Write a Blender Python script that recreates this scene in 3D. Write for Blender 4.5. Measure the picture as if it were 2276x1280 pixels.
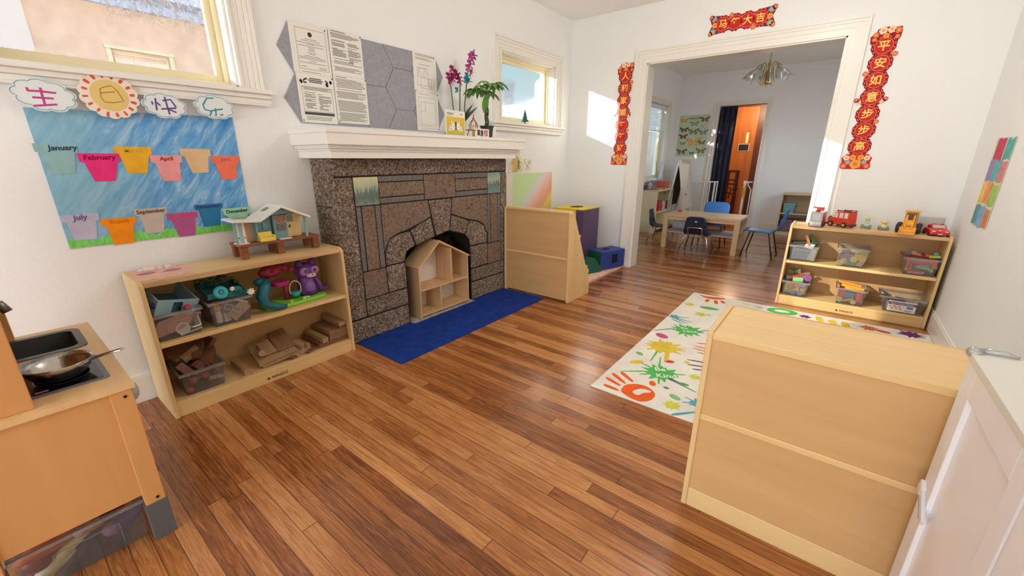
import bpy, bmesh, math, random
from mathutils import Vector, Matrix, Euler
for o in list(bpy.data.objects): bpy.data.objects.remove(o)
S = bpy.context.scene
C = S.collection
PI = math.pi
rnd = random.Random(7)

# ---------------------------------------------------------------- camera
cam_d = bpy.data.cameras.new('camera')
cam = bpy.data.objects.new('camera', cam_d); C.objects.link(cam)
cam_d.sensor_width = 36.0
cam_d.lens = 908.727 / 2276 * 36
cam_d.clip_start = 0.05
YAW, PITCH, ROLL = math.radians(37.92728), math.radians(-17.56877), math.radians(0.09623)
fw = Vector((-math.sin(YAW)*math.cos(PITCH), math.cos(YAW)*math.cos(PITCH), math.sin(PITCH)))
rt = Vector((math.cos(YAW), math.sin(YAW), 0))
up = rt.cross(fw)
rt2 = rt*math.cos(ROLL) + up*math.sin(ROLL)
up2 = -rt*math.sin(ROLL) + up*math.cos(ROLL)
mw = Matrix((rt2, up2, -fw)).transposed().to_4x4()
mw.translation = (2.6757, 0.4532, 1.2140)
cam.matrix_world = mw
S.camera = cam

# ---------------------------------------------------------------- world, sun, exposure
w = bpy.data.worlds.new('sky'); S.world = w; w.use_nodes = True
nt = w.node_tree; nt.nodes.clear()
n_out = nt.nodes.new('ShaderNodeOutputWorld'); n_bg = nt.nodes.new('ShaderNodeBackground')
n_tc = nt.nodes.new('ShaderNodeTexCoord'); n_sep = nt.nodes.new('ShaderNodeSeparateXYZ')
n_rmp = nt.nodes.new('ShaderNodeValToRGB')
def sky_ramp(r, stops):
    e = r.color_ramp.elements
    e[0].position, e[0].color = stops[0][0], stops[0][1]+(1,); e[1].position, e[1].color = stops[-1][0], stops[-1][1]+(1,)
    for p_, c_ in stops[1:-1]: q = e.new(p_); q.color = c_+(1,)
# hazy white towards the sun and over the rear yard, clear blue away from it
sky_ramp(n_rmp, [(0.0, (0.50,0.48,0.45)), (0.49, (0.66,0.64,0.62)), (0.515, (0.97,0.98,1.0)), (0.60, (0.88,0.94,1.0)), (0.72, (0.5,0.78,1.0)), (1.0, (0.16,0.40,0.8))])
n_rmp2 = nt.nodes.new('ShaderNodeValToRGB')
sky_ramp(n_rmp2, [(0.0, (0.06,0.058,0.05)), (0.49, (0.08,0.075,0.07)), (0.515, (0.125,0.125,0.125)), (0.56, (0.085,0.12,0.135)), (0.64, (0.038,0.105,0.135)), (1.0, (0.015,0.05,0.11))])
n_mul = nt.nodes.new('ShaderNodeMath'); n_mul.operation = 'MULTIPLY_ADD'; n_mul.inputs[1].default_value = .5; n_mul.inputs[2].default_value = .5
nt.links.new(n_tc.outputs['Generated'], n_sep.inputs[0]); nt.links.new(n_sep.outputs['Z'], n_mul.inputs[0])
nt.links.new(n_mul.outputs[0], n_rmp.inputs[0]); nt.links.new(n_mul.outputs[0], n_rmp2.inputs[0])
n_mr = nt.nodes.new('ShaderNodeMapRange'); n_mr.interpolation_type = 'SMOOTHSTEP'; n_mr.inputs['From Min'].default_value = -.05; n_mr.inputs['From Max'].default_value = .45
nt.links.new(n_sep.outputs['Y'], n_mr.inputs['Value'])
n_mix = nt.nodes.new('ShaderNodeMix'); n_mix.data_type = 'RGBA'
nt.links.new(n_mr.outputs[0], n_mix.inputs['Factor']); nt.links.new(n_rmp.outputs[0], n_mix.inputs['A']); nt.links.new(n_rmp2.outputs[0], n_mix.inputs['B'])
nt.links.new(n_mix.outputs['Result'], n_bg.inputs[0])
n_bg.inputs[1].default_value = 3.7
nt.links.new(n_bg.outputs[0], n_out.inputs[0])

def lamp(name, kind, energy, color, loc, direction, **kw):
    d = bpy.data.lights.new(name, kind); d.energy = energy; d.color = color
    for k, v in kw.items(): setattr(d, k, v)
    o = bpy.data.objects.new(name, d); C.objects.link(o); o.location = loc
    o.rotation_euler = Vector(direction).to_track_quat('-Z', 'Y').to_euler()
    return o
lamp('sun', 'SUN', 26.0, (1.0, 0.92, 0.80), (-6, -6, 6), (0.64, 1.0, -0.26), angle=0.006)
vs = S.view_settings
vs.view_transform = 'Standard'; vs.look = 'None'; vs.gamma = 1.0; vs.use_curve_mapping = False
vs.exposure = 1.02
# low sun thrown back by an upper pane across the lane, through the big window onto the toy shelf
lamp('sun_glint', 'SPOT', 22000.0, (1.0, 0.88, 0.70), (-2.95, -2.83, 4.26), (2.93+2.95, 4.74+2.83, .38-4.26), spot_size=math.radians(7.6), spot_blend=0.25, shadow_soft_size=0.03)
LAMP = (2.3, 3.1, 2.40)
lamp('room_lamp', 'POINT', 15.0, (1.0, 0.96, 0.90), LAMP, (0, 0, -1), shadow_soft_size=0.16)
lamp('hall_fill', 'POINT', 20.0, (1.0, 0.80, 0.56), (1.25, 9.65, 2.1), (0, 0, -1), shadow_soft_size=0.08)  # unseen point light added to brighten the hall
S.cycles.max_bounces = 10; S.cycles.diffuse_bounces = 6; S.cycles.glossy_bounces = 3; S.cycles.transparent_max_bounces = 24
S.cycles.caustics_reflective = False; S.cycles.caustics_refractive = False
S.cycles.sample_clamp_indirect = 6.0

# ---------------------------------------------------------------- helpers: mesh building
def lin(c):
    return tuple((v/255/12.92 if v/255 <= .04045 else ((v/255+.055)/1.055)**2.4) for v in c[:3]) + (1,)
class MB:
    def __init__(s): s.v = []; s.f = []; s.m = []
    def add(s, vs_, fs_, m=0, T=None):
        b = len(s.v)
        s.v += [tuple(T @ Vector(q)) if T else tuple(q) for q in vs_]
        s.f += [tuple(b+i for i in f) for f in fs_]; s.m += [m]*len(fs_); return s
    def box(s, x0, y0, z0, x1, y1, z1, m=0, T=None):
        return s.add([(x0,y0,z0),(x1,y0,z0),(x1,y1,z0),(x0,y1,z0),(x0,y0,z1),(x1,y0,z1),(x1,y1,z1),(x0,y1,z1)],
              [(0,3,2,1),(4,5,6,7),(0,1,5,4),(1,2,6,5),(2,3,7,6),(3,0,4,7)], m, T)
    def ob(s, c, d, r=(0,0,0), m=0):   # oriented box: centre, size, euler degrees
        T = Matrix.Translation(c) @ Euler([math.radians(a) for a in r]).to_matrix().to_4x4()
        return s.box(-d[0]/2,-d[1]/2,-d[2]/2,d[0]/2,d[1]/2,d[2]/2,m,T)
    def prism(s, pts, ax, a, b, m=0, T=None):
        n = len(pts)
        mk = {'x': lambda p,t:(t,p[0],p[1]), 'y': lambda p,t:(p[0],t,p[1]), 'z': lambda p,t:(p[0],p[1],t)}[ax]
        return s.add([mk(p,a) for p in pts]+[mk(p,b) for p in pts],
              [tuple(range(n)), tuple(range(2*n-1,n-1,-1))]+[(i,(i+1)%n,n+(i+1)%n,n+i) for i in range(n)], m, T)
    def tube(s, pts, r, n=8, m=0, caps=True, T=None):
        pts = [Vector(p) for p in pts]; k = len(pts)
        rs = r if isinstance(r,(list,tuple)) else [r]*k
        vs_ = []; ref = None
        for i,p in enumerate(pts):
            t = (pts[min(i+1,k-1)]-pts[max(i-1,0)]).normalized()
            if ref is None: ref = t.orthogonal().normalized()
            ref = (ref - t*ref.dot(t)).normalized(); b = t.cross(ref)
            vs_ += [p+(ref*math.cos(2*PI*j/n)+b*math.sin(2*PI*j/n))*rs[i] for j in range(n)]
        fs_ = [(i*n+j,i*n+(j+1)%n,(i+1)*n+(j+1)%n,(i+1)*n+j) for i in range(k-1) for j in range(n)]
        if caps: fs_ += [tuple(range(n-1,-1,-1)), tuple((k-1)*n+j for j in range(n))]
        return s.add(vs_, fs_, m, T)
    def lathe(s, prof, c=(0,0,0), n=24, m=0, T=None):
        vs_ = [(c[0]+r*math.cos(2*PI*j/n), c[1]+r*math.sin(2*PI*j/n), c[2]+z) for r,z in prof for j in range(n)]
        k = len(prof)
        fs_ = [(i*n+j,i*n+(j+1)%n,(i+1)*n+(j+1)%n,(i+1)*n+j) for i in range(k-1) for j in range(n)]
        if prof[0][0] > 1e-6: fs_.append(tuple(range(n-1,-1,-1)))
        if prof[-1][0] > 1e-6: fs_.append(tuple((k-1)*n+j for j in range(n)))
        return s.add(vs_, fs_, m, T)
    def ball(s, c, r, n=14, m=0, T=None, wob=0):
        if not isinstance(r,(tuple,list)): r = (r,r,r)
        k = max(4, n//2); vs_ = []
        for i in range(1,k):
            a = PI*i/k
            for j in range(n):
                w_ = 1+wob*rnd.uniform(-1,1)
                vs_.append((c[0]+r[0]*math.sin(a)*math.cos(2*PI*j/n)*w_, c[1]+r[1]*math.sin(a)*math.sin(2*PI*j/n)*w_, c[2]+r[2]*math.cos(a)*w_))
        t = len(vs_); vs_ += [(c[0],c[1],c[2]+r[2]),(c[0],c[1],c[2]-r[2])]
        fs_ = [(i*n+j,(i+1)*n+j,(i+1)*n+(j+1)%n,i*n+(j+1)%n) for i in range(k-2) for j in range(n)]
        fs_ += [(t,j,(j+1)%n) for j in range(n)] + [(t+1,(k-2)*n+(j+1)%n,(k-2)*n+j) for j in range(n)]
        return s.add(vs_, fs_, m, T)
    def face(s, pts, m=0): return s.add(pts, [tuple(range(len(pts)))], m)
    def mesh(s, name, mats, smooth=False):
        me = bpy.data.meshes.new(name); me.from_pydata(s.v, [], s.f)
        for mt in (mats if isinstance(mats,(list,tuple)) else [mats]): me.materials.append(mt)
        me.polygons.foreach_set('material_index', s.m)
        bm = bmesh.new(); bm.from_mesh(me); bmesh.ops.recalc_face_normals(bm, faces=bm.faces)
        bmesh.ops.remove_doubles(bm, verts=bm.verts, dist=1e-6) if smooth else None
        bm.to_mesh(me); bm.free()
        if smooth: me.polygons.foreach_set('use_smooth', [True]*len(me.polygons))
        me.update(); return me
def obj(name, mb, mats, parent=None, bevel=0, smooth=False, label=None, loc=None, seg=2):
    me = mb.mesh(name, mats, smooth) if isinstance(mb, MB) else mb
    o = bpy.data.objects.new(name, me); C.objects.link(o)
    if parent: o.parent = parent
    if loc: o.location = loc
    if bevel:
        b = o.modifiers.new('bevel','BEVEL'); b.width = bevel; b.segments = seg; b.limit_method = 'ANGLE'; b.angle_limit = .6
        b.harden_normals = False
    if smooth == 'auto': pass
    if label: o['label'] = label
    return o
def tag(o, label, cat, group=None):
    o['label'] = label; o['category'] = cat
    if group: o['group'] = group
    return o
def thing(name, label, cat, loc=(0,0,0), rz=0, group=None):
    o = bpy.data.objects.new(name, None); C.objects.link(o); o.empty_display_size = .05
    o.location = loc; o.rotation_euler = (0,0,math.radians(rz)); return tag(o, label, cat, group)
def solo(name, mb, mats, label, cat, loc=(0,0,0), rz=0, group=None, bevel=0, smooth=False, rot=None):
    o = obj(name, mb, mats, None, bevel, smooth)
    o.location = loc; o.rotation_euler = (0,0,math.radians(rz))
    if rot: o.rotation_euler = [math.radians(a) for a in rot]
    return tag(o, label, cat, group)
def struct(name, mb, mats, bevel=0, parent=None):
    o = obj(name, mb, mats, parent, bevel)
    if not parent: o['kind'] = 'structure'
    return o
def dup(root, loc=None, rz=None, label=None, group=None):
    r = root.copy(); C.objects.link(r)
    if loc: r.location = loc
    if rz is not None: r.rotation_euler = (0,0,math.radians(rz))
    if label: r['label'] = label
    if group: r['group'] = group
    for ch in list(root.children):
        c = ch.copy(); C.objects.link(c); c.parent = r
        for g in ch.children:
            d = g.copy(); C.objects.link(d); d.parent = c
    return r
def text_mb(s, size, o, u, v, depth=.0008, center=True, bold=0.0, m=0, mb=None, shear=0):
    """lettering as solid mesh: origin o, right vector u, up vector v"""
    cu = bpy.data.curves.new('t','FONT'); cu.body = s; cu.size = size; cu.extrude = depth; cu.shear = shear
    cu.offset = bold
    if center: cu.align_x = 'CENTER'; cu.align_y = 'CENTER'
    cu.resolution_u = 3
    ob = bpy.data.objects.new('t', cu); C.objects.link(ob)
    dg = bpy.context.evaluated_depsgraph_get(); ev = ob.evaluated_get(dg); me = ev.to_mesh()
    u = Vector(u).normalized(); v = Vector(v).normalized(); n = u.cross(v); o = Vector(o)
    mb = mb or MB()
    mb.add([o+u*q.co.x+v*q.co.y+n*q.co.z for q in me.vertices], [tuple(p.vertices) for p in me.polygons], m)
    ev.to_mesh_clear(); bpy.data.objects.remove(ob); bpy.data.curves.remove(cu)
    return mb

# ---------------------------------------------------------------- helpers: materials
def nodes(name):
    m = bpy.data.materials.new(name); m.use_nodes = True
    t = m.node_tree; return m, t, t.nodes['Principled BSDF'], t.nodes, t.links
def coords(t, scale=(1,1,1), rot=(0,0,0)):
    tc = t.nodes.new('ShaderNodeTexCoord'); mp = t.nodes.new('ShaderNodeMapping'); src = tc.outputs['Object']
    if any(rot):                         # turn first, stretch afterwards
        mr = t.nodes.new('ShaderNodeMapping'); mr.inputs['Rotation'].default_value = rot; t.links.new(src, mr.inputs[0]); src = mr.outputs[0]
    mp.inputs['Scale'].default_value = scale
    t.links.new(src, mp.inputs[0]); return mp.outputs[0]
def noise(t, vec, scale, detail=3, rough=.55, dist=0):
    n = t.nodes.new('ShaderNodeTexNoise'); n.inputs['Scale'].default_value = scale; n.inputs['Detail'].default_value = detail
    n.inputs['Roughness'].default_value = rough; n.inputs['Distortion'].default_value = dist
    t.links.new(vec, n.inputs['Vector']); return n.outputs['Fac']
def ramp(t, fac, stops):
    r = t.nodes.new('ShaderNodeValToRGB'); el = r.color_ramp.elements
    el[0].position, el[0].color = stops[0][0], lin(stops[0][1]); el[1].position, el[1].color = stops[-1][0], lin(stops[-1][1])
    for p, c in stops[1:-1]: q = el.new(p); q.color = lin(c)
    t.links.new(fac, r.inputs[0]); return r.outputs[0]
def bump(t, b, fac, strength, dist=.01):
    n = t.nodes.new('ShaderNodeBump'); n.inputs['Strength'].default_value = strength; n.inputs['Distance'].default_value = dist
    t.links.new(fac, n.inputs['Height']); t.links.new(n.outputs[0], b.inputs['Normal'])
def M(name, rgb, rough=.5, metal=0, var=0, scale=18, bmp=0, bscale=60, spec=.4, coat=0, stretch=(1,1,1), emit=0, c2=None):
    m, t, b, N, L = nodes(name)
    b.inputs['Base Color'].default_value = lin(rgb); b.inputs['Roughness'].default_value = rough; b.inputs['Metallic'].default_value = metal
    b.inputs['Specular IOR Level'].default_value = spec; b.inputs['Coat Weight'].default_value = coat
    if var or c2:
        d = c2 or tuple(max(0, c*(1-var)) for c in rgb); l = rgb if c2 else tuple(min(255, c*(1+var*.5)) for c in rgb)
        L.new(ramp(t, noise(t, coords(t, stretch), scale, 4), [(.3, d), (.7, l)]), b.inputs['Base Color'])
    if bmp: bump(t, b, noise(t, coords(t, stretch), bscale, 3), bmp, .004)
    if emit: b.inputs['Emission Color'].default_value = lin(rgb); b.inputs['Emission Strength'].default_value = emit
    return m
def wood(name, light, dark, axis='x', scale=9, rough=.42, contrast=.22, spec=.4, coat=0):
    m, t, b, N, L = nodes(name)
    st = {'x': (.08,1,1), 'y': (1,.08,1), 'z': (1,1,.08)}[axis]
    v = coords(t, st)
    f = noise(t, v, scale*3, 5, .6, .6)
    L.new(ramp(t, f, [(.5-contrast, dark), (.5+contrast, light)]), b.inputs['Base Color'])
    b.inputs['Roughness'].default_value = rough; b.inputs['Specular IOR Level'].default_value = spec; b.inputs['Coat Weight'].default_value = coat
    bump(t, b, f, .08, .002); return m
def clear(name, tint=(245,248,250), gloss=.10, haze=.08):
    m = bpy.data.materials.new(name); m.use_nodes = True; t = m.node_tree; t.nodes.clear()
    out = t.nodes.new('ShaderNodeOutputMaterial'); tr = t.nodes.new('ShaderNodeBsdfTransparent'); gl = t.nodes.new('ShaderNodeBsdfGlossy')
    df = t.nodes.new('ShaderNodeBsdfDiffuse'); a = t.nodes.new('ShaderNodeMixShader'); b = t.nodes.new('ShaderNodeMixShader')
    fr = t.nodes.new('ShaderNodeFresnel'); fr.inputs[0].default_value = 1.45
    ad = t.nodes.new('ShaderNodeMath'); ad.operation = 'MULTIPLY'; ad.inputs[1].default_value = gloss*10
    tr.inputs[0].default_value = lin(tint); gl.inputs[0].default_value = (1,1,1,1); gl.inputs[1].default_value = .08; df.inputs[0].default_value = lin((235,238,240))
    t.links.new(fr.outputs[0], ad.inputs[0]); t.links.new(ad.outputs[0], a.inputs[0])
    t.links.new(tr.outputs[0], a.inputs[1]); t.links.new(gl.outputs[0], a.inputs[2])
    b.inputs[0].default_value = haze; t.links.new(a.outputs[0], b.inputs[1]); t.links.new(df.outputs[0], b.inputs[2])
    t.links.new(b.outputs[0], out.inputs[0]); return m
# ================================================================ SETTING
ZC = 2.668; YB = 4.98; XR = 3.403; YF = 9.0; YR = -2.5
paint = M('wall_paint', (240,242,242), .6, bmp=.25, bscale=38, spec=.25)
ceil_m = M('ceiling_paint', (245,244,240), .7, bmp=.15, bscale=30, spec=.2)
trim_m = M('white_gloss_paint', (238,235,227), .32, spec=.5)
cream_m = M('cream_sash_paint', (240,228,190), .4)
pane_m = clear('window_glass', (250,252,252), .06, .0)
blk = M('black_plastic', (28,28,30), .4)

def floor_material():
    m, t, b, N, L = nodes('strip_oak_floor')
    def math_(op, a, c=None, d=None):
        n = N.new('ShaderNodeMath'); n.operation = op
        for i, q in enumerate((a, c, d)):
            if q is None: continue
            if isinstance(q, (int, float)): n.inputs[i].default_value = q
            else: L.new(q, n.inputs[i])
        return n.outputs[0]
    tc = N.new('ShaderNodeTexCoord'); sp = N.new('ShaderNodeSeparateXYZ'); L.new(tc.outputs['Object'], sp.inputs[0])
    W, LN = .054, 1.15
    yr = math_('DIVIDE', sp.outputs[1], W); row = math_('FLOOR', yr); fy = math_('FRACT', yr)
    wn = N.new('ShaderNodeTexWhiteNoise'); wn.noise_dimensions = '1D'; L.new(row, wn.inputs['W'])
    xr = math_('DIVIDE', math_('ADD', sp.outputs[0], math_('MULTIPLY', wn.outputs['Value'], 7.3)), LN)
    col = math_('FLOOR', xr); fx = math_('FRACT', xr)
    cv = N.new('ShaderNodeCombineXYZ'); L.new(row, cv.inputs[0]); L.new(col, cv.inputs[1])
    w2 = N.new('ShaderNodeTexWhiteNoise'); w2.noise_dimensions = '2D'; L.new(cv.outputs[0], w2.inputs['Vector'])
    # grain, shifted per strip
    gv = N.new('ShaderNodeCombineXYZ'); L.new(math_('MULTIPLY', sp.outputs[0], 2.6), gv.inputs[0])
    L.new(math_('MULTIPLY', sp.outputs[1], 46.0), gv.inputs[1]); L.new(math_('MULTIPLY', w2.outputs['Value'], 40.0), gv.inputs[2])
    g = noise(t, gv.outputs[0], 1.9, 8, .72, 1.1)
    tone = math_('ADD', math_('MULTIPLY', w2.outputs['Value'], .27), math_('MULTIPLY', g, .85))
    wear = noise(t, coords(t), .8, 3)
    tone = math_('ADD', tone, math_('MULTIPLY', wear, .34))
    colr = ramp(t, tone, [(.40, (68,32,12)), (.58, (126,70,31)), (.74, (172,108,56)), (.98, (214,154,96))])
    # seams
    ey = math_('MINIMUM', fy, math_('SUBTRACT', 1.0, fy)); ex = math_('MINIMUM', fx, math_('SUBTRACT', 1.0, fx))
    sy = math_('LESS_THAN', ey, .030); sx = math_('LESS_THAN', ex, .0018)
    seam = math_('MAXIMUM', sy, sx)
    mx = N.new('ShaderNodeMix'); mx.data_type = 'RGBA'; L.new(math_('MULTIPLY', seam, .62), mx.inputs['Factor'])
    L.new(colr, mx.inputs['A']); mx.inputs['B'].default_value = lin((40,19,8))
    L.new(mx.outputs['Result'], b.inputs['Base Color'])
    b.inputs['Roughness'].default_value = .20
    b.inputs['Specular IOR Level'].default_value = .5; b.inputs['Coat Weight'].default_value = .25; b.inputs['Coat Roughness'].default_value = .18
    h = math_('ADD', math_('MULTIPLY', seam, -.6), math_('ADD', math_('MULTIPLY', g, .12), math_('MULTIPLY', w2.outputs['Value'], .35)))
    bump(t, b, h, .22, .003); return m
floor_m = floor_material()
struct('floor', MB().box(-.18, YR, -.12, XR+.15, YF+2.6, 0), floor_m)

def holes(u0, u1, z0, z1, hs):
    """rectangles covering a wall face minus its openings"""
    us = sorted({u0, u1} | {h[0] for h in hs} | {h[1] for h in hs}); out = []
    for a, b in zip(us, us[1:]):
        cut = sorted([(h[2], h[3]) for h in hs if h[0] <= a+1e-6 and h[1] >= b-1e-6]); z = z0
        for c, d in cut:
            if c > z: out.append((a, b, z, c))
            z = max(z, d)
        if z < z1: out.append((a, b, z, z1))
    return out
W1 = (.55, 1.47, 1.575, 2.50); W2 = (3.70, 4.635, 1.55, 2.157); W3 = (7.44, 8.44, .86, 2.12)
mb = MB()
for a, b, c, d in holes(YR, YF, 0, ZC, [W1, W2, W3, (-.80, -.36, .75, .93)]): mb.box(-.18, a, c, 0, b, d)  # last opening is an unseen slit added to throw a sun streak
struct('wall_left', mb, paint)
AO = (.90, 2.507, 0, 2.138)                 # the wide cased opening
mb = MB()
for a, b, c, d in holes(0, XR, 0, ZC, [AO]): mb.box(a, YB, c, b, YB+.16, d)
struct('wall_back', mb, paint)
W4 = (6.2, 7.5, 1.0, 2.0)                  # unseen opening added to brighten the back room
mb = MB()
for a, b, c, d in holes(YR, YF, 0, ZC, [W4]): mb.box(XR, a, c, XR+.15, b, d)
struct('wall_right', mb, paint)
DO = (.71, 1.465, 0, 2.12)
mb = MB()
for a, b, c, d in holes(-.18, XR+.15, 0, ZC, [DO]): mb.box(a, YF, c, b, YF+.14, d)
struct('wall_far', mb, paint)
struct('wall_rear', MB().box(-.18, YR-.15, 2.05, XR+.15, YR, ZC), paint)  # unseen header added to cut light on the upper walls
struct('ceiling', MB().box(-.18, YR-.15, ZC, XR+.15, YF+.14, ZC+.12), ceil_m)
# hall behind the far doorway: wood panelled
hall_m = wood('hall_panel_wood', (196,120,58), (160,88,36), 'z', 5, .4)
hall_d = wood('hall_dark_trim', (104,58,30), (70,36,18), 'z', 6, .45)
struct('wall_hall', MB().box(-.18, 10.3, 0, 2.4, 10.4, 2.6), hall_m)
struct('ceiling_hall', MB().box(-.18, YF+.14, 2.35, 2.4, 10.3, 2.45), hall_d)
struct('trim_1', MB().box(1.17, 10.24, 0, 1.50, 10.3, 2.35).box(.5, 10.25, 2.2, 1.3, 10.3, 2.3), hall_d)
struct('wall_hall_left', MB().box(-.18, YF+.14, 0, .3, 10.3, 2.35), hall_m)
struct('wall_hall_right', MB().box(2.0, YF+.14, 0, 2.1, 10.3, 2.35), hall_m)

def casing(mb, ax, at, sgn, u0, u1, z0, z1, w, legs_to=None, sill=True):
    """stepped board round an opening; ax = wall normal axis, at = wall face, sgn = side it projects to"""
    def bx(a, b, c, d, t0, t1):
        lo, hi = sorted((at+sgn*t0, at+sgn*t1))
        if ax == 'x': mb.box(lo, a, c, hi, b, d)
        else: mb.box(a, lo, c, b, hi, d)
    zb = legs_to if legs_to is not None else z0
    for k0, k1, t in ((0, .018, .026), (.018, .052, .016), (.052, w-.04, .021), (w-.04, w-.018, .028), (w-.018, w, .036)):
        bx(u0-k1, u0-k0, zb, z1+k1, 0, t); bx(u1+k0, u1+k1, zb, z1+k1, 0, t)
        bx(u0-k0, u1+k0, z1+k0, z1+k1, 0, t)
    return bx
# arch casing, both reveals
mb = MB(); casing(mb, 'y', YB, -1, AO[0], AO[1], 0, AO[3], .125)
casing(mb, 'y', YB+.16, 1, AO[0], AO[1], 0, AO[3], .125)
mb.box(AO[0]-.001, YB-.012, 0, AO[0]+.012, YB+.172, AO[3]).box(AO[1]-.012, YB-.012, 0, AO[1]+.001, YB+.172, AO[3]).box(AO[0], YB-.012, AO[3]-.012, AO[1], YB+.172, AO[3]+.001)
struct('trim_2', mb, trim_m)
mb = MB(); casing(mb, 'y', YF, -1, DO[0], DO[1], 0, DO[3], .07)
mb.box(DO[0]-.001, YF-.01, 0, DO[0]+.01, YF+.15, DO[3]).box(DO[1]-.01, YF-.01, 0, DO[1]+.001, YF+.15, DO[3]).box(DO[0], YF-.01, DO[3]-.01, DO[1], YF+.15, DO[3]+.001)
struct('trim_3', mb, trim_m)

def window(name, W, w=.118, pane=None):
    y0, y1, z0, z1 = W
    mb = MB(); bx = casing(mb, 'x', 0, 1, y0, y1, z0, z1, w)
    # stool, apron and its beads
    mb.box(-.02, y0-w-.05, z0-.022, .062, y1+w+.05, z0)
    mb.box(0, y0-w-.03, z0-.045, .040, y1+w+.03, z0-.022).box(0, y0-w-.03, z0-.070, .026, y1+w+.03, z0-.045).box(0, y0-w-.02, z0-.082, .034, y1+w+.02, z0-.070)
    f = struct(name, mb, trim_m, .003)
    # jamb lining
    lb = MB().box(-.18, y0, z0, 0, y0+.012, z1).box(-.18, y1-.012, z0, 0, y1, z1).box(-.18, y0, z1-.012, 0, y1, z1).box(-.18, y0, z0, 0, y1, z0+.012)
    struct('window_lining', lb, trim_m, 0, f)
    sb = MB(); a, b, c, d = y0+.012, y1-.012, z0+.012, z1-.012
    for k0, k1, xx in ((0, .022, -.075), (.022, .052, -.095)):
        sb.box(xx-.03, a+k0, c+k0, xx, a+k1, d-k0).box(xx-.03, b-k1, c+k0, xx, b-k0, d-k0).box(xx-.03, a+k1, c+k0, xx, b-k1, c+k1).box(xx-.03, a+k1, d-k1, xx, b-k1, d-k0)
    struct('window_sash', sb, cream_m, .002, f)
    struct('window_pane', MB().box(-.114, a+.05, c+.05, -.110, b-.05, d-.05), pane or pane_m, 0, f)
    return f
def misted():
    m = clear('misted_glass', (192,193,195), .06, .02); t = m.node_tree; N = t.nodes; L = t.links
    tc = N.new('ShaderNodeTexCoord'); sp = N.new('ShaderNodeSeparateXYZ'); L.new(tc.outputs['Object'], sp.inputs[0])
    def mr(o, a, b):
        n = N.new('ShaderNodeMapRange'); n.interpolation_type = 'SMOOTHSTEP'; n.inputs['From Min'].default_value = a; n.inputs['From Max'].default_value = b; L.new(o, n.inputs['Value']); return n.outputs[0]
    def mu(a, b):
        n = N.new('ShaderNodeMath'); n.operation = 'MULTIPLY'; L.new(a, n.inputs[0])
        if isinstance(b, float): n.inputs[1].default_value = b
        else: L.new(b, n.inputs[1])
        return n.outputs[0]
    f = mu(mu(mr(sp.outputs[1], .99, 1.02), mr(sp.outputs[2], 1.80, 1.92)), mr(noise(t, coords(t, (1,1,.6)), 75, 3), .46, .58))
    mix = [n for n in N if n.type == 'MIX_SHADER' and not n.inputs[0].is_linked][0]
    ad = N.new('ShaderNodeMath'); ad.operation = 'MULTIPLY_ADD'; L.new(f, ad.inputs[0]); ad.inputs[1].default_value = .5; ad.inputs[2].default_value = .02; L.new(ad.outputs[0], mix.inputs[0])
    return m
win1 = window('window_1', W1, pane=misted())
win2 = window('window_2', W2)
win3 = window('window_3', W3, .07)
# venetian blind, top half of the back-room window
mb = MB().box(-.07, W3[0]+.02, 2.05, -.03, W3[1]-.02, 2.10)
for i in range(16): mb.ob((-.05, (W3[0]+W3[1])/2, 2.035-.0215*i), (.026, .94, .0018), (0, 28, 0))
mb.box(-.062, W3[0]+.03, 1.675, -.038, W3[1]-.03, 1.69)
struct('window_blind', mb, M('blind_slats', (225,232,240), .4), 0, win3)

# baseboards
bbm = trim_m
mb = MB()
for a, b in ((YR, 1.795), (3.48, YB), (YB+.16, YF)): mb.box(0, a, 0, .016, b, .13).box(0, a, .13, .011, b, .142)
struct('baseboard_left', mb, bbm)
mb = MB()
for a, b in ((.016, AO[0]-.125), (AO[1]+.125, XR)): mb.box(a, YB-.016, 0, b, YB, .13).box(a, YB-.011, .13, b, YB, .142)
struct('baseboard_back', mb, bbm)
struct('baseboard_right', MB().box(XR-.016, YR, 0, XR, YB-.016, .13).box(XR-.011, YR, .13, XR, YB-.016, .142), bbm)
mb = MB()
for a, b in ((.016, DO[0]-.07), (DO[1]+.07, XR)): mb.box(a, YF-.016, 0, b, YF, .12)
struct('baseboard_far', mb, bbm)

# outside: the stucco house next door, its window, and a golden shrub
stucco = M('peach_stucco', (246,208,180), .9, var=.08, scale=7, bmp=.8, bscale=24, spec=.1)
struct('ground', MB().box(-14, -6, -.9, -.18, 26, -.8), M('yard_ground', (78,80,66), .9, var=.2, scale=3))
nb = thing('neighbour_house', 'peach stucco house with cream window, seen through the big left window', 'house', (-3.0, 1.5, -.8))
obj('wall', MB().box(-2.5, -.44, 0, 0, 1.05, 3.36), stucco, nb)
obj('side_wall', MB().box(-2.5, -3.0, 0, .02, -.44, 3.6), M('pale_stucco', (246,226,214), .9, bmp=.5, bscale=20), nb)
obj('eave', MB().box(-2.5, -.5, 3.36, .05, 1.06, 3.44).box(-2.5, -.5, 3.44, .30, 1.06, 3.50).box(-2.5, -.5, 3.5, .24, 1.06, 3.62), M('eave_paint', (216,224,246), .6), nb)
fr_ = obj('window_frame', MB().box(0, .02, 2.0, .03, .055, 3.0).box(0, .495, 2.0, .03, .53, 3.0).box(0, .01, 2.995, .045, .54, 3.025).box(0, .07, 2.955, .015, .48, 2.968).box(0, .07, 2.0, .015, .08, 2.96).box(0, .47, 2.0, .015, .48, 2.96), cream_m, nb)
obj('window_muntin', MB().box(0, .205, 2.0, .02, .217, 2.92).box(0, .34, 2.0, .02, .352, 2.92), cream_m, fr_)
obj('window_pane', MB().box(-.005, .08, 2.0, .008, .47, 2.92), M('neighbour_pane', (250,226,205), .2), fr_)
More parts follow.
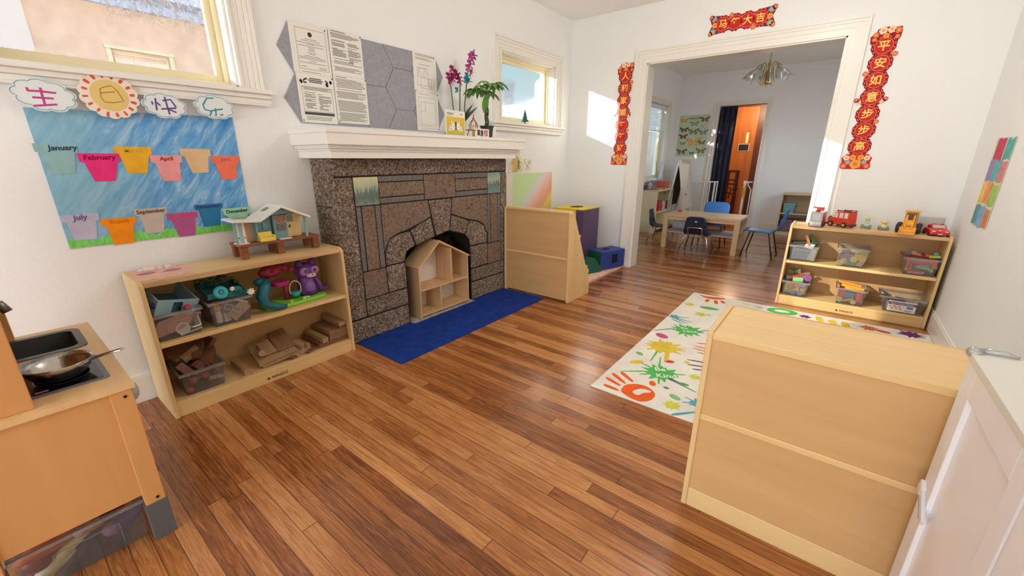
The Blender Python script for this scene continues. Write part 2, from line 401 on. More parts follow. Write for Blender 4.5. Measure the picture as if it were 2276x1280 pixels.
struct('wall_sun_block', MB().box(-4.8, -18, -.8, -3.0, -7.0, 5.6), stucco)  # unseen block added to keep the sun out of the open rear
# the room's own ceiling lamp, above the frame
t = thing('ceiling_lamp', 'round flush ceiling lamp with frosted glass dome in the middle of the room', 'lamp', (LAMP[0], LAMP[1], ZC))
obj('base', MB().lathe([(0,0),(.16,0),(.165,-.02),(.15,-.03),(0,-.03)], (0,0,0), 32), trim_m, t, smooth=True)
obj('dome', MB().lathe([(.145,-.03),(.135,-.06),(.10,-.085),(.05,-.097),(0,-.10)], (0,0,0), 32), M('frosted_glass_lit', (255,236,206), .5, emit=6), t, smooth=True)
# ================================================================ LEFT WALL: birthday poster, cut-outs, pin board
MC = {}
def mc(rgb, rough=.55, **k):          # plain coloured material, cached
    key = (rgb, rough) + tuple(sorted(k.items()))
    if key not in MC: MC[key] = M('colour_%d_%d_%d' % rgb, rgb, rough, **k)
    return MC[key]
paper = M('white_paper', (236,234,226), .8, spec=.1)
ink = mc((92,90,92), .8, spec=.1)

def brushed(name, stops, rot, sc=(1,3.2,14), nscale=3):
    m, t, b, N, L = nodes(name); b.inputs['Roughness'].default_value = .8; b.inputs['Specular IOR Level'].default_value = .1
    L.new(ramp(t, noise(t, coords(t, sc, rot), nscale, 5, .7, .5), stops), b.inputs['Base Color']); return m
def poster_sky():
    m, t, b, N, L = nodes('watercolour_sky'); b.inputs['Roughness'].default_value = .85; b.inputs['Specular IOR Level'].default_value = .1
    v = coords(t, (1, 1.6, 9), (-.95, 0, 0)); f = noise(t, v, 3.4, 5, .68, .6)
    tc = N.new('ShaderNodeTexCoord'); sp = N.new('ShaderNodeSeparateXYZ'); L.new(tc.outputs['Object'], sp.inputs[0])
    a = ramp(t, f, [(.32, (74,142,208)), (.5, (112,172,224)), (.66, (172,208,234))])
    c = ramp(t, f, [(.3, (122,178,206)), (.7, (156,200,220))])
    mx = N.new('ShaderNodeMix'); mx.data_type = 'RGBA'; mr = N.new('ShaderNodeMapRange')
    mr.inputs['From Min'].default_value = .10; mr.inputs['From Max'].default_value = .38
    L.new(sp.outputs[1], mr.inputs['Value']); L.new(mr.outputs[0], mx.inputs['Factor']); L.new(c, mx.inputs['A']); L.new(a, mx.inputs['B'])
    L.new(mx.outputs['Result'], b.inputs['Base Color']); return m
bp = thing('birthday_poster', 'blue painted birthday poster with paper flower pots of the months', 'poster', (0, .655, .824))
obj('sky_sheet', MB().prism([(0,0),(.748,0),(.753,.600),(-.002,.585)], 'x', .001, .004), poster_sky(), bp)
mb = MB()
k = 60; pts = [(.745, 0), (0, 0)]
for i in range(k+1): pts.append((.745*i/k, .036 + .010*math.sin(i*.7) + rnd.uniform(-.006, .008)))
mb.prism(pts, 'x', .004, .0048)
obj('grass_strip', mb, M('crayon_grass', (96,196,72), .85, scale=70, c2=(150,226,122), stretch=(1,1,.4)), bp)
POTS = [('January',(150,190,192),(28,62,104),.644,.775,1.271,1.238,.673,.747,1.149,1.0),
 ('February',(238,58,132),(140,16,66),.767,.906,1.233,1.197,.800,.869,1.112,1.0),
 ('March',(236,180,52),(206,170,70),.891,1.028,1.264,1.230,.921,.991,1.143,.9),
 ('April',(240,162,162),(158,48,76),1.014,1.142,1.226,1.194,1.046,1.118,1.103,.9),
 (None,(226,192,146),(0,0,0),1.139,1.272,1.259,1.226,1.173,1.244,1.139,1),
 ('June',(248,124,94),(178,104,140),1.268,1.402,1.225,1.190,1.300,1.369,1.102,.85),
 ('July',(192,190,214),(104,92,142),.654,.779,.973,.942,.678,.750,.858,1.1),
 ('August',(248,150,36),(226,128,22),.777,.903,.942,.911,.802,.875,.819,.8),
 ('September',(202,192,180),(112,70,64),.903,1.029,.977,.946,.928,.998,.856,.85),
 ('October',(182,96,152),(232,74,116),1.022,1.156,.943,.913,1.055,1.125,.821,.95),
 ('November',(52,126,176),(78,62,124),1.145,1.278,.977,.952,1.171,1.249,.860,.85),
 ('December',(168,218,178),(18,66,40),1.272,1.410,.946,.910,1.314,1.371,.868,.85)]
for i, (nm, col, tc_, a, b, zt, zr, c, d, zb, ts) in enumerate(POTS):
    q = [(a,zt),(b,zt),(b-.002,zr),(b-.014,zr-.004),(d,zb),(c,zb),(a+.016,zr-.004),(a+.002,zr)]
    x0 = .0050 + .0006*(i % 2)
    po = obj('paper_pot', MB().prism([(y-.655, z-.824) for y, z in q], 'x', x0, x0+.0008), mc(col, .85, spec=.1, var=.05), bp,
             label=('paper flower pot reading %s' % nm) if nm else 'blank tan paper flower pot')
    if nm:
        ym = (a+b)/2 - .655 + (.02 if nm in ('January',) else 0); zm = (zt+zr)/2 - .824
        obj('lettering', text_mb(nm, .0265*ts+.003, (x0+.0014, ym, zm), (0,1,.03), (0,0,1), .0004, bold=.0006, shear=.05), mc(tc_, .85, spec=.1), po)

def scallop(cy, cz, ry, rz, n, amp, rot=0, pw=1):
    out = []
    for i in range(n*8):
        a = 2*PI*i/(n*8); r = 1 - amp + amp*abs(math.sin(a*n/2))**.7
        y, z = ry*r*math.cos(a), rz*r*math.sin(a)
        out.append((cy + y*math.cos(rot) - z*math.sin(rot), cz + y*math.sin(rot) + z*math.cos(rot)))
    return out
X0 = .046
def pen_strokes(strokes, cy, cz, x, r):
    mb = MB()
    for s_ in strokes: mb.tube([(x, a-cy, b-cz) for a, b in s_], r, 6)
    mb.v = [(x+(a-x)*.22, b, c) for a, b, c in mb.v]; return mb
HAND = {'生': [[(.678,1.482),(.678,1.468)],[(.677,1.470),(.713,1.471),(.756,1.469)],[(.715,1.485),(.714,1.453),(.714,1.417)],[(.685,1.446),(.744,1.447)],[(.681,1.414),(.749,1.425)]],
 '日': [[(.912,1.511),(.934,1.519),(.950,1.501),(.964,1.459),(.931,1.449),(.899,1.449),(.891,1.467),(.895,1.502),(.912,1.511)],[(.893,1.485),(.943,1.495)]],
 '快': [[(1.065,1.468),(1.067,1.454)],[(1.081,1.483),(1.077,1.430)],[(1.084,1.465),(1.095,1.451)],[(1.118,1.493),(1.120,1.459),(1.123,1.415)],[(1.107,1.475),(1.139,1.483),(1.155,1.450)],[(1.095,1.437),(1.154,1.446)],[(1.124,1.438),(1.152,1.426)]],
 '乐': [[(1.322,1.507),(1.293,1.506),(1.270,1.472),(1.274,1.450),(1.297,1.445),(1.355,1.459)],[(1.322,1.460),(1.319,1.424),(1.310,1.426)],[(1.303,1.443),(1.290,1.422)],[(1.337,1.428),(1.353,1.432)]]}
def cloud(label, cy, cz, ry, rz, rot, ch, col, size, line=(92,140,170)):
    t = thing('cloud_cutout', label, 'paper cutout', (X0, cy, cz), 0, 'white paper clouds above the birthday poster')
    o1 = scallop(0, 0, ry, rz, 9, .13, rot); o2 = scallop(0, 0, ry*.93, rz*.90, 9, .13, rot)
    obj('paper', MB().prism(o1, 'x', 0, .0012), M('cloud_paper', (226,234,234), .85, spec=.1), t)
    obj('outline', MB().tube([(.0014, y, z) for y, z in o2+o2[:1]], .0011, 5, caps=False), mc(line, .8), t)
    obj('character', pen_strokes(HAND[ch], cy, cz, .0016, size*.045), mc(col, .8), t)
cloud('large white paper cloud with magenta character 生', .720, 1.457, .097, .064, -.12, '生', (196,66,140), .088)
cloud('white paper cloud with purple character 快', 1.112, 1.453, .088, .058, -.08, '快', (98,72,142), .080, (80,118,160))
cloud('white paper cloud with teal character 乐 at the right end', 1.320, 1.466, .091, .060, -.08, '乐', (62,140,164), .074)
t = thing('sun_cutout', 'yellow paper sun with orange rays and character 日', 'paper cutout', (X0, .921, 1.477))
obj('paper', MB().prism(scallop(0, 0, .101, .096, 14, .09), 'x', 0, .0012), M('sun_paper', (238,226,214), .85, spec=.1), t)
obj('disc', MB().prism([(.063*math.cos(a*PI/20), .064*math.sin(a*PI/20)) for a in range(40)], 'x', .0012, .0020), mc((228,200,128), .85, spec=.1), t)
mb = MB()
for i in range(16):
    a = 2*PI*(i+.3)/16; T = Matrix.Rotation(a, 4, 'X'); L_ = rnd.uniform(.016,.021); w_ = rnd.uniform(.0045,.007)
    mb.prism([(.070,-w_*.7),(.070+L_*.6,-w_),(.070+L_,-w_*.8),(.070+L_,w_*.8),(.070+L_*.6,w_),(.070,w_*.7)], 'x', .0012, .0018, 0, T)
obj('ray', mb, mc((222,98,62), .85, spec=.1), t)
obj('character', pen_strokes(HAND['日'], .921, 1.477, .0024, .0022), mc((178,132,56), .85), t)

# grey hexagon pin board over the mantel
felt = M('grey_felt', (160,161,170), .95, var=.06, scale=60, spec=.05)
t = thing('pin_board', 'grey felt pin board of hexagon tiles above the mantel', 'pin board', (0, 2.34, 1.42))
hs, hh = .1585, .2735
def hexa(cy, cz, half=0):
    p = [(cy-hs,cz),(cy-hs/2,cz+hh/2),(cy+hs/2,cz+hh/2),(cy+hs,cz),(cy+hs/2,cz-hh/2),(cy-hs/2,cz-hh/2)]
    if half == 1: p = [p[0], p[3], p[4], p[5]]
    if half == -1: p = [p[0], p[1], p[2], p[3]]
    k = [(a+(cy-a)*.011, b+((cz + (-.25*hh if half == 1 else .25*hh if half == -1 else 0))-b)*.011) for a, b in p]
    return [(a-2.34, b-1.42) for a, b in k]
for c_ in range(5):
    cy = 1.8615 + c_*.238
    for cz, hf in (((1.830,0),(1.5565,0)) if c_ % 2 == 0 else ((1.967,1),(1.693,0),(1.4195,-1))):
        obj('hexagon_tile', MB().prism(hexa(cy, cz, hf), 'x', .001, .010), felt, t, .0015)

# notices pinned on it
def notice(label, y0, y1, z0, z1, kind, pins):
    t = thing('notice', label, 'notice', (.0115, y0, z0), 0, 'white notices on the grey pin board')
    W, H = y1-y0, z1-z0; mb = MB()
    obj('sheet', MB().box(0, 0, 0, .0008, W, H), paper, t)
    def ln(a, b, z, h=.0022): mb.box(.0008, a*W, z*H, .0011, b*W, z*H+h)
    def frame(a, b, c, d, w_=.0016):
        mb.box(.0008,a*W,c*H,.0011,b*W,c*H+w_); mb.box(.0008,a*W,d*H,.0011,b*W,d*H+w_); mb.box(.0008,a*W,c*H,.0011,a*W+w_,d*H); mb.box(.0008,b*W-w_,c*H,.0011,b*W,d*H+w_)
    def para(a, b, z1_, z0_, step=.028, skip=.12):
        z = z1_
        while z > z0_:
            if rnd.random() > skip: ln(a+rnd.choice((0,0,.03)), b-rnd.choice((0,0,.03,.1,.25)), z, .0026)
            z -= step
    if kind == 'certificate':
        frame(.15, .93, .09, .90)
        T = Matrix.Translation((.001, W*.52, H*.80)) @ Matrix.Rotation(PI/2, 4, 'Y')
        mb.lathe([(.011,0),(.011,.0004),(.013,.0004),(.013,0)], (0,0,0), 20, 0, T); mb.lathe([(.0,.0),(.006,.0003)], (0,0,0), 12, 0, T)
        for z, hw in ((.70,.16),(.665,.24),(.62,.36),(.60,.10),(.56,.33),(.53,.08),(.50,.08),(.47,.09),(.43,.12),(.40,.08),(.36,.20),(.33,.34),(.30,.36),(.26,.10),(.22,.34)): ln(.52-hw, .52+hw, z)
        ln(.2,.34,.14); ln(.66,.88,.15); ln(.68,.86,.12); ln(.2,.7,.03)
    elif kind == 'poster':
        frame(.10, .93, .24, .74)
        for k in range(9):
            for s_ in (.10, .78): mb.ob((.0010, W*(s_+rnd.uniform(0,.16)), H*(.84+rnd.uniform(-.06,.06))), (.0004, rnd.uniform(.008,.016), rnd.uniform(.006,.016)), (rnd.uniform(0,90),0,0))
        for z, hw in ((.90,.16),(.865,.2),(.83,.17)): mb.box(.0008, W*(.5-hw), z*H, .0011, W*(.5+hw), z*H+.006)
        para(.12,.91,.72,.66,.022,0); para(.15,.45,.62,.27,.020,.08); para(.52,.88,.62,.27,.020,.08)
        mb.box(.0008, .10*W, .165*H, .0012, .93*W, .225*H); para(.14,.86,.12,.05,.03,0)
    elif kind == 'form':
        ln(.08,.5,.95,.004); para(.06,.94,.91,.80,.022,0); para(.06,.48,.76,.40,.020,.10); para(.54,.94,.74,.30,.020,.10); para(.06,.94,.36,.06,.026,.2)
    elif kind == 'letter':
        ln(.06,.4,.96,.003); para(.05,.95,.92,.70,.024,.05); para(.05,.95,.66,.05,.021,.12)
    elif kind == 'plan':
        para(.10,.9,.95,.80,.03,.1); frame(.16,.62,.16,.62); frame(.22,.52,.40,.60); frame(.28,.75,.10,.36); frame(.62,.86,.16,.36); ln(.2,.7,.70)
        mb.tube([(.001,W*.22,H*.60),(.001,W*.37,H*.42),(.001,W*.52,H*.60)], .0008, 4)
    elif kind == 'map':
        ln(.12,.6,.94); frame(.10,.90,.12,.86); frame(.20,.84,.16,.74); ln(.2,.85,.06); frame(.2,.4,.5,.74)
    obj('printed_text', mb, ink if kind != 'map' else mc((150,150,150), .8), t)
    for a, b in pins: obj('push_pin', MB().ball((.004, a*W, b*H), (.004,.004,.004), 8), blk, t)
notice('framed licence certificate sheet, upper left of the pin board', 1.779, 2.016, 1.702, 1.968, 'certificate', [(.93,.95)])
notice('notice with dark headline band at the lower left of the pin board', 1.785, 2.018, 1.425, 1.701, 'poster', [(.04,.04),(.97,.96)])
notice('two-column form sheet, second along the top of the pin board', 2.022, 2.250, 1.722, 1.980, 'form', [(.97,.95)])
notice('dense typed letter, second along the bottom of the pin board', 2.023, 2.256, 1.436, 1.721, 'letter', [(.04,.03),(.98,.97)])
notice('floor plan sheet at the upper right of the pin board', 2.673, 2.900, 1.701, 1.968, 'plan', [(.9,.94),(.04,.02)])
notice('faint site map sheet at the lower right of the pin board', 2.680, 2.902, 1.423, 1.700, 'map', [(.97,.97),(.95,.05)])

# ================================================================ FIREPLACE
def granite():
    m, t, b, N, L = nodes('speckled_granite'); v = coords(t)
    vo = N.new('ShaderNodeTexVoronoi'); vo.inputs['Scale'].default_value = 105; L.new(v, vo.inputs['Vector'])
    sp = N.new('ShaderNodeSeparateColor'); L.new(vo.outputs['Color'], sp.inputs[0])
    big = noise(t, v, 5, 3)
    ad = N.new('ShaderNodeMath'); ad.operation = 'MULTIPLY_ADD'; ad.inputs[1].default_value = .72; L.new(sp.outputs[0], ad.inputs[0])
    m2 = N.new('ShaderNodeMath'); m2.operation = 'MULTIPLY'; m2.inputs[1].default_value = .36; L.new(big, m2.inputs[0]); L.new(m2.outputs[0], ad.inputs[2])
    L.new(ramp(t, ad.outputs[0], [(.12,(62,52,46)),(.36,(98,84,74)),(.60,(128,111,98)),(.84,(156,140,124)),(.97,(196,182,162))]), b.inputs['Base Color'])
    b.inputs['Roughness'].default_value = .8; b.inputs['Specular IOR Level'].default_value = .25
    ad2 = N.new('ShaderNodeMath'); ad2.operation = 'ADD'; L.new(sp.outputs[0], ad2.inputs[0]); L.new(noise(t, v, 60, 3), ad2.inputs[1])
    bump(t, b, ad2.outputs[0], .55, .005); return m
def crackle(name, a, c, dark):
    m, t, b, N, L = nodes(name); v = coords(t)
    vo = N.new('ShaderNodeTexVoronoi'); vo.feature = 'DISTANCE_TO_EDGE'; vo.inputs['Scale'].default_value = 13
    n2 = N.new('ShaderNodeTexNoise'); n2.inputs['Scale'].default_value = 14; L.new(v, n2.inputs['Vector'])
    mxv = N.new('ShaderNodeMix'); mxv.data_type = 'VECTOR'; mxv.inputs['Factor'].default_value = .12; L.new(v, mxv.inputs['A']); L.new(n2.outputs['Color'], mxv.inputs['B']); L.new(mxv.outputs['Result'], vo.inputs['Vector'])
    base = ramp(t, noise(t, v, 55, 4, .7), [(.35, c), (.65, a)])
    cr = N.new('ShaderNodeMath'); cr.operation = 'LESS_THAN'; cr.inputs[1].default_value = .012; L.new(vo.outputs['Distance'], cr.inputs[0])
    mk = N.new('ShaderNodeMath'); mk.operation = 'MULTIPLY'; L.new(cr.outputs[0], mk.inputs[0])
    gt = N.new('ShaderNodeMath'); gt.operation = 'GREATER_THAN'; gt.inputs[1].default_value = .5; L.new(noise(t, v, 4.5, 2), gt.inputs[0]); L.new(gt.outputs[0], mk.inputs[1])
    mx = N.new('ShaderNodeMix'); mx.data_type = 'RGBA'; L.new(mk.outputs[0], mx.inputs['Factor']); L.new(base, mx.inputs['A']); mx.inputs['B'].default_value = lin(dark)
    L.new(mx.outputs['Result'], b.inputs['Base Color']); b.inputs['Roughness'].default_value = .75
    bump(t, b, noise(t, v, 45, 3), .35, .003); return m
gran = granite(); slab_m = crackle('brown_stone_panel', (142,120,102), (100,82,68), (52,40,33)); strip_m = M('grey_stone_strip', (118,112,108), .8, var=.35, scale=130, bmp=.3)
mort = M('dark_mortar', (34,29,27), .9); soot = M('soot_black', (46,40,36), .95, var=.5, scale=20, bmp=.8, bscale=20)
FY = 2.63
fp = thing('fireplace', 'granite and brown stone fireplace with white mantel', 'fireplace', (0, FY, 0))
def sh(p): return [(a-FY, b) for a, b in p]
back = [(1.806,0),(2.286,0),(2.286,.511),(2.304,.562),(2.343,.583),(2.389,.592),(2.583,.634),(2.734,.661),(2.828,.634),(2.908,.607),(2.960,.553),(2.968,.50),(2.968,0),(3.463,0),(3.463,1.212),(1.806,1.212)]
obj('mortar', MB().prism(sh(back), 'x', .004, .252), mort, fp)
mb = MB()
def rect(a, b, c, d): return [(a,c),(b,c),(b,d),(a,d)]
def stones(polys, x1, gap=.0035, chamf=.0):
    mb = MB()
    for p in polys:
        cy = sum(q[0] for q in p)/len(p); cz = sum(q[1] for q in p)/len(p)
        k = []
        for i in range(len(p)):      # inset every edge by the joint
            p0, p1, p2 = Vector(p[i-1]), Vector(p[i]), Vector(p[(i+1) % len(p)])
            e1, e2 = (p1-p0).normalized(), (p2-p1).normalized()
            n1, n2 = Vector((-e1.y, e1.x)), Vector((-e2.y, e2.x))
            if n1.dot(Vector((cy,cz))-p1) < 0 and len(p) == 4: n1, n2 = -n1, -n2
            elif len(p) > 4 and sum((p[j][0]*p[(j+1)%len(p)][1]-p[(j+1)%len(p)][0]*p[j][1]) for j in range(len(p))) < 0: n1, n2 = -n1, -n2
            d = n1 + n2; d = d/max(.3, d.dot(n1)) if d.length > 1e-6 else n1
            k.append((p1.x + d.x*gap, p1.y + d.y*gap))
        mb.prism(sh(k), 'x', .20, x1)
    return mb
G = [rect(1.798,3.470,1.104,1.213), rect(1.798,1.928,.162,1.102), rect(3.386,3.470,.166,1.102), rect(1.798,2.281,0,.158), rect(2.972,3.470,0,.165),
     rect(1.928,2.281,.16,.287), rect(2.972,3.386,.168,.288), rect(2.114,2.281,.288,.486), rect(2.972,3.195,.290,.490),
     [(2.114,.488),(2.281,.488),(2.283,.515),(2.300,.560),(2.341,.580),(2.387,.589),(2.343,.708),(2.230,.699),(2.168,.671),(2.135,.628),(2.119,.580)],
     [(2.346,.709),(2.391,.590),(2.476,.610),(2.583,.630),(2.549,.787),(2.437,.748)],
     [(2.592,.634),(2.736,.658),(2.779,.915),(2.533,.915)],
     [(2.738,.657),(2.826,.630),(2.908,.604),(2.970,.714),(2.852,.755),(2.762,.785)],
     [(2.911,.602),(2.957,.553),(2.974,.492),(3.195,.492),(3.191,.580),(3.146,.655),(3.080,.693),(2.973,.716)]]
obj('granite_blocks', stones(G, .262), gran, fp, .011, seg=3)
Pn = [[(2.114,.590),(2.131,.629),(2.168,.675),(2.230,.703),(2.322,.719),(2.437,.752),(2.550,.791),(2.530,.917),(2.114,.917)],
      [(2.763,.789),(2.852,.759),(2.973,.720),(3.082,.697),(3.150,.659),(3.196,.582),(3.206,.582),(3.206,.917),(2.782,.917)],
      rect(1.968,2.068,.482,.917), rect(1.929,2.113,.288,.480), rect(3.244,3.343,.482,.917), rect(3.196,3.386,.290,.480),
      rect(2.113,2.499,.962,1.061), rect(2.500,2.822,.919,1.103), rect(2.823,3.208,.962,1.059)]
obj('stone_panels', stones(Pn, .257, .003), slab_m, fp, .004)
St = [rect(1.929,1.967,.482,.917), rect(2.069,2.113,.482,.917), rect(3.207,3.243,.482,.917), rect(3.344,3.386,.482,.917),
      rect(2.113,2.499,1.061,1.103), rect(2.113,2.499,.919,.961), rect(2.823,3.208,1.059,1.103), rect(2.823,3.208,.919,.961)]
obj('stone_strips', stones(St, .256, .003), strip_m, fp, .003)
mb = MB()
for a, b in ((0,.917),(.921,1.212)): mb.box(.003, 1.7985-FY, a, .248, 1.815-FY, b).box(.003, 3.455-FY, a, .248, 3.470-FY, b)
obj('side_stones', mb, gran, fp, .006)
def tile_paint(name, top, mid, low):
    m, t, b, N, L = nodes(name); tc = N.new('ShaderNodeTexCoord'); sp = N.new('ShaderNodeSeparateXYZ'); L.new(tc.outputs['Object'], sp.inputs[0])
    v = coords(t, (1,1,.25)); ad = N.new('ShaderNodeMath'); ad.operation = 'MULTIPLY_ADD'; ad.inputs[1].default_value = .13; L.new(noise(t, v, 60, 3), ad.inputs[0]); L.new(sp.outputs[2], ad.inputs[2])
    L.new(ramp(t, ad.outputs[0], [(.05, low), (.11, mid), (.15, (104,122,110)), (.185, (172,184,160)), (.24, top)]), b.inputs['Base Color']); b.inputs['Roughness'].default_value = .25; return m
for a, b, nm, cl in ((1.931,2.110,'painted tile of misty pines under a pale sky',((206,204,160),(92,112,102),(138,154,146))), (3.211,3.384,'painted tile of grey-green pines',((128,158,150),(104,134,128),(120,150,146)))):
    o = obj('painted_tile', MB().box(0, 0, 0, .055, b-a, .178), tile_paint('tile_scene', *cl), fp, .002, label=nm); o.location = (.203, a-FY, .9205)
# firebox: rough dark recess and a strip of hearth
mb = MB().box(.006, 2.290-FY, 0, .022, 2.965-FY, .66)
for a, b, c, d in ((2.60,2.70,.585,.655),(2.70,2.78,.60,.65),(2.78,2.86,.575,.64),(2.86,2.93,.54,.60),(2.91,2.965,.42,.545),(2.30,2.40,.48,.56),(2.42,2.52,.54,.60)): mb.box(.022, a-FY, c-.03, .050+rnd.uniform(0,.022), b-FY, d-.02)
obj('firebox', mb, soot, fp, .012)
obj('hearth', MB().box(.0, 2.288-FY, 0, .300, 2.966-FY, .008), M('hearth_cement', (176,168,156), .8, var=.2, scale=30), fp)
mb = MB()
for x, y0, y1, z0, z1 in ((.372,1.740,3.462,1.213,1.262), (.384,1.730,3.474,1.254,1.266), (.396,1.718,3.488,1.266,1.288), (.428,1.696,3.514,1.287,1.352), (.436,1.690,3.520,1.350,1.373)):
    mb.box(.001, y0-FY, z0, x, y1-FY, z1)
obj('mantel_shelf', mb, trim_m, fp, .003)
# ---------------------------------------------------------------- things on the mantel (top at z 1.373)
ZM = 1.3735
def leaf_mb(mb, base, d, L, W, droop=.3, m=0, n=6):
    d = Vector(d).normalized(); s = d.cross(Vector((0,0,1))); s = s.normalized() if s.length > .05 else Vector((1,0,0)); u = s.cross(d)
    vs_ = []; base = Vector(base)
    for i in range(n+1):
        t = i/n; p = base + d*L*t - Vector((0,0,1))*droop*L*t*t; w_ = W*math.sin(PI*min(.98,t*.9+.08))**.8
        vs_ += [p - s*w_ + u*.12*w_, p, p + s*w_ + u*.12*w_]
    fs_ = []
    for i in range(n):
        a = i*3; fs_ += [(a,a+1,a+4,a+3),(a+1,a+2,a+5,a+4)]
    return mb.add(vs_, fs_, m)
leaf_m = M('green_leaf', (96,150,64), .45, var=.3, scale=9); dleaf_m = M('dark_green_leaf', (58,92,52), .4, var=.3, scale=8); stem_m = M('plant_stem', (84,104,70), .6)
t = thing('orchid', 'potted orchid with magenta and turquoise blooms behind the yellow card', 'plant', (.17, 2.98, ZM))
obj('pot', MB().lathe([(.042,0),(.055,.10),(.058,.12),(.052,.12),(.049,.105),(0,.104)], (0,0,0), 24), M('ceramic_pot', (214,208,196), .4), t, smooth=True)
mb = MB()
SP = [[(0,-.05,.10),(.01,-.075,.22),(.02,-.10,.36),(.02,-.13,.42)], [(0,0,.10),(.01,.0,.25),(.02,0,.40),(.02,-.05,.48)], [(0,.05,.10),(.01,.055,.25),(.02,.075,.42),(.02,.10,.52),(.02,.13,.56)]]
for q in SP: mb.tube(q, .0045, 6)
obj('stem', mb, stem_m, t)
mb = MB()
for dy, dz, L_, W_ in ((.5,1.0,.20,.030),(.9,1.0,.22,.032),(.2,.9,.15,.030),(-.6,.7,.10,.022)): leaf_mb(mb, (.02,.02,.11), (.15,dy,dz), L_, W_, .15)
obj('leaf', mb, dleaf_m, t)
def flower(mb, c, r, ax):
    for k in range(5):
        a = 2*PI*k/5 + rnd.uniform(-.2,.2)
        dv = Vector((ax[0]*.35, math.cos(a), math.sin(a))); leaf_mb(mb, c, dv, r, r*.42, .05, n=4)
    mb.ball(c, r*.2, 6)
for nm, pts, mt, r in (('magenta_bloom', [(.03,-.11,.40),(.03,-.13,.43),(.03,-.085,.43),(.03,-.05,.46),(.03,-.09,.48),(.03,-.03,.44),(.03,-.015,.415)], M('magenta_petal', (178,48,118), .6, var=.25, scale=30), .042),
                       ('pink_bloom', [(.03,.105,.55),(.03,.13,.585),(.03,.145,.62),(.03,.085,.52),(.03,.12,.60)], M('pink_petal', (206,92,166), .6, var=.25, scale=30), .045),
                       ('turquoise_bloom', [(.04,.062,.44),(.045,.072,.42),(.045,.055,.46),(.04,.045,.425),(.02,-.035,.345)], M('turquoise_petal', (56,168,184), .6, var=.2, scale=30), .036),
                       ('orange_bud', [(.03,.115,.485),(.03,.125,.50)], M('orange_petal', (214,122,96), .6), .028)):
    mb = MB()
    for q in pts: flower(mb, q, r, (1,))
    obj(nm, mb, mt, t)
# yellow greeting card in front of it
t = thing('greeting_card', 'white and yellow card of a butterfly standing on the mantel', 'card', (.365, 2.742, ZM), 4)
W_ = .215; obj('sheet', MB().box(-.002, -W_/2, 0, 0, W_/2, .172), paper, t)
m, tt, b_, N, L = nodes('card_yellow'); tc = N.new('ShaderNodeTexCoord'); sp = N.new('ShaderNodeSeparateXYZ'); L.new(tc.outputs['Object'], sp.inputs[0])
L.new(ramp(tt, sp.outputs[2], [(0,(182,176,72)),(.05,(206,190,78)),(.12,(228,190,62))]), b_.inputs['Base Color']); b_.inputs['Roughness'].default_value = .6
obj('picture', MB().box(0, -W_/2+.008, .006, .0006, W_/2-.008, .128), m, t)
mb = MB()
for s in (-1,1):
    mb.prism([(s*.004,.058),(s*.020,.092),(s*.046,.098),(s*.040,.076),(s*.068,.060),(s*.078,.030),(s*.055,.038),(s*.036,.034),(s*.012,.046)], 'x', .0006, .0012)
obj('butterfly', mb, mc((236,236,232), .7), t)
mb = MB().prism([(-.006,.04),(.006,.04),(.008,.09),(0,.10),(-.008,.09)], 'x', .0012, .0018)
for s in (-1,1):
    for y, z in ((.03,.088),(.046,.064),(.062,.046),(.054,.05),(.028,.062),(.04,.045)): mb.ob((.0015, s*y, z), (.0006,.007,.004), (rnd.uniform(-40,40),0,0))
obj('butterfly_markings', mb, mc((70,68,66), .7), t)
obj('printed_text', MB().box(0,-.09,.148,.0005,-.02,.153).box(0,-.09,.138,.0005,-.03,.141).box(0,.05,.148,.0005,.085,.152), ink, t)
# copper lantern ornament
t = thing('ornament', 'copper lattice ornament shaped like an onion dome', 'ornament', (.345, 2.955, ZM))
cop = M('copper_lattice', (164,92,58), .35, .6)
mb = MB(); prof = [(0,.150),(.010,.125),(.034,.104),(.050,.085),(.042,.066),(.052,.05)]
for sx in (-1,1):
    mb.tube([(0, sx*r, z) for r, z in prof], .0032, 6); mb.tube([(sx*r*.6, 0, z) for r, z in prof], .003, 6)
    mb.tube([(0, sx*.052,.05),(0,sx*.068,.02),(0,sx*.070,0)], .0035, 6); mb.tube([(.0, sx*.02,.11),(0,sx*.026,.085),(0,0,.07),(0,-sx*.026,.085)], .002, 5)
mb.box(-.02,-.070,.046,.02,.070,.052).box(-.02,-.072,0,.02,.072,.005)
obj('frame', mb, cop, t)
obj('finial', MB().ball((0,0,.16),.005,8).tube([(0,0,.15),(0,.003,.172),(0,-.004,.182)], .0018, 6), cop, t)
obj('figure', MB().ball((.01,-.01,.085),.007,8).tube([(.01,-.01,.08),(.01,-.012,.05),(.012,-.015,.006)], [.006,.009,.011], 8), M('gold_figure', (196,160,84), .35, .7), t)
# little photo card
t = thing('photo_card', 'small white photo card leaning between ornament and plant pot', 'photo card', (.400, 2.998, ZM), 0)
obj('card', MB().box(-.002,-.075,0,0,.075,.060), paper, t)
mb = MB()
for y0, y1, z0, z1 in ((-.062,-.030,.010,.052),(-.022,.005,.018,.050),(-.026,.004,.006,.016)): mb.box(0,y0,z0,.0006,y1,z1)
obj('photo', mb, M('dark_photo', (92,66,62), .5, var=.7, scale=60), t)
obj('photo_portrait', MB().box(0,.014,.008,.0006,.060,.052), M('pink_photo', (200,130,140), .5, var=.5, scale=55), t)
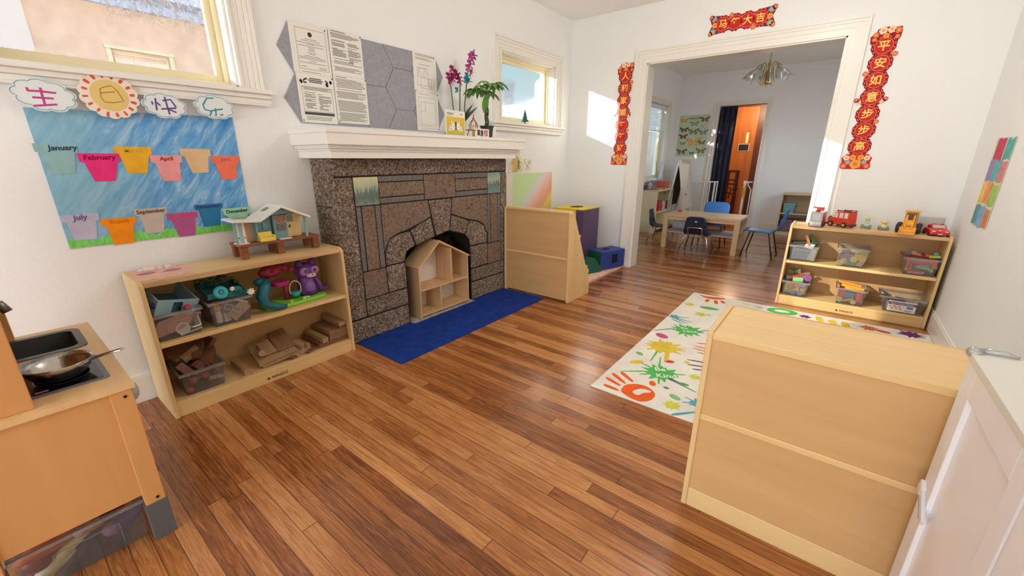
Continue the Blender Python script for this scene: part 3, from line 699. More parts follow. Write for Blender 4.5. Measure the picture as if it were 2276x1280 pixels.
# money tree
t = thing('money_tree', 'small braided money tree in square dark pot on the mantel', 'plant', (.28, 3.185, ZM))
obj('pot', MB().add([(-.03,-.03,0),(.03,-.03,0),(.03,.03,0),(-.03,.03,0),(-.04,-.04,.098),(.04,-.04,.098),(.04,.04,.098),(-.04,.04,.098)], [(0,3,2,1),(0,1,5,4),(1,2,6,5),(2,3,7,6),(3,0,4,7),(4,5,6,7)]).box(-.043,-.043,.088,.043,.043,.098), M('dark_pot', (52,58,56), .5), t, .003)
mb = MB()
for k in range(3):
    mb.tube([(.012*math.cos(2*PI*k/3+z*26), .012*math.sin(2*PI*k/3+z*26), .098+z) for z in [i*.016 for i in range(14)]], .0075, 7)
mb.tube([(0,0,.31),(.0,.004,.40)], .007, 6)
obj('trunk', mb, M('braided_trunk', (82,86,66), .7, var=.3, scale=40), t)
mb = MB(); mb2 = MB()
for k in range(13):
    a = 2*PI*k/13*2.0 + rnd.uniform(-.3,.3); el = rnd.uniform(.0,.75); L_ = rnd.uniform(.05,.12)
    tip = Vector((math.cos(a)*L_*.8, math.sin(a)*L_*1.1, .35 + el*.10)); mb2.tube([(0,0,.33), tuple(tip*.6+Vector((0,0,.145))), tuple(tip)], .0022, 5)
    for j in range(5):
        b_ = a + (j-2)*.55; leaf_mb(mb, tip, (math.cos(b_), math.sin(b_), .15-.12*abs(j-2)), rnd.uniform(.07,.11), .017, .55)
leaf_mb(mb, (.02,-.02,.33), (.1,-.35,-1), .15, .028, .0)
obj('leaf', mb, leaf_m, t); obj('stem', mb2, stem_m, t)
t = thing('plate', 'round grey-green plate leaning behind the money tree', 'plate', (.20, 3.262, ZM+.052))
Tp = Matrix.Rotation(PI/2, 4, 'Y')
obj('dish', MB().lathe([(0,.004),(.036,.004),(.050,.010),(.052,.007),(.040,0),(0,0)], (0,0,0), 30, 0, Tp), M('plate_glaze', (178,190,182), .3), t, smooth=True)
obj('rim', MB().lathe([(.050,.004),(.053,.010),(.050,.012)], (0,0,0), 30, 0, Tp), mc((50,62,56), .4), t)
solo('envelope', MB().box(-.002,-.006,0,0,.036,.098), paper, 'narrow white card standing beside the square dark pot', 'card', (.30, 3.242, ZM))
solo('figurine', MB().lathe([(.012,0),(.014,.012),(.008,.022),(.010,.03),(.004,.04),(0,.042)], (0,0,0), 12), M('grey_figurine', (120,116,112), .6), 'tiny grey figurine left of the yellow card', 'figurine', (.20, 2.80, ZM), smooth=True)
# pine tree ornament on the small window's sill
t = thing('pine_ornament', 'little dark green pine tree ornament on the window stool', 'ornament', (.035, 4.05, W2[2]+.001))
obj('tree', MB().lathe([(.040,.02),(.018,.052),(.030,.052),(.013,.080),(.021,.080),(.008,.106),(.013,.106),(0,.135)], (0,0,0), 10), M('pine_green', (50,104,92), .7, bmp=.6), t)
obj('trunk', MB().lathe([(.018,0),(.016,.004),(.006,.006),(.006,.022)], (0,0,0), 10), mc((74,66,52)), t)

# drawings on the wall right of the fireplace
t = thing('sketch_cutout', 'pen and crayon cut-out of figures under the mantel end', 'drawing', (.002, 3.80, 1.075))
obj('paper', MB().prism([(0,0),(.27,-.002),(.42,.01),(.43,.10),(.40,.135),(.31,.14),(.27,.12),(.23,.15),(.20,.20),(.16,.215),(.12,.19),(.08,.13),(0,.12)], 'x', 0, .001), M('cream_paper', (238,232,214), .85), t)
obj('robe', MB().prism([(.09,.01),(.075,.10),(.12,.155),(.17,.165),(.20,.13),(.19,.05),(.17,.01)], 'x', .001, .0016), M('crayon_robe', (214,196,120), .85, c2=(206,150,112), scale=14), t)
obj('sash', MB().prism([(.18,.03),(.185,.13),(.215,.11),(.23,.05),(.21,.02)], 'x', .001, .0016), mc((150,190,110), .85), t)
mb = MB()
def pen(p): mb.tube([(.0016,a,b) for a, b in p], .0014, 4)
for p in ([(.15,.16),(.145,.19),(.165,.21),(.19,.20),(.195,.17)],[(.09,.01),(.06,.06),(.075,.11),(.12,.155)],[(.19,.12),(.25,.09),(.28,.07),(.25,.06)],[(.20,.05),(.23,.01),(.27,.05)],[(.31,.02),(.34,.07),(.30,.10),(.29,.135)],[(.34,.07),(.39,.09),(.41,.13)],[(.34,.02),(.345,.07),(.38,.03)],[(.01,.02),(.05,.04),(.02,.07),(.06,.09)],[(0,0.004),(.14,.006),(.21,.01)],[(.36,.10),(.375,.115),(.39,.10),(.375,.09),(.36,.10)],[(.02,.10),(.06,.10)]): pen(p)
obj('pen_line', mb, mc((72,70,68), .8), t)
t = thing('rainbow_painting', 'green and pink rainbow painting taped low beside the fireplace', 'painting', (.002, 3.885, .66))
def rb():
    m, t_, b, N, L = nodes('rainbow_wash'); v = coords(t_); tc = N.new('ShaderNodeTexCoord'); sp = N.new('ShaderNodeSeparateXYZ'); L.new(tc.outputs['Object'], sp.inputs[0])
    a = N.new('ShaderNodeMath'); a.operation = 'MULTIPLY_ADD'; a.inputs[1].default_value = -1.15; L.new(sp.outputs[2], a.inputs[0]); L.new(sp.outputs[1], a.inputs[2])
    n = N.new('ShaderNodeMath'); n.operation = 'MULTIPLY_ADD'; n.inputs[1].default_value = .16; L.new(noise(t_, coords(t_, (1,4,1), (.7,0,0)), 6, 4), n.inputs[0]); L.new(a.outputs[0], n.inputs[2])
    mr = N.new('ShaderNodeMapRange'); mr.inputs['From Min'].default_value = -.45; mr.inputs['From Max'].default_value = .95; L.new(n.outputs[0], mr.inputs['Value'])
    L.new(ramp(t_, mr.outputs[0], [(.08,(196,226,164)),(.38,(206,230,176)),(.45,(214,226,222)),(.52,(232,214,206)),(.60,(240,190,172)),(.70,(236,170,148)),(.745,(238,176,140)),(.77,(244,216,116)),(1,(246,220,120))]), b.inputs['Base Color'])
    b.inputs['Roughness'].default_value = .85; return m
obj('sheet', MB().box(0,0,0,.001,.752,.406), rb(), t)
solo('corner_board', MB().box(0,0,0,.006,.100,.33), M('white_board', (232,226,214), .5), 'white strip of board between fireplace and rainbow painting', 'board', (.001, 3.787, .74))
# stripe painting on the right wall
t = thing('stripe_painting', 'painted paper strip of crayon colour blocks on the right wall', 'painting', (XR-.002, 4.45, .81))
obj('sheet', MB().prism([(-.372,.01),(-.372,.525),(.02,.53),(.0,.0)], 'x', -.001, 0), M('strip_paper', (226,216,196), .85), t)
for (a,b,c,d), col in zip([(-.02,-.20,.40,.525),(-.22,-.365,.405,.52),(.0,-.11,.275,.40),(-.115,-.245,.275,.40),(-.25,-.365,.27,.39),(-.0,-.10,.14,.265),(-.105,-.225,.145,.27),(-.23,-.36,.135,.26),(-.005,-.11,.01,.13),(-.11,-.23,.0,.125),(-.24,-.36,.01,.12)],
        [(206,74,104),(92,186,170),(160,144,186),(112,190,196),(226,138,146),(240,208,112),(236,160,104),(168,208,108),(104,158,156),(128,178,222),(216,146,98)]):
    n_ = 7; p = [(a+(b-a)*i/n_, d+rnd.uniform(-.008,.008)) for i in range(n_+1)] + [(b+(a-b)*i/n_, c+rnd.uniform(-.006,.006)) for i in range(n_+1)]
    obj('colour_block', MB().prism(p, 'x', -.0018, -.001), mc(col, .85, var=.12), t)
# ================================================================ TOY SHELVES (three of one kind)
maple = wood('maple_plywood', (236,206,150), (220,184,124), 'x', 5, .40, .30)
maple_v = wood('maple_plywood_upright', (232,204,152), (214,180,124), 'z', 5, .42, .30)
maple_b = wood('maple_back_panel', (214,176,122), (198,156,102), 'x', 4, .45, .30)
maple_e = wood('maple_ply_edge', (226,192,142), (182,140,98), 'x', 9, .5, .2)
burn = mc((112,86,36), .7)
def toy_shelf(label, loc, rz, L=.967, D=.31, H=.692, logo=True):
    """local x along the front, y=0 the open front, y=D the back"""
    t = thing('toy_shelf', label, 'shelf', loc, rz)
    prof = [(0,0),(0,H-.030),(.004,H-.014),(.030,H),(D-.012,H),(D,H-.012),(D,0)]
    for x in (0, L-.018): obj('side_panel', MB().prism(prof, 'x', x, x+.018), maple_v, t, .003)
    a, b = .018, L-.018
    obj('top', MB().box(a, .022, H-.028, b, D-.001, H-.006), maple, t, .002)
    obj('top_edge', MB().box(a, .010, H-.030, b, .024, H-.006), maple_e, t, .002)
    obj('middle_shelf', MB().box(a, .006, .368, b, D-.001, .390), maple, t, .003)
    obj('bottom_shelf', MB().box(a, .006, .060, b, D-.012, .080), maple, t, .002)
    kb = obj('kickboard', MB().box(a, .008, 0, b, .024, .060), maple, t, .002)
    if logo:
        lg = text_mb('WINGYZ', .022, (.492, .0074, .026), (1,0,0), (0,0,1), .0006, bold=.0005)
        T = Matrix.Translation((.4315, .0074, .026)) @ Matrix.Rotation(PI/2, 4, 'X')
        lg.lathe([(.0045,-.0006),(.0045,.0006),(.0072,.0006),(.0072,-.0006)], (0,0,0), 14, 0, T).box(.4265,.0068,.029,.4285,.0078,.036)
        obj('logo', lg, burn, kb)
    obj('back_panel', MB().box(a, D-.012, .060, b, D-.007, H-.02), maple_b, t)
    obj('back_rail', MB().box(a, D-.020, 0, b, D-.002, .078), maple, t, .003)
    return t
toy_shelf('maple toy shelf beside the fireplace with blue dollhouse on top', (.342, .793, 0), 90)
toy_shelf('maple toy shelf in the far right corner with toy vehicles on top', (2.411, 4.582, 0), 0, L=.962, D=.295)
toy_shelf('maple toy shelf seen from behind beside the white cabinet', (3.396, 2.130, 0), 180, L=.968, D=.340, logo=False)

# clear bins ------------------------------------------------------
clr = clear('clear_bin_plastic', (250,251,252), .07, .05); clr_r = clear('clear_bin_rim', (244,246,248), .10, .16)
def bin_(label, loc, rz=0, L=.195, W=.235, H=.135, tp=.014, group=None):
    """local: front edge along x, depth along +y; origin at bottom front left"""
    t = thing('storage_bin', label, 'bin', loc, rz, group)
    mb = MB(); th = .0018
    def ring(k, z): return [(k, k, z), (L-k, k, z), (L-k, W-k, z), (k, W-k, z)]
    vs_ = ring(tp, 0)+ring(0, H)+ring(tp+th, th)+ring(th, H)
    fs_ = [(0,3,2,1)]+[(i,(i+1)%4,4+(i+1)%4,4+i) for i in range(4)]+[(8,9,10,11)]+[(8+i,12+i,12+(i+1)%4,8+(i+1)%4) for i in range(4)]+[(4+i,4+(i+1)%4,12+(i+1)%4,12+i) for i in range(4)]
    mb.add(vs_, fs_)
    obj('body', mb, clr, t)
    mb = MB(); k = .007
    for a, b, c, d in ((-k,-k,L+k,.001),(-k,W-.001,L+k,W+k),(-k,.001,.001,W-.001),(L-.001,.001,L+k,W-.001)): mb.box(a,b,H-.003,c,d,H+.001)
    for a, b, c, d in ((-k,-k,L+k,-k+.0015),(-k,W+k-.0015,L+k,W+k),(-k,-k,-k+.0015,W+k),(L+k-.0015,-k,L+k,W+k)): mb.box(a,b,H-.014,c,d,H+.001)
    obj('rim', mb, clr_r, t)
    mb = MB(); q = lambda z: tp*(1-z/H)-.0012      # moulded label frame on the front wall
    for x0, x1, z0, z1 in ((.25,.26,.14,.66),(.77,.78,.14,.66),(.25,.78,.65,.67)):
        mb.add([(L*x0,q(H*z0),H*z0),(L*x1,q(H*z0),H*z0),(L*x1,q(H*z1),H*z1),(L*x0,q(H*z1),H*z1),(L*x0,q(H*z0)+.003,H*z0),(L*x1,q(H*z0)+.003,H*z0),(L*x1,q(H*z1)+.003,H*z1),(L*x0,q(H*z1)+.003,H*z1)],[(0,1,2,3),(4,7,6,5),(0,4,5,1),(1,5,6,2),(2,6,7,3),(3,7,4,0)])
    obj('label_frame', mb, clr_r, t)
    return t
# left shelf: front faces +x, so bins are turned 90 degrees
bin_('clear bin of dollhouse bits with pale blue toy room on top', (.318, .809, .3905), 90, .188, .235, .132)
bin_('clear bin of small toys with turquoise round toy on top', (.318, 1.030, .3905), 90, .190, .235, .134)
bin_('clear bin of wooden blocks on the bottom shelf', (.318, .853, .0805), 90, .188, .235, .125)

def piece(name, mb, mat, label, cat, loc, rot=(0,0,0), group=None, bevel=0, smooth=False):
    return solo(name, mb, mat, label, cat, loc, 0, group, bevel, smooth, rot)
def cyl(r, h, n=16): return MB().lathe([(r,-h/2),(r,h/2)], (0,0,0), n)
def brick(x, y, z): return MB().box(-x/2,-y/2,-z/2,x/2,y/2,z/2)
# --- bin 1 (world x .085-.31, y .81-1.0)
pb = mc((140,176,190), .45); pbd = mc((86,124,142), .5)
t = thing('toy_room', 'pale blue open toy room tipped on the left bin', 'dollhouse room', (.20, .905, .566)); t.rotation_euler = [math.radians(a) for a in (-15, 22, 8)]
obj('floor_panel', MB().box(-.10,-.085,-.043,.085,.085,-.037), pbd, t)
obj('side_panel', MB().box(-.10,-.085,-.043,.085,-.079,.040), pb, t)
obj('side_panel', MB().box(-.10,.079,-.043,.085,.085,.040), pb, t)
obj('front_panel', MB().box(.085,-.085,-.045,.091,-.02,.042).box(.085,.022,-.045,.091,.087,.042).box(.085,-.02,.030,.091,.022,.042).box(.085,-.02,-.045,.091,.022,-.033), mc((158,194,208), .45), t)
piece('toy_ramp', MB().prism([(-.085,-.02),(-.05,.03),(.03,.045),(.09,.03),(.06,-.01),(.02,-.03),(-.07,-.045)], 'x', -.004, .004), mc((206,156,128), .6), 'pinkish tan curved toy panel against the front of the left bin', 'toy', (.296, .885, .455), (0,-4,0), bevel=.002)
mbr = MB().lathe([(.021,-.004),(.029,-.004),(.029,.004),(.021,.004),(.021,-.004)], (0,0,0), 24).lathe([(.0,-.001),(.021,-.001),(.021,.001),(0,.001)], (0,0,0), 24)
piece('toy_mirror', mbr, mc((232,230,222), .4), 'round white toy ring low in the left bin', 'toy', (.300, .915, .430), (0,88,0))
piece('toy_chair', MB().box(-.02,-.02,-.025,.02,.02,-.02).box(-.02,-.02,-.02,-.015,.02,.028).box(-.02,-.02,-.028,-.016,-.016,-.025), mc((232,230,224), .4), 'white toy seat low in the left bin beside the ring', 'toy', (.292, .962, .448), (10,0,-70))
piece('toy_rail', brick(.010,.09,.008), mc((226,224,216), .4), 'white toy rail on the floor of the left bin', 'toy', (.297, .945, .405), (8,0,0))
piece('toy_figure', MB().ball((0,0,.02),.017,10).tube([(0,0,.012),(0,0,-.02)], [.010,.016], 10), mc((40,58,140), .45), 'royal blue toy figure at the corner of the left bin', 'toy', (.275, .842, .545), (20,20,0), smooth=True)
piece('toy_figure', MB().ball((0,0,0),(.02,.016,.014),10,wob=.15), mc((198,62,98), .45), 'crimson toy bit under the pale blue room', 'toy', (.285, .955, .523))
piece('toy_leafy', MB().ball((0,0,0),(.03,.035,.018),12,wob=.3), mc((66,104,92), .6), 'dark green toy foliage in the left bin', 'toy', (.24, .965, .515))
piece('toy_branch', MB().tube([(0,-.03,0),(.01,0,.008),(0,.03,-.006)], .006, 7).tube([(.01,0,.008),(.005,.01,.03)], .005, 7), mc((206,200,198), .5), 'pale grey toy branch at the right of the left bin', 'toy', (.288, .968, .487))
piece('toy_blanket', MB().ball((0,0,0),(.075,.085,.045),18,wob=.12), mc((150,132,118), .8), 'brownish toy pile filling the left bin', 'toy', (.205, .905, .445))
# --- bin 2 (y 1.03-1.22)
teal = M('teal_toy', (44,118,116), .4, var=.25, scale=40); turq = mc((58,176,188), .4)
t = thing('toy_reel', 'turquoise round toy on top of the second bin', 'toy', (.298, 1.098, .563)); t.rotation_euler = (0, math.radians(70), 0)
obj('disc', MB().lathe([(0,-.012),(.024,-.013),(.033,-.006),(.034,.004),(.027,.011),(.013,.011),(.011,.004),(0,.004)], (0,0,0), 24), turq, t, smooth=True)
obj('hub', MB().lathe([(0,.004),(.010,.004),(.008,.012),(0,.013)], (0,0,0), 14), mc((92,134,150), .4), t)
piece('toy_tray', MB().box(-.09,-.09,-.012,.09,.09,-.006).box(-.09,-.09,-.012,-.084,.09,.02).box(.084,-.09,-.012,.09,.09,.02).box(-.09,-.09,-.012,.09,-.084,.02).box(-.09,.084,-.012,.09,.09,.02), teal, 'dark teal toy tray lying across the second bin', 'toy', (.205, 1.128, .552), (-6,10,0), bevel=.003)
mb = MB()
for k in range(14):
    a = Vector((rnd.uniform(-.06,.07), rnd.uniform(-.07,.07), rnd.uniform(-.01,.02))); b_ = a+Vector((rnd.uniform(-.04,.04), rnd.uniform(-.05,.05), rnd.uniform(-.01,.03)))
    mb.tube([a, (a+b_)/2+Vector((0,0,.012)), b_], rnd.uniform(.003,.007), 6)
o = solo('toy_fronds', mb, M('olive_fronds', (84,96,58), .6, var=.4, scale=60), 'tangle of olive toy fronds heaped on the second bin', 'toy', (.185, 1.13, .585)); o['kind'] = 'stuff'
piece('toy_flower', MB().ball((0,0,0),(.006,.013,.013),10), mc((230,226,220), .5), 'white bead flower stuck on the teal toys', 'toy', (.300, 1.152, .570), smooth=True)
piece('toy_scarf', MB().ball((0,0,0),(.010,.026,.018),10,wob=.15), mc((38,112,118), .5), 'dark teal toy shell right of the turquoise round toy', 'toy', (.298, 1.172, .563))
flo = []
for i in range(48):
    a = 2*PI*i/48; r = .0165+.004*math.cos(8*a); flo.append((r*math.cos(a), r*math.sin(a)))
piece('toy_flower', MB().prism(flo, 'x', -.004, .004), mc((242,234,216), .5), 'cream scalloped flower clipped to the corner of the second bin', 'toy', (.322, 1.226, .541), bevel=.001)
t = thing('brush_jar', 'small clear jar of little brushes at the front of the second bin', 'jar', (.283, 1.073, .405))
obj('body', MB().lathe([(.014,0),(.015,.05),(.013,.062)], (0,0,0), 16), mc((224,226,224), .3), t)
obj('band', MB().lathe([(.018,.066),(.020,.078),(.018,.09),(.015,.078)], (0,0,0), 16), mc((222,178,112), .5), t)
mb = MB()
for k in range(5): mb.tube([(rnd.uniform(-.008,.008),rnd.uniform(-.008,.008),.06),(rnd.uniform(-.014,.014),rnd.uniform(-.014,.014),.112)], .0022, 5)
obj('brush', mb, mc((196,156,96), .5), t)
piece('toy_box', brick(.02,.034,.05), mc((200,206,204), .5), 'pale grey toy box at the front of the second bin', 'toy', (.275, 1.108, .425), (0,0,12), bevel=.002)
piece('toy_door', MB().box(-.003,-.05,-.03,.003,.05,.03), mc((206,172,150), .5), 'tan toy panel leaning in the second bin', 'toy', (.293, 1.163, .450), (35,0,0), bevel=.001)
piece('toy_ladder', MB().box(-.003,-.04,-.016,.003,.04,-.010).box(-.003,-.04,.010,.003,.04,.016).box(-.003,-.04,-.016,.003,-.034,.016).box(-.003,-.002,-.016,.003,.004,.016).box(-.003,.034,-.016,.003,.04,.016), mc((222,214,208), .5), 'pale toy ladder leaning in the second bin', 'toy', (.300, 1.135, .470), (-30,0,0))
piece('toy_slab', brick(.012,.062,.008), mc((236,234,230), .4), 'white toy slab near the rim of the second bin', 'toy', (.296, 1.182, .497), (-28,0,0))
piece('toy_pile', MB().ball((0,0,0),(.07,.075,.045),16,wob=.12), mc((168,156,144), .8), 'greyish toy pile deep in the second bin', 'toy', (.20, 1.125, .450))

# --- pink card on the shelf top
ZT = .6865
t = thing('mask_card', 'pink animal mask card lying on the shelf top', 'card', (.165, .905, ZT))
def P2(pts): return [(x-.165, y-.905) for x, y in pts]
obj('card', MB().prism(P2([(.022,.800),(.295,.805),(.300,1.012),(.15,1.030),(.045,1.028),(.030,.99),(.04,.93),(.03,.88)]), 'z', 0, .003), M('pink_card', (240,192,178), .8, var=.10, scale=25), t)
mb = MB()
for cx, cy in ((.155,.862),(.165,.958)): mb.prism([(cx-.165+.023*math.cos(a*PI/12), cy-.905+.036*math.sin(a*PI/12)) for a in range(24)], 'z', .003, .0036)
obj('eye_patch', mb, mc((172,122,122), .8), t)
mb = MB()
for k in range(26): mb.ball((-.10+rnd.uniform(-.03,.035), rnd.uniform(-.05,.07), .006), (.013,.013,.006), 8)
obj('cotton_tuft', mb, mc((236,214,204), .9), t)

# --- blue dollhouse on the shelf top
BR = wood('toy_brown_plank', (158,92,60), (120,64,42), 'y', 9, .5); dt = mc((136,178,178), .5); wt = mc((238,238,232), .45)
t = thing('dollhouse', 'blue and white toy beach house on brown stilts', 'dollhouse', (.145, 1.47, ZT))
def Q(mb): return mb
obj('deck', MB().box(-.09,-.215,.066,.055,.225,.080), BR, t, .002)
for y in (-.190, -.002, .205):
    for x in (-.075, .028): obj('stilt', MB().box(x-.012,y-.020,0,x+.024,y+.016,.066), BR, t, .003)
roof = [(-.236,.205),(-.228,.216),(-.105,.208),(.020,.276),(.178,.200),(.176,.189),(.020,.262),(-.100,.194)]
rf = obj('roof', MB().prism(roof, 'x', -.085, .080), wt, t, .002)
obj('skylight', MB().box(-.05,-.20,.2132,-.01,-.13,.2142).add([(-.045,-.045,.2425),(-.045,-.012,.2605),(.0,-.012,.2605),(.0,-.045,.2425)],[(0,1,2,3)]), mc((120,140,136), .4), rf)
obj('back_wall', MB().prism([(-.10,.080),(.155,.080),(.155,.195),(.02,.258),(-.10,.194)], 'x', -.07, -.062), dt, t)
obj('gable', MB().prism([(-.045,.216),(.085,.222),(.02,.254)], 'x', .010, .016), dt, t)
w1_ = obj('side_wall', MB().box(-.066,-.104,.080,.012,-.096,.200), dt, t); obj('window', MB().box(.0,-.04,.0,.0,-.04,.0), dt, w1_) if False else None
obj('room_wall', MB().box(-.020,-.096,.080,-.014,-.012,.212).box(-.02,-.06,.14,-.008,-.03,.18), mc((112,154,158), .5), t)
obj('bedroom_screen', MB().box(-.03,-.165,.080,-.024,-.110,.196), mc((206,168,136), .6), t)
cl = obj('closet', MB().box(-.01,-.208,.080,.030,-.165,.195), wt, t, .002)
obj('closet_stripe', MB().box(.030,-.196,.082,.0312,-.178,.194), mc((164,190,202), .5), cl)
mb = MB()
for y in (-.200,-.172): mb.ball((.031,y,.115),.0035,8)
obj('closet_knob', mb, blk, cl)
obj('closet_base', MB().box(-.02,-.215,.080,.040,-.155,.086), wt, t)
fr = obj('kitchen_unit', MB().box(-.02,-.008,.080,.008,.066,.215), mc((118,158,162), .5), t, .002)
obj('kitchen_shelf', MB().box(.008,.004,.172,.0092,.058,.208), M('kitchen_print', (176,120,98), .6, var=.6, scale=120), fr)
obj('kitchen_oven', MB().box(.008,.004,.122,.0092,.062,.166), M('oven_print', (120,118,116), .6, var=.6, scale=120), fr)
dr = obj('door', MB().box(-.02,.068,.080,-.012,.152,.213), mc((232,208,138), .5), t, .001)
obj('door_window', MB().box(-.012,.078,.168,-.011,.112,.206), mc((128,152,156), .3), dr)
obj('door_sign', MB().ob((-.011,.088,.142),(.001,.010,.016),(-30,0,0)), mc((70,66,60), .6), dr)
obj('post', MB().box(.045,.148,.080,.055,.160,.204), dt, t); obj('post', MB().box(.045,-.225,.080,.055,-.213,.204), dt, t)
obj('doorstep', MB().box(.02,.0,.080,.052,.065,.084), wt, t)
t = thing('toy_sofa', 'yellow toy sofa on the dollhouse deck', 'toy sofa', (.176, 1.405, ZT+.0805))
ys = mc((240,214,92), .5)
obj('seat', MB().box(-.015,-.036,.0,.020,.036,.022), ys, t, .003); obj('backrest', MB().box(-.022,-.036,.0,-.012,.036,.050), ys, t, .003)
for y in (-.040,.034): obj('armrest', MB().box(-.02,y,0,.021,y+.008,.033), ys, t, .003)

# --- squirrel tree playset on the middle shelf
ZS = .3905
t = thing('animal_playset', 'tree house playset with purple raccoon on green base', 'playset', (.21, 1.49, ZS))
obj('base', MB().prism([(-.075+.0,-.185),(.06,-.185),(.085,-.12),(.080,.05),(.070,.150),(.045,.172),(-.06,.165),(-.08,.10)], 'z', 0, .022), M('grass_green_plastic', (134,200,64), .45), t, .006)
bk = M('red_bark_plastic', (166,52,74), .45, var=.35, scale=45, bmp=.5, bscale=40); mg = mc((168,50,104), .4)
obj('trunk', MB().tube([(0,-.155,.02),(.0,-.150,.10),(-.01,-.13,.19),(-.01,-.095,.215)], [.020,.014,.020,.028], 10).tube([(-.01,-.04,.02),(0,-.045,.12)], [.018,.012], 10), bk, t, smooth=True)
obj('crown', MB().ball((0,-.115,.208),(.040,.060,.036),16,wob=.08), bk, t, smooth=True)
obj('bough', MB().tube([(-.01,-.09,.215),(-.01,-.03,.213),(-.01,.03,.185),(-.01,.07,.135)], [.026,.020,.016,.012], 10), bk, t, smooth=True)
obj('bough_spots', MB().ob((.012,-.05,.214),(.006,.014,.010)).ob((.010,-.015,.206),(.006,.010,.012)).ob((.008,.015,.192),(.006,.012,.008)).ob((.006,.045,.166),(.006,.008,.012)).ball((.036,-.118,.210),(.006,.012,.012),8), mc((96,26,44), .6), t)
obj('balcony', MB().lathe([(.030,.118),(.048,.122),(.050,.140),(.044,.146),(0,.146)], (.01,-.075,0), 20), mg, t, .002)
mb = MB()
pth = [(.03,-.155,.165),(.055,-.175,.14),(.065,-.20,.09),(.075,-.19,.045),(.085,-.14,.022),(.09,-.09,.014)]
for k in range(2): pass
mb.tube(pth, [.026,.030,.032,.028,.020,.012], 10)
mb.ball((.02,-.175,.165),(.03,.040,.024),12)
obj('slide', mb, M('teal_slide_plastic', (28,104,116), .35), t, smooth=True)
hp = [(.02+.0, -.0+.033*math.cos(a*PI/14), .085+.045*math.sin(a*PI/14)) for a in range(15)]
sw = obj('swing_basket', MB().lathe([(.022,.038),(.028,.062),(.025,.066),(0,.058)], (.02,0,0), 18), turq, t, smooth=True)
obj('swing_handle', MB().tube([(.02,.030,.055)]+hp+[(.02,-.030,.055)], .0032, 6), mc((232,204,150), .5), sw)
pu = M('purple_plastic', (112,66,146), .4, var=.18, scale=30); pul = mc((162,126,178), .45)
rc = obj('raccoon', MB().lathe([(.050,.0),(.060,.03),(.056,.08),(.046,.118),(.030,.125)], (-.01,.088,.022), 20).ball((-.008,.092,.172),(.052,.070,.050),18).tube([(-.02,.13,.035),(.0,.165,.04),(.02,.19,.045),(.03,.195,.05)], [.018,.018,.014,.006], 10).tube([(.035,.118,.13),(.055,.135,.085),(.045,.14,.045)], [.012,.012,.008], 8), pu, t, smooth=True)
mb = MB()
for s in (-1,1): mb.lathe([(.026,0),(.019,.026),(0,.056)], (-.004,.092+s*.040,.200), 12)
obj('ear', mb, pu, rc, smooth=True)
mb = MB()
for s in (-1,1): mb.ball((.034,.092+s*.032,.176),(.013,.027,.027),12)
obj('face_mask', mb, pul, rc, smooth=True)
mb = MB()
for s in (-1,1): mb.ball((.042,.092+s*.028,.178),(.008,.010,.012),10)
obj('eye', mb, mc((70,44,92), .3), rc, smooth=True)
obj('muzzle', MB().ball((.042,.096,.148),(.016,.030,.013),12), mc((224,202,206), .5), rc, smooth=True)
obj('nose', MB().ball((.058,.097,.155),(.004,.005,.004),8), blk, rc)
obj('belly', MB().ball((.030,.085,.075),(.022,.036,.046),14), mc((132,92,164), .45), rc, smooth=True)
mb = MB()
for x, y in ((.07,-.15),(.06,-.145),(.075,-.055),(.07,.02),(.062,.035),(.07,.045)): mb.ball((x,y,.028),(.009,.011,.010),8)
obj('bush', mb, mc((176,216,112), .5), t, smooth=True)
# --- wooden blocks on the bottom shelf (shelf top at z .080)
bw = wood('block_wood', (160,126,92), (118,88,62), 'x', 14, .55, .3); bwl = wood('pale_block_wood', (188,156,116), (150,118,82), 'x', 14, .55, .3); bwd = wood('red_block_wood', (140,98,76), (102,66,50), 'x', 14, .55, .3)
ZB0 = .0805
def plank(label, c, d, rot, mat=bw, group=None, name='wooden_block'): return piece(name, brick(*d), mat, label, 'block', c, rot, group, .0015)
# row stack at the right end, lengths run along x (shelf depth)
G1 = 'wooden planks stacked at the right end of the bottom shelf'
L_ = .22
for lab, y, z, d, m_, dx in (
 ('reddish plank lying lowest at the right end of the stack', 1.650, .0945, (.235,.21,.026), bwd, 0),
 ('pale plank with square end, second layer of the stack', 1.586, .1245, (.235,.036,.032), bwl, .010),
 ('long tan plank in the middle layer against the side panel', 1.686, .1215, (.235,.138,.026), bw, 0),
 ('tan square-ended plank in the third layer of the stack', 1.642, .1500, (.23,.040,.029), bw, 0),
 ('wide tan plank in the third layer against the side panel', 1.710, .1500, (.23,.090,.029), bw, 0),
 ('flat reddish plank just under the topmost plank', 1.722, .1735, (.23,.062,.016), bwd, 0),
 ('topmost pale tan plank of the stack at the right end', 1.723, .1950, (.235,.064,.025), bwl, 0)):
    plank(lab, (.185+dx, y, z), d, (0,0,0), m_)
plank('thin reddish plank lying flat in front of the cylinders', (.265, 1.490, .0875), (.09,.09,.012), (0,0,20), bwd)
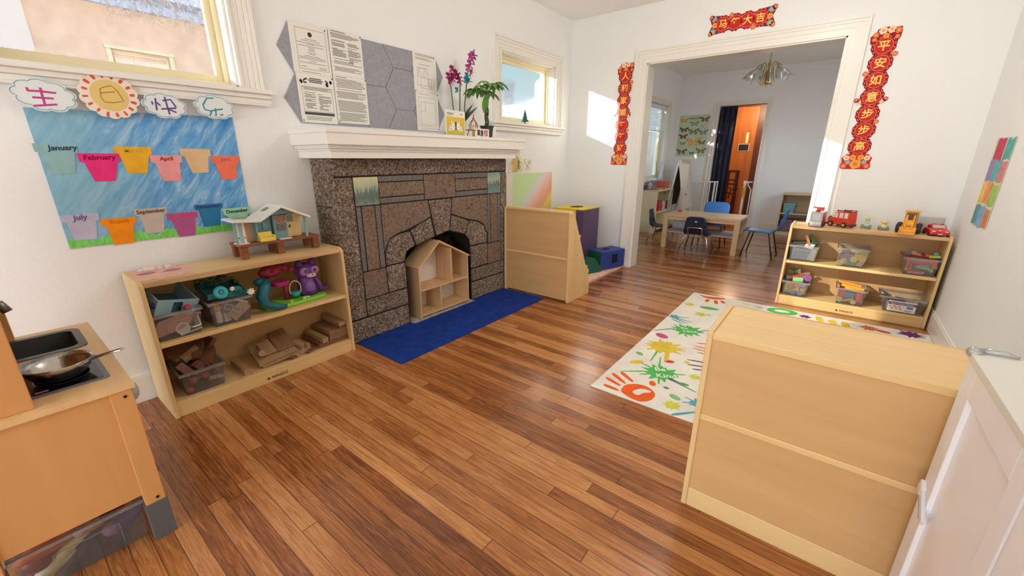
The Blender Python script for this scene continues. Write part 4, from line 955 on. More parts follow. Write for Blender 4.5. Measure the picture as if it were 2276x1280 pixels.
# boards in the middle
plank('large wooden board sloping over the cylinders', (.205, 1.312, .1435), (.225,.205,.014), (8,14,-4), bwl, None, 'wooden_board')
plank('second wooden board directly under the sloping one', (.210, 1.322, .1270), (.215,.200,.014), (8,14,-4), bwl, None, 'wooden_board')
plank('square brown board on top of the sloping boards', (.195, 1.372, .1740), (.19,.095,.018), (9,14,-6), bw, None, 'wooden_board')
plank('small half-dark board beside the square brown board', (.215, 1.283, .1610), (.12,.066,.015), (8,14,-2), bwl, None, 'wooden_board')
for lab, y, x0, m_ in (('leftmost of the cylinders under the boards', 1.377, .225, bwd), ('middle one of the cylinders under the boards', 1.415, .220, bwl), ('right-hand cylinder beside the pale chip', 1.452, .205, bwl)):
    piece('wooden_cylinder', cyl(.0195, .19, 18), m_, 'wooden cylinder, '+lab, 'block', (x0, y, ZB0+.0197), (0,90,0), None, .001)
piece('wooden_cylinder', cyl(.018, .07, 18), bwl, 'short round peg lying on the sloping boards', 'block', (.245, 1.234, .1535), (0,76,0), None, .001)
plank('pale square wooden post lying left of the boards', (.215, 1.139, .0985), (.20,.036,.036), (0,0,0), bwl, None, 'wooden_post')
piece('wooden_chip', MB().prism([(-.014,-.018),(.014,-.018),(.010,.018),(-.010,.018)], 'x', -.014, .014), bwl, 'pale upright chip of wood between cylinders and plank stack', 'block', (.275, 1.487, .114), (0,0,0), None, .001)
# blocks in the bottom bin
for lab, c, d, r, m_ in (
 ('long round-edged log block at the right of the heap', (.225,1.005,.226), (.12,.040,.036), (0,12,-28), bwd),
 ('thick block lying across the upper right of the heap', (.165,.985,.262), (.15,.044,.040), (0,10,-24), bwd),
 ('yellowish flat block in the middle of the heap', (.21,.935,.256), (.026,.085,.040), (25,20,20), bwl),
 ('upright slab block at the left front of the heap', (.275,.884,.212), (.020,.036,.075), (28,-12,10), bwd),
 ('small cube block behind the bin rim', (.265,.945,.206), (.036,.036,.036), (30,15,20), bwd),
 ('small wedge block beside the cube block', (.262,.978,.200), (.030,.026,.028), (10,25,40), bwd),
 ('dark plank standing at the right rear of the heap', (.12,1.030,.262), (.12,.022,.07), (-40,0,10), bwd),
 ('grey weathered plank at the rear left of the heap', (.14,.90,.262), (.14,.10,.018), (10,8,15), bw)):
    plank(lab, c, d, r, m_)
piece('block_pile', MB().ball((0,0,0),(.085,.075,.050),16,wob=.18), M('dark_block_pile', (96,62,46), .7, var=.5, scale=40), 'dark heap of blocks filling the bottom bin', 'block', (.20, .945, .150))
for i, (y, z) in enumerate(((.885,.105),(.905,.150),(.958,.152))):
    piece('toy_bead', MB().ball((0,0,0),(.014,.017,.016),12), mc((186,58,50), .4), ('red toy bead at the lower left of the bottom bin','red toy bead in the middle of the bottom bin','red toy bead at the right of the bottom bin')[i], 'bead', (.296, y, z), smooth=True)
piece('toy_tube', cyl(.011,.06,14), mc((196,186,170), .4), 'pale tube lying at the right of the bottom bin', 'toy', (.290, 1.000, .125), (78,0,0))

# ================================================================ WOODEN DOLLHOUSE in the firebox, mats
bir = wood('pale_birch', (222,186,142), (196,156,112), 'z', 8, .5, .3); birx = wood('pale_birch_flat', (224,190,146), (200,160,116), 'y', 8, .5, .3)
t = thing('wooden_dollhouse', 'open wooden dollhouse with gabled roof standing in the fireplace', 'dollhouse', (.27, 2.653, .0085))
x0, x1 = -.185, 0; th = .011
ye0, ye1, zr, yp, zp, zl = -.270, .270, .415, -.050, .590, .425
obj('side_panel', MB().box(x0, ye0, 0, x1, ye0+th, zr), bir, t); obj('side_panel', MB().box(x0, ye1-th, 0, x1, ye1, zr+.005), bir, t)
obj('base', MB().box(x0, ye0+th, .012, x1, ye1-th, .023), birx, t)
obj('roof_panel', MB().prism([(ye0-.010,zr-.004),(yp,zp+.004),(yp,zp-.012),(ye0-.004,zr-.016)], 'x', x0-.004, x1+.008), bir, t)
obj('roof_panel', MB().prism([(ye1+.014,zr+.004),(yp,zp+.004),(yp,zp-.012),(ye1+.010,zr-.008)], 'x', x0-.004, x1+.008), bir, t)
obj('floor', MB().box(x0, ye0+th, .218, x1, ye1-th, .229), birx, t)
obj('partition', MB().box(x0, .068, .229, x1, .079, .512), bir, t); obj('partition', MB().box(x0, -.062, .023, x1, -.051, .218), bir, t)
obj('back_panel', MB().prism([(ye0+.002,.012),(ye1-.002,.012),(ye1-.002,zr),(yp,zp-.014),(ye0+.002,zr-.012)], 'x', x0, x0+.004), M('dollhouse_white_board', (230,222,212), .6), t)
mat_m = M('blue_felt', (32,62,146), .95, var=.12, scale=14, bmp=.5, bscale=200, spec=.1)
mb = MB(); nx, ny = 10, 34
for i in range(nx+1):
    for j in range(ny+1):
        x = .264+(.748-.264)*i/nx; y = 1.822+(3.405-1.822)*j/ny
        mb.v.append((x-.5, y-2.6, .0062+.0016*math.sin(j*.9+i*.5)*(.4+.6*(i/nx))+(.006 if i == nx and 18 < j < 23 else 0)))
n0 = len(mb.v); mb.v += [(a,b,.0004) for a,b,c in mb.v]
for i in range(nx):
    for j in range(ny):
        q = (i*(ny+1)+j, (i+1)*(ny+1)+j, (i+1)*(ny+1)+j+1, i*(ny+1)+j+1); mb.f += [q, tuple(n0+k for k in q[::-1])]; mb.m += [0,0]
edge = [i*(ny+1) for i in range(nx+1)]+[nx*(ny+1)+j for j in range(1,ny+1)]+[i*(ny+1)+ny for i in range(nx-1,-1,-1)]+[j for j in range(ny-1,0,-1)]
for k in range(len(edge)):
    a, b_ = edge[k], edge[(k+1)%len(edge)]; mb.f.append((a,b_,n0+b_,n0+a)); mb.m.append(0)
solo('hearth_mat', mb, mat_m, 'royal blue felt mat along the front of the fireplace', 'mat', (.5, 2.6, 0))

# ================================================================ BOOK RACK and reading corner
t = thing('book_rack', 'maple book rack seen from behind, standing out from the fireplace', 'book rack', (.65, 3.414, 0))
X0_, X1_ = .275-.65, .981-.65
pr = [(.006,0),(0,.01),(0,.778),(.012,.794),(.048,.794),(.062,.78),(.385,.13),(.392,.10),(.392,0)]
for x in (X0_, X1_-.018): obj('side_panel', MB().prism(pr, 'x', x, x+.018), maple_v, t, .002)
obj('back_panel', MB().box(X0_+.018,.008,.02,X1_-.018,.014,.78), maple_b, t)
obj('back_batten', MB().box(X0_+.018,-.001,.386,X1_-.018,.012,.400), maple, t, .004)
obj('top_rail', MB().box(X0_+.01,-.002,.778,X1_-.01,.05,.798), maple, t, .004)
mb = MB()
for (y, z) in ((.079,.539),(.142,.409),(.202,.275),(.27,.141),(.036,.386),(.022,.765)): mb.lathe([(.005,0),(.005,.0008)], (0,0,0), 10, 0, Matrix.Translation((X1_, y, z)) @ Matrix.Rotation(PI/2,4,'Y'))
obj('screw', mb, mc((150,116,72), .6), t)
for k in range(4):
    y = .10+.075*k; z = .52-.145*k
    obj('book_ledge', MB().box(X0_+.018, y-.03, z-.10, X1_-.018, y+.035, z-.088).box(X0_+.018, y+.030, z-.088, X1_-.018, y+.036, z-.04), maple, t)
# books whose edges show past the rack side
for lab, y, z, col in (('white book edge on the upper ledge of the rack', .140, .532, (226,220,208)), ('pale book low on the rack ledges', .300, .228, (214,208,196)), ('yellow picture book on the rack, middle ledge', .218, .392, (240,206,64))):
    solo('book', MB().box(-.28, 0, 0, .34, .012, .19 if col[0] != 240 else .13), mc(col, .6, var=.05), lab, 'book', (.62, 3.414+y, z-.13), rot=(-24,0,0))
fm = M('foam_vinyl_blue', (46,70,152), .45); fg = M('foam_vinyl_green', (36,100,88), .45); fyl = M('foam_vinyl_yellow', (238,208,66), .45); fpu = M('foam_vinyl_purple', (92,72,112), .5)
t = thing('soft_tunnel_block', 'blue and green vinyl soft play block with square holes on the shaggy rug', 'soft block', (.705, 4.745, .0255), 72)
mb = MB()
# block local: x along its long side (.385), y depth .24, z height .215
def hollow(mb, a, b, c, d, z0, z1, hx0, hx1, hz0, hz1, ax):
    pass
obj('body', MB().box(-.19,-.105,0,.19,.105,.205), fm, t, .008)
obj('end_panel', MB().box(-.1935,-.103,.002,-.1895,.103,.203), fg, t)
obj('hole', MB().box(-.015,-.1075,.060,.070,-.1045,.160), mc((18,20,40), .7), t)
obj('top_hole', MB().prism([(-.015+.05*math.cos(a*PI/10), .035*math.sin(a*PI/10)) for a in range(20)], 'z', .2045, .2075), mc((18,20,40), .7), t)
t = thing('soft_box', 'tall yellow and purple vinyl soft box behind the book rack', 'soft box', (.36, 4.62, .0255))
obj('body', MB().box(-.19,-.19,0,.19,.19,.655), fpu, t, .008)
obj('top_panel', MB().box(-.192,-.192,.655,.192,.192,.668), fyl, t, .004)
obj('top_hole', MB().prism([(.07*math.cos(a*PI/12), .09*math.sin(a*PI/12)+.0) for a in range(24)], 'z', .668, .6695), mc((60,56,30), .7), t)
obj('side_panel', MB().box(-.194,-.1925,.004,.10,-.1895,.655), fyl, t)
solo('soft_wedge', MB().prism([(-.12,0),(.12,0),(-.02,.16)], 'y', -.07, .07), fg, 'green vinyl wedge between book rack and blue soft block', 'soft block', (.67, 4.455, .0255), 75, bevel=.006)
solo('soft_roll', MB().lathe([(.04,-.05),(.045,0),(.04,.05)], (0,0,0), 18, 0, Matrix.Rotation(PI/2,4,'X')), fyl, 'yellow soft roll lying beside the yellow and purple box', 'soft block', (.70, 4.22, .071), smooth=True)
# pastel shaggy rug
rg = M('pastel_shag', (232,204,178), .95, scale=9, c2=(242,190,176), bmp=.9, bscale=90, spec=.05)
mb = MB(); nx, ny = 42, 60
for i in range(nx+1):
    for j in range(ny+1):
        x = .05+(.838-.05)*i/nx; y = 3.86+(5.10-3.86)*j/ny
        if y > 4.96: x = min(x, .90)
        mb.v.append((x-.45+rnd.uniform(-.004,.004)*(i in (0,nx)), y-4.4, .020+rnd.uniform(-.008,.005)))
mb.v = [(a, min(b, 4.955-4.4), c) for a, b, c in mb.v]
n0 = len(mb.v); mb.v += [(a,b,.0005) for a,b,c in mb.v]
for i in range(nx):
    for j in range(ny):
        q = (i*(ny+1)+j, (i+1)*(ny+1)+j, (i+1)*(ny+1)+j+1, i*(ny+1)+j+1); mb.f += [q, tuple(n0+k for k in q[::-1])]; mb.m += [0,0]
edge = [i*(ny+1) for i in range(nx+1)]+[nx*(ny+1)+j for j in range(1,ny+1)]+[i*(ny+1)+ny for i in range(nx-1,-1,-1)]+[j for j in range(ny-1,0,-1)]
for k in range(len(edge)):
    a, b_ = edge[k], edge[(k+1)%len(edge)]; mb.f.append((a,b_,n0+b_,n0+a)); mb.m.append(0)
solo('shag_rug', mb, rg, 'pastel peach shaggy rug in the corner beside the wide doorway', 'rug', (.45, 4.4, 0))
# ================================================================ PLAY KITCHEN, pan, food bin
kw = wood('birch_side_panel', (218,164,104), (202,144,84), 'z', 3.2, .42, .34); kt = wood('birch_counter', (232,196,142), (214,172,116), 'x', 5, .4, .3)
kg = mc((104,104,106), .5); kdk = mc((46,48,52), .35)
KX, KY = .72, .41
t = thing('play_kitchen', 'birch play kitchen with sink and black cooktop by the left wall', 'play kitchen', (KX, KY, 0))
def kb(mb, a, b, c, d, e, f): return mb.box(a-KX, b-KY, c, d-KX, e-KY, f)
SX = (.400, .640, .270, .572)      # sink cut-out
mb = MB(); kb(mb, .336,.205,.552,1.106,SX[2],.570); kb(mb, .336,SX[3],.552,1.106,.612,.570); kb(mb, .336,SX[2],.552,SX[0],SX[3],.570); kb(mb, SX[1],SX[2],.552,1.106,SX[3],.570)
obj('counter', mb, kt, t)
def rr(a, b, c, d, r, n=6):
    out = []
    for cx, cy, s in ((b-r,d-r,0),(a+r,d-r,1),(a+r,c+r,2),(b-r,c+r,3)):
        out += [(cx+r*math.cos(PI/2*(s+k/n)), cy+r*math.sin(PI/2*(s+k/n))) for k in range(n+1)]
    return out
o_ = rr(SX[0]-.012-KX, SX[1]+.012-KX, SX[2]-.012-KY, SX[3]+.004-KY, .04); i_ = rr(SX[0]+.012-KX, SX[1]-.014-KX, SX[2]+.01-KY, SX[3]-.018-KY, .03); n_ = len(o_)
mb = MB(); v = [(x,y,.570) for x,y in o_]+[(x,y,.5735) for x,y in o_]+[(x,y,.5735) for x,y in i_]+[(x*.985,y*.985,.492) for x,y in i_]
f = []
for k in range(n_):
    q = (k+1) % n_; f += [(k,q,n_+q,n_+k),(n_+k,n_+q,2*n_+q,2*n_+k),(2*n_+k,2*n_+q,3*n_+q,3*n_+k)]
f.append(tuple(3*n_+k for k in range(n_))); mb.add(v, f)
obj('sink', mb, M('sink_plastic', (74,78,78), .38), t)
ck = obj('cooktop', MB().prism([(x-KX, y-KY) for x, y in rr(.775,1.012,.240,.576,.012)], 'z', .570, .5735), mc((112,114,120), .4), t)
obj('cooktop_glass', MB().prism([(x-KX, y-KY) for x, y in rr(.788,.998,.252,.563,.006)], 'z', .5735, .5745), mc((16,18,26), .08), ck)
mb = MB()
for cy in (.485,.33): mb.lathe([(.060,.5745),(.060,.5750),(.0622,.5750),(.0622,.5745),(.060,.5745)], (.90-KX, cy-KY, 0), 40)
obj('burner_ring', mb, mc((70,72,80), .3), ck)
obj('burner_light', MB().ob((.985-KX,.435-KY,.5748), (.010,.026,.0006)), mc((206,110,104), .4), ck)
for lab, y0, y1 in (('leg', .553, .604), ('leg', .212, .258)):
    for x0 in (1.070, .345):
        l = obj('leg', kb(MB(), x0, y0, .138, x0+.030, y1, .552), kw, t, .002)
        obj('leg_foot', kb(MB(), x0-.003, y0-.004, 0, x0+.034, y1+.003, .140), mc((92,92,94), .6), l, .002)
mb = MB()
for z in (.530,.155): mb.lathe([(.006,0),(.006,.001),(.004,.001),(.004,0)], (0,0,0), 14, 0, Matrix.Translation((1.100-KX,.585-KY,z)) @ Matrix.Rotation(PI/2,4,'Y'))
obj('screw_cap', mb, mc((176,120,70), .5), t)
obj('side_panel', kb(MB(), 1.080,.258,.180,1.092,.553,.552), kw, t)
obj('side_panel', kb(MB(), .350,.258,.180,.362,.553,.552), kw, t)
obj('bottom_panel', kb(MB(), .362,.215,.180,1.080,.585,.195), kt, t)
obj('rear_panel', kb(MB(), .375,.212,.195,1.070,.220,.552), kt, t)
for a, b in ((.378,.712),(.730,1.066)):
    d = obj('door', kb(MB(), a, .588, .200, b, .602, .545), mc((236,236,232), .4), t, .002)
    obj('door_handle', MB().ball((b-.09-KX,.616-KY,.49),(.022,.016,.034),14), mc((176,178,178), .35), d, smooth=True)
hw = wood('birch_hutch_side', (214,158,98), (200,140,80), 'z', 3.5, .42, .34)
obj('hutch_side', kb(MB(), 1.062,.208,.570,1.080,.415,1.19), hw, t, .002)
obj('hutch_side', kb(MB(), .350,.208,.570,.366,.415,1.19), hw, t, .002)
obj('hutch_back', kb(MB(), .366,.208,.570,1.062,.216,1.19), kw, t)
obj('hutch_shelf', kb(MB(), .366,.216,.880,1.062,.405,.895), kt, t); obj('hutch_top', kb(MB(), .345,.205,1.19,1.085,.418,1.205), kt, t)
mb = MB(); mb.tube([(.52-KX,.245-KY,.570),(.52-KX,.25-KY,.70),(.53-KX,.30-KY,.755),(.54-KX,.37-KY,.768),(.55-KX,.415-KY,.750),(.552-KX,.425-KY,.722)], [.013,.013,.012,.012,.013,.014], 12)
obj('faucet', mb, mc((136,136,132), .35, metal=.7), t, smooth=True)

steel = M('brushed_steel', (196,196,192), .22, 1.0, bmp=.1, bscale=150)
t = thing('frying_pan', 'small steel frying pan on the play cooktop', 'pan', (.905, .483, .5752))
obj('pan_body', MB().lathe([(0,0),(.045,0),(.058,.008),(.072,.032),(.0795,.050),(.0785,.052),(.070,.034),(.055,.011),(.043,.004),(0,.004)], (0,0,0), 48), steel, t, smooth=True)
mb = MB(); d = Vector((.62,.78,0)).normalized(); s = Vector((-d.y, d.x, 0)); h = d*.072+Vector((0,0,.040))
for k in (-1,1): mb.tube([h+s*.009*k, h+d*.02+s*.008*k+Vector((0,0,.012)), h+d*.085+s*.007*k+Vector((0,0,.030)), h+d*.100+s*.005*k+Vector((0,0,.033))], .0028, 8)
mb.tube([h+d*.100+s*.006+Vector((0,0,.033)), h+d*.104+Vector((0,0,.034)), h+d*.100-s*.006+Vector((0,0,.033))], .0028, 8)
mb.ob(tuple(h+Vector((0,0,-.002))), (.008,.026,.016), (0,0,math.degrees(math.atan2(d.y,d.x))))
obj('handle', mb, steel, t)

bin_('clear bin of toy food pushed under the play kitchen', (1.060, .268, .001), 90, .280, .300, .150, .010)
def food(name, mb, col, label, loc, rot=(0,0,0), **k): return piece(name, mb, M(name+'_plastic', col, .4, var=.15, scale=30), label, 'toy food', loc, rot, smooth=True, **k)
def spindle(L, r, n=14, bend=0): 
    return MB().tube([(0, L*(i/10-.5), bend*math.sin(PI*i/10)) for i in range(11)], [max(.002, r*math.sin(PI*(i*.9+.5)/10)**.6) for i in range(11)], n)
food('toy_carrot', spindle(.15,.026), (222,112,66), 'orange toy carrot at the near left end of the food bin', (1.015,.345,.118), (10,0,8))
food('toy_banana', spindle(.13,.017,12,.018), (226,214,140), 'pale yellow toy banana low in the food bin', (1.022,.372,.058), (38,0,8))
food('toy_banana', spindle(.10,.021,12,.006), (232,222,184), 'cream toy roll beside the toy banana', (1.020,.335,.040), (20,0,4))
food('toy_potato', MB().ball((0,0,0),(.024,.030,.022),14,wob=.04), (196,140,92), 'brown toy potato in the middle of the food bin', (1.020,.435,.120))
food('toy_aubergine', spindle(.10,.026), (84,66,132), 'dark violet toy aubergine at the far end of the food bin', (1.018,.500,.075), (20,0,0))
food('toy_turnip', MB().ball((0,0,0),(.022,.025,.022),14), (166,120,156), 'mauve toy turnip in the food bin', (1.022,.468,.068))
food('toy_beet', MB().ball((0,0,0),(.03,.045,.02),14), (124,44,56), 'maroon toy meat at the top of the food bin', (1.015,.475,.128), (16,0,0))
food('toy_wedge', spindle(.06,.011), (226,132,74), 'orange toy stick at the far top corner of the food bin', (1.020,.515,.130), (50,0,0))
food('toy_onion', MB().ball((0,0,0),(.020,.018,.016),12), (222,190,178), 'pink and white toy slice beside the potato', (1.030,.405,.118))
food('toy_pepper', MB().ball((0,0,0),(.035,.04,.035),14,wob=.05), (136,70,62), 'brick red toy pepper at the near end of the food bin', (1.005,.312,.075))
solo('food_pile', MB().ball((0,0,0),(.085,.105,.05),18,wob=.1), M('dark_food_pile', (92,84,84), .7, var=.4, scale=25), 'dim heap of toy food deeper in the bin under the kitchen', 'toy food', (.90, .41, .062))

# ================================================================ WHITE CABINET at the right
wc = M('white_cabinet_paint', (242,244,248), .35); wci = M('white_cabinet_panel', (244,246,252), .25)
CX = 2.980
t = thing('white_cabinet', 'white panelled cabinet at the right edge, backing the maple shelf', 'cabinet', (3.19, 1.30, 0))
def cb(mb, a, b, c, d, e, f): return mb.box(a-3.19, b-1.30, c, d-3.19, e-1.30, f)
obj('body', cb(MB(), 3.0,.86,.0,3.398,1.748,.785), wc, t)
obj('top', cb(MB(), 2.976,.85,.785,3.399,1.752,.803), M('cabinet_top', (226,226,218), .35), t, .002)
for y0, y1 in ((1.312,1.745),(.87,1.304)):
    d = obj('door', cb(cb(cb(cb(MB(), CX,y1-.075,.05,3.0,y1,.782), CX,y0,.05,3.0,y0+.06,.782), CX,y0+.06,.715,3.0,y1-.075,.782), CX,y0+.06,.05,3.0,y1-.075,.115), wc, t, .003)
    obj('door_panel', cb(MB(), CX+.010,y0+.055,.11,3.0,y1-.070,.72), wci, d)
obj('toe_kick', cb(MB(), 3.01,.87,0,3.02,1.74,.05), wc, t)
gd = clear('clear_bumper', (240,244,246), .25, .25)
obj('corner_bumper', MB().ball((2.984-3.19,1.745-1.30,.802),(.016,.016,.014),14).tube([(2.99-3.19,1.748-1.3,.806),(3.03-3.19,1.750-1.3,.810),(3.05-3.19,1.750-1.3,.806)], [.008,.006,.003], 8), gd, t, smooth=True)
lk = obj('child_lock', MB().ob((CX-.004-3.19,1.675-1.30,.415),(.008,.080,.020),(28,0,0)).ob((CX-.004-3.19,1.725-1.30,.437),(.010,.030,.030),(28,0,0)), M('lock_plastic', (232,234,238), .2), t, .002)
obj('lock_catch', MB().ob((CX-.009-3.19,1.672-1.30,.414),(.003,.05,.010),(28,0,0)), mc((188,190,196), .15), lk)

# ================================================================ SPLASH RUG
t = thing('splash_rug', 'white play rug with painted splats and hand prints', 'rug', (2.58, 3.37, 0))
RX, RY = 2.58, 3.37
obj('rug_base', MB().prism([(1.785-RX,2.312-RY),(3.385-RX,2.312-RY),(3.385-RX,4.43-RY),(1.772-RX,4.43-RY)], 'z', .0005, .007), M('rug_white', (236,232,222), .9, var=.05, scale=6, bmp=.4, bscale=160, spec=.1), t, .002)
R0 = [0]
def decal(name, pts, col, z=None):
    R0[0] += 1; z0 = .0072; z1 = .0076 + (R0[0] % 5)*.00012
    return pts, z0, z1, col
groups = {}
def put(kind, pts, col):
    groups.setdefault((kind, col), []).append([(x-RX, y-RY) for x, y in pts])
def splat(cx, cy, r, n, col, amp=.45, asp=1.0, rot=0, kind='paint_splat', arms=()):
    p = []
    for i in range(n*6):
        a = 2*PI*i/(n*6); k = abs(math.sin(a*n/2+.3))**1.6
        rr_ = r*(.62+amp*k*(.7+.5*math.sin(i*1.7+cx*9)))
        x, y = rr_*math.cos(a)*asp, rr_*math.sin(a); p.append((cx+x*math.cos(rot)-y*math.sin(rot), cy+x*math.sin(rot)+y*math.cos(rot)))
    put(kind, p, col)
def blob(cx, cy, a_, b_, rot, col, kind='paint_blob'):
    put(kind, [(cx+a_*math.cos(t_*PI/12)*math.cos(rot)-b_*math.sin(t_*PI/12)*math.sin(rot), cy+a_*math.cos(t_*PI/12)*math.sin(rot)+b_*math.sin(t_*PI/12)*math.cos(rot)) for t_ in range(24)], col)
def streak(x0, y0, x1, y1, w0, w1, col, kind='paint_streak'):
    d = Vector((x1-x0, y1-y0)); n = Vector((-d.y, d.x)).normalized(); p = []
    m_ = (x0*.5+x1*.5, y0*.5+y1*.5)
    for (x, y, w_) in ((x0,y0,w0*.5),(x0+d.x*.25,y0+d.y*.25,w0),(m_[0],m_[1],(w0+w1)/2),(x1-d.x*.15,y1-d.y*.15,w1),(x1,y1,w1*.5)): p.append((x+n.x*w_, y+n.y*w_))
    for (x, y, w_) in ((x1,y1,w1*.5),(x1-d.x*.15,y1-d.y*.15,w1),(m_[0],m_[1],(w0+w1)/2),(x0+d.x*.25,y0+d.y*.25,w0),(x0,y0,w0*.5)): p.append((x-n.x*w_, y-n.y*w_))
    put(kind, p, col)
OR=(238,104,50); GR=(92,186,96); YE=(226,198,74); YG=(206,210,78); TE=(96,166,176); PK=(196,92,142); PU=(112,62,116); RD=(208,74,62); GD=(112,140,132)
# orange hand print, near corner
palm = [(1.941,2.365),(1.937,2.434),(1.976,2.479),(2.033,2.494),(2.086,2.465),(2.106,2.426),(2.102,2.371),(2.065,2.329),(2.013,2.327),(1.969,2.345)]
hole = [(1.995,2.400),(2.022,2.450),(2.072,2.458),(2.070,2.440),(2.048,2.418),(2.035,2.382),(2.012,2.378)]
def smooth_(pts, n=4):
    out = []; k = len(pts)
    for i in range(k):
        a, b, c, d = (Vector(pts[(i+j-1) % k]) for j in range(4))
        for q in range(n):
            t_ = q/n; out.append(tuple(.5*((2*b)+(c-a)*t_+(2*a-5*b+4*c-d)*t_*t_+(3*b-a-3*c+d)*t_**3)))
    return out
put('hand_print', smooth_(palm), OR); put('hand_print_gap', smooth_(hole), (236,230,220))
for q in ((1.838,2.366,1.932,2.358),(1.814,2.445,1.918,2.411),(1.822,2.515,1.930,2.450),(1.856,2.560,1.957,2.494)): streak(*q, .014, .010, OR, 'hand_print')
blob(2.050, 2.545, .028, .018, -1.1, OR, 'hand_print')
splat(2.045,2.690,.105,9,GR,.4,1.05); blob(2.06,2.69,.075,.06,.5,GR)
for q in ((1.97,2.66,1.85,2.565),(2.10,2.66,2.21,2.640),(2.02,2.74,1.975,2.90),(2.09,2.66,2.27,2.60),(1.98,2.72,1.90,2.745),(2.06,2.62,2.08,2.56),(1.99,2.63,1.95,2.60),(2.11,2.72,2.17,2.76)): streak(*q, .007, .004, GD if q[2] > 2.2 else GR)
blob(2.19,2.645,.03,.014,.1,GR)
splat(1.945,3.055,.125,10,YE,.42,1.0); streak(1.99,2.99,2.02,2.86,.014,.012,YE); blob(2.04,2.868,.030,.018,.5,RD)
streak(1.91,3.02,1.82,3.00,.006,.003,YE); streak(2.01,3.08,2.07,3.12,.006,.003,YE); streak(1.93,2.98,1.945,2.80,.007,.004,GR)
splat(1.985,3.445,.115,9,GR,.42); 
for q in ((1.90,3.42,1.79,3.29),(2.05,3.46,2.12,3.56),(1.99,3.36,2.02,3.32),(1.92,3.46,1.87,3.50)): streak(*q, .007, .004, GD)
blob(1.871,3.231,.050,.034,-.5,PK); blob(1.882,2.737,.046,.024,.8,YE); blob(1.851,2.862,.028,.018,-.5,(136,186,120)); blob(2.194,2.481,.034,.02,-.4,(140,196,140)); blob(2.127,2.546,.016,.012,0,GD)
splat(2.205,2.395,.045,8,YG); splat(2.219,2.765,.034,8,YG); splat(1.835,4.045,.045,8,YE); splat(1.975,3.85,.05,8,YG); splat(2.13,2.925,.02,7,YG)
splat(1.825,3.665,.05,6,TE)
for q in ((1.83,3.67,1.93,3.71),(1.85,3.65,1.97,3.62),(1.83,3.60,1.93,3.55),(1.84,3.63,1.95,3.58)): streak(*q, .008, .004, TE)
for q in ((2.10,3.20,2.24,3.21),(2.10,3.16,2.24,3.16),(2.14,3.11,2.24,3.12),(2.10,3.26,2.2,3.30)): streak(*q, .009, .007, (222,142,104))
for q in ((2.12,2.965,2.26,3.00),(2.14,2.90,2.26,2.94),(2.18,2.86,2.27,2.89)): streak(*q, .008, .006, (112,92,104))
splat(2.31,2.49,.05,7,TE); streak(2.29,2.50,2.235,2.515,.005,.003,TE); streak(2.28,2.48,2.235,2.455,.005,.003,TE); streak(2.23,2.31,2.32,2.41,.010,.006,TE)
put('hand_print', smooth_([(1.820,4.385),(1.90,4.372),(2.00,4.40),(2.05,4.405),(2.03,4.36),(1.95,4.315),(1.89,4.325),(1.85,4.36)]), OR)
for q in ((1.928,4.29,1.935,4.205),(1.99,4.30,2.015,4.20),(2.035,4.32,2.065,4.255)): streak(*q, .016, .016, OR, 'hand_print')
blob(1.995,4.045,.075,.032,.12,GR); splat(2.03,3.875,.02,6,YG)
put('hand_print', smooth_([(2.385,4.31),(2.40,4.375),(2.47,4.42),(2.56,4.41),(2.60,4.36),(2.57,4.29),(2.49,4.26),(2.42,4.27)]), GR); put('hand_print_gap', smooth_([(2.44,4.32),(2.45,4.36),(2.52,4.37),(2.545,4.34),(2.49,4.315)]), (236,230,220))
blob(2.326,4.331,.03,.010,-.3,(140,150,150)); blob(2.214,4.36,.035,.018,0,(228,212,130)); blob(2.60,4.235,.035,.022,-.3,RD); splat(2.65,4.317,.045,8,PU)
for q in ((2.735,4.38,2.755,4.26),(2.82,4.36,2.835,4.24),(2.90,4.37,2.915,4.24)): streak(*q, .026, .024, YE, 'hand_print')
splat(3.045,4.33,.060,8,(214,112,70)); blob(3.125,4.31,.045,.024,-.2,RD); splat(3.28,4.365,.075,9,PU); streak(3.20,4.33,3.27,4.36,.005,.004,PU)
for k in range(14):                       # prints on the part behind the maple shelf
    x, y = rnd.uniform(2.45,3.3), rnd.uniform(2.5,4.1); splat(x, y, rnd.uniform(.05,.12), rnd.choice((7,8,9)), rnd.choice((GR,YE,TE,OR,PU,RD)))
zi = 0
for (kind, col), polys in groups.items():
    zi += 1; mb = MB(); zt_ = .0074+.00010*(zi % 9) + (.0010 if 'gap' in kind else 0)
    for p in polys: mb.prism(p, 'z', .0068, zt_)
    obj(kind, mb, mc(col, .9, spec=.05, var=.06), t)
for s_, x, y in (('Be',2.03,2.728),('Kind',2.085,2.672)):
    obj('lettering', text_mb(s_, .062, (x, y, .0094), (1,.55,0), (-.55,1,0), .0003, bold=.0012), mc((226,244,220), .9), t).location = (-RX, -RY, 0)
for s_, x, y in (('Be',1.955,3.47),('Nice',2.01,3.43)):
    obj('lettering', text_mb(s_, .050, (x, y, .0094), (1,.55,0), (-.55,1,0), .0003, bold=.001), mc((206,238,206), .9), t).location = (-RX, -RY, 0)
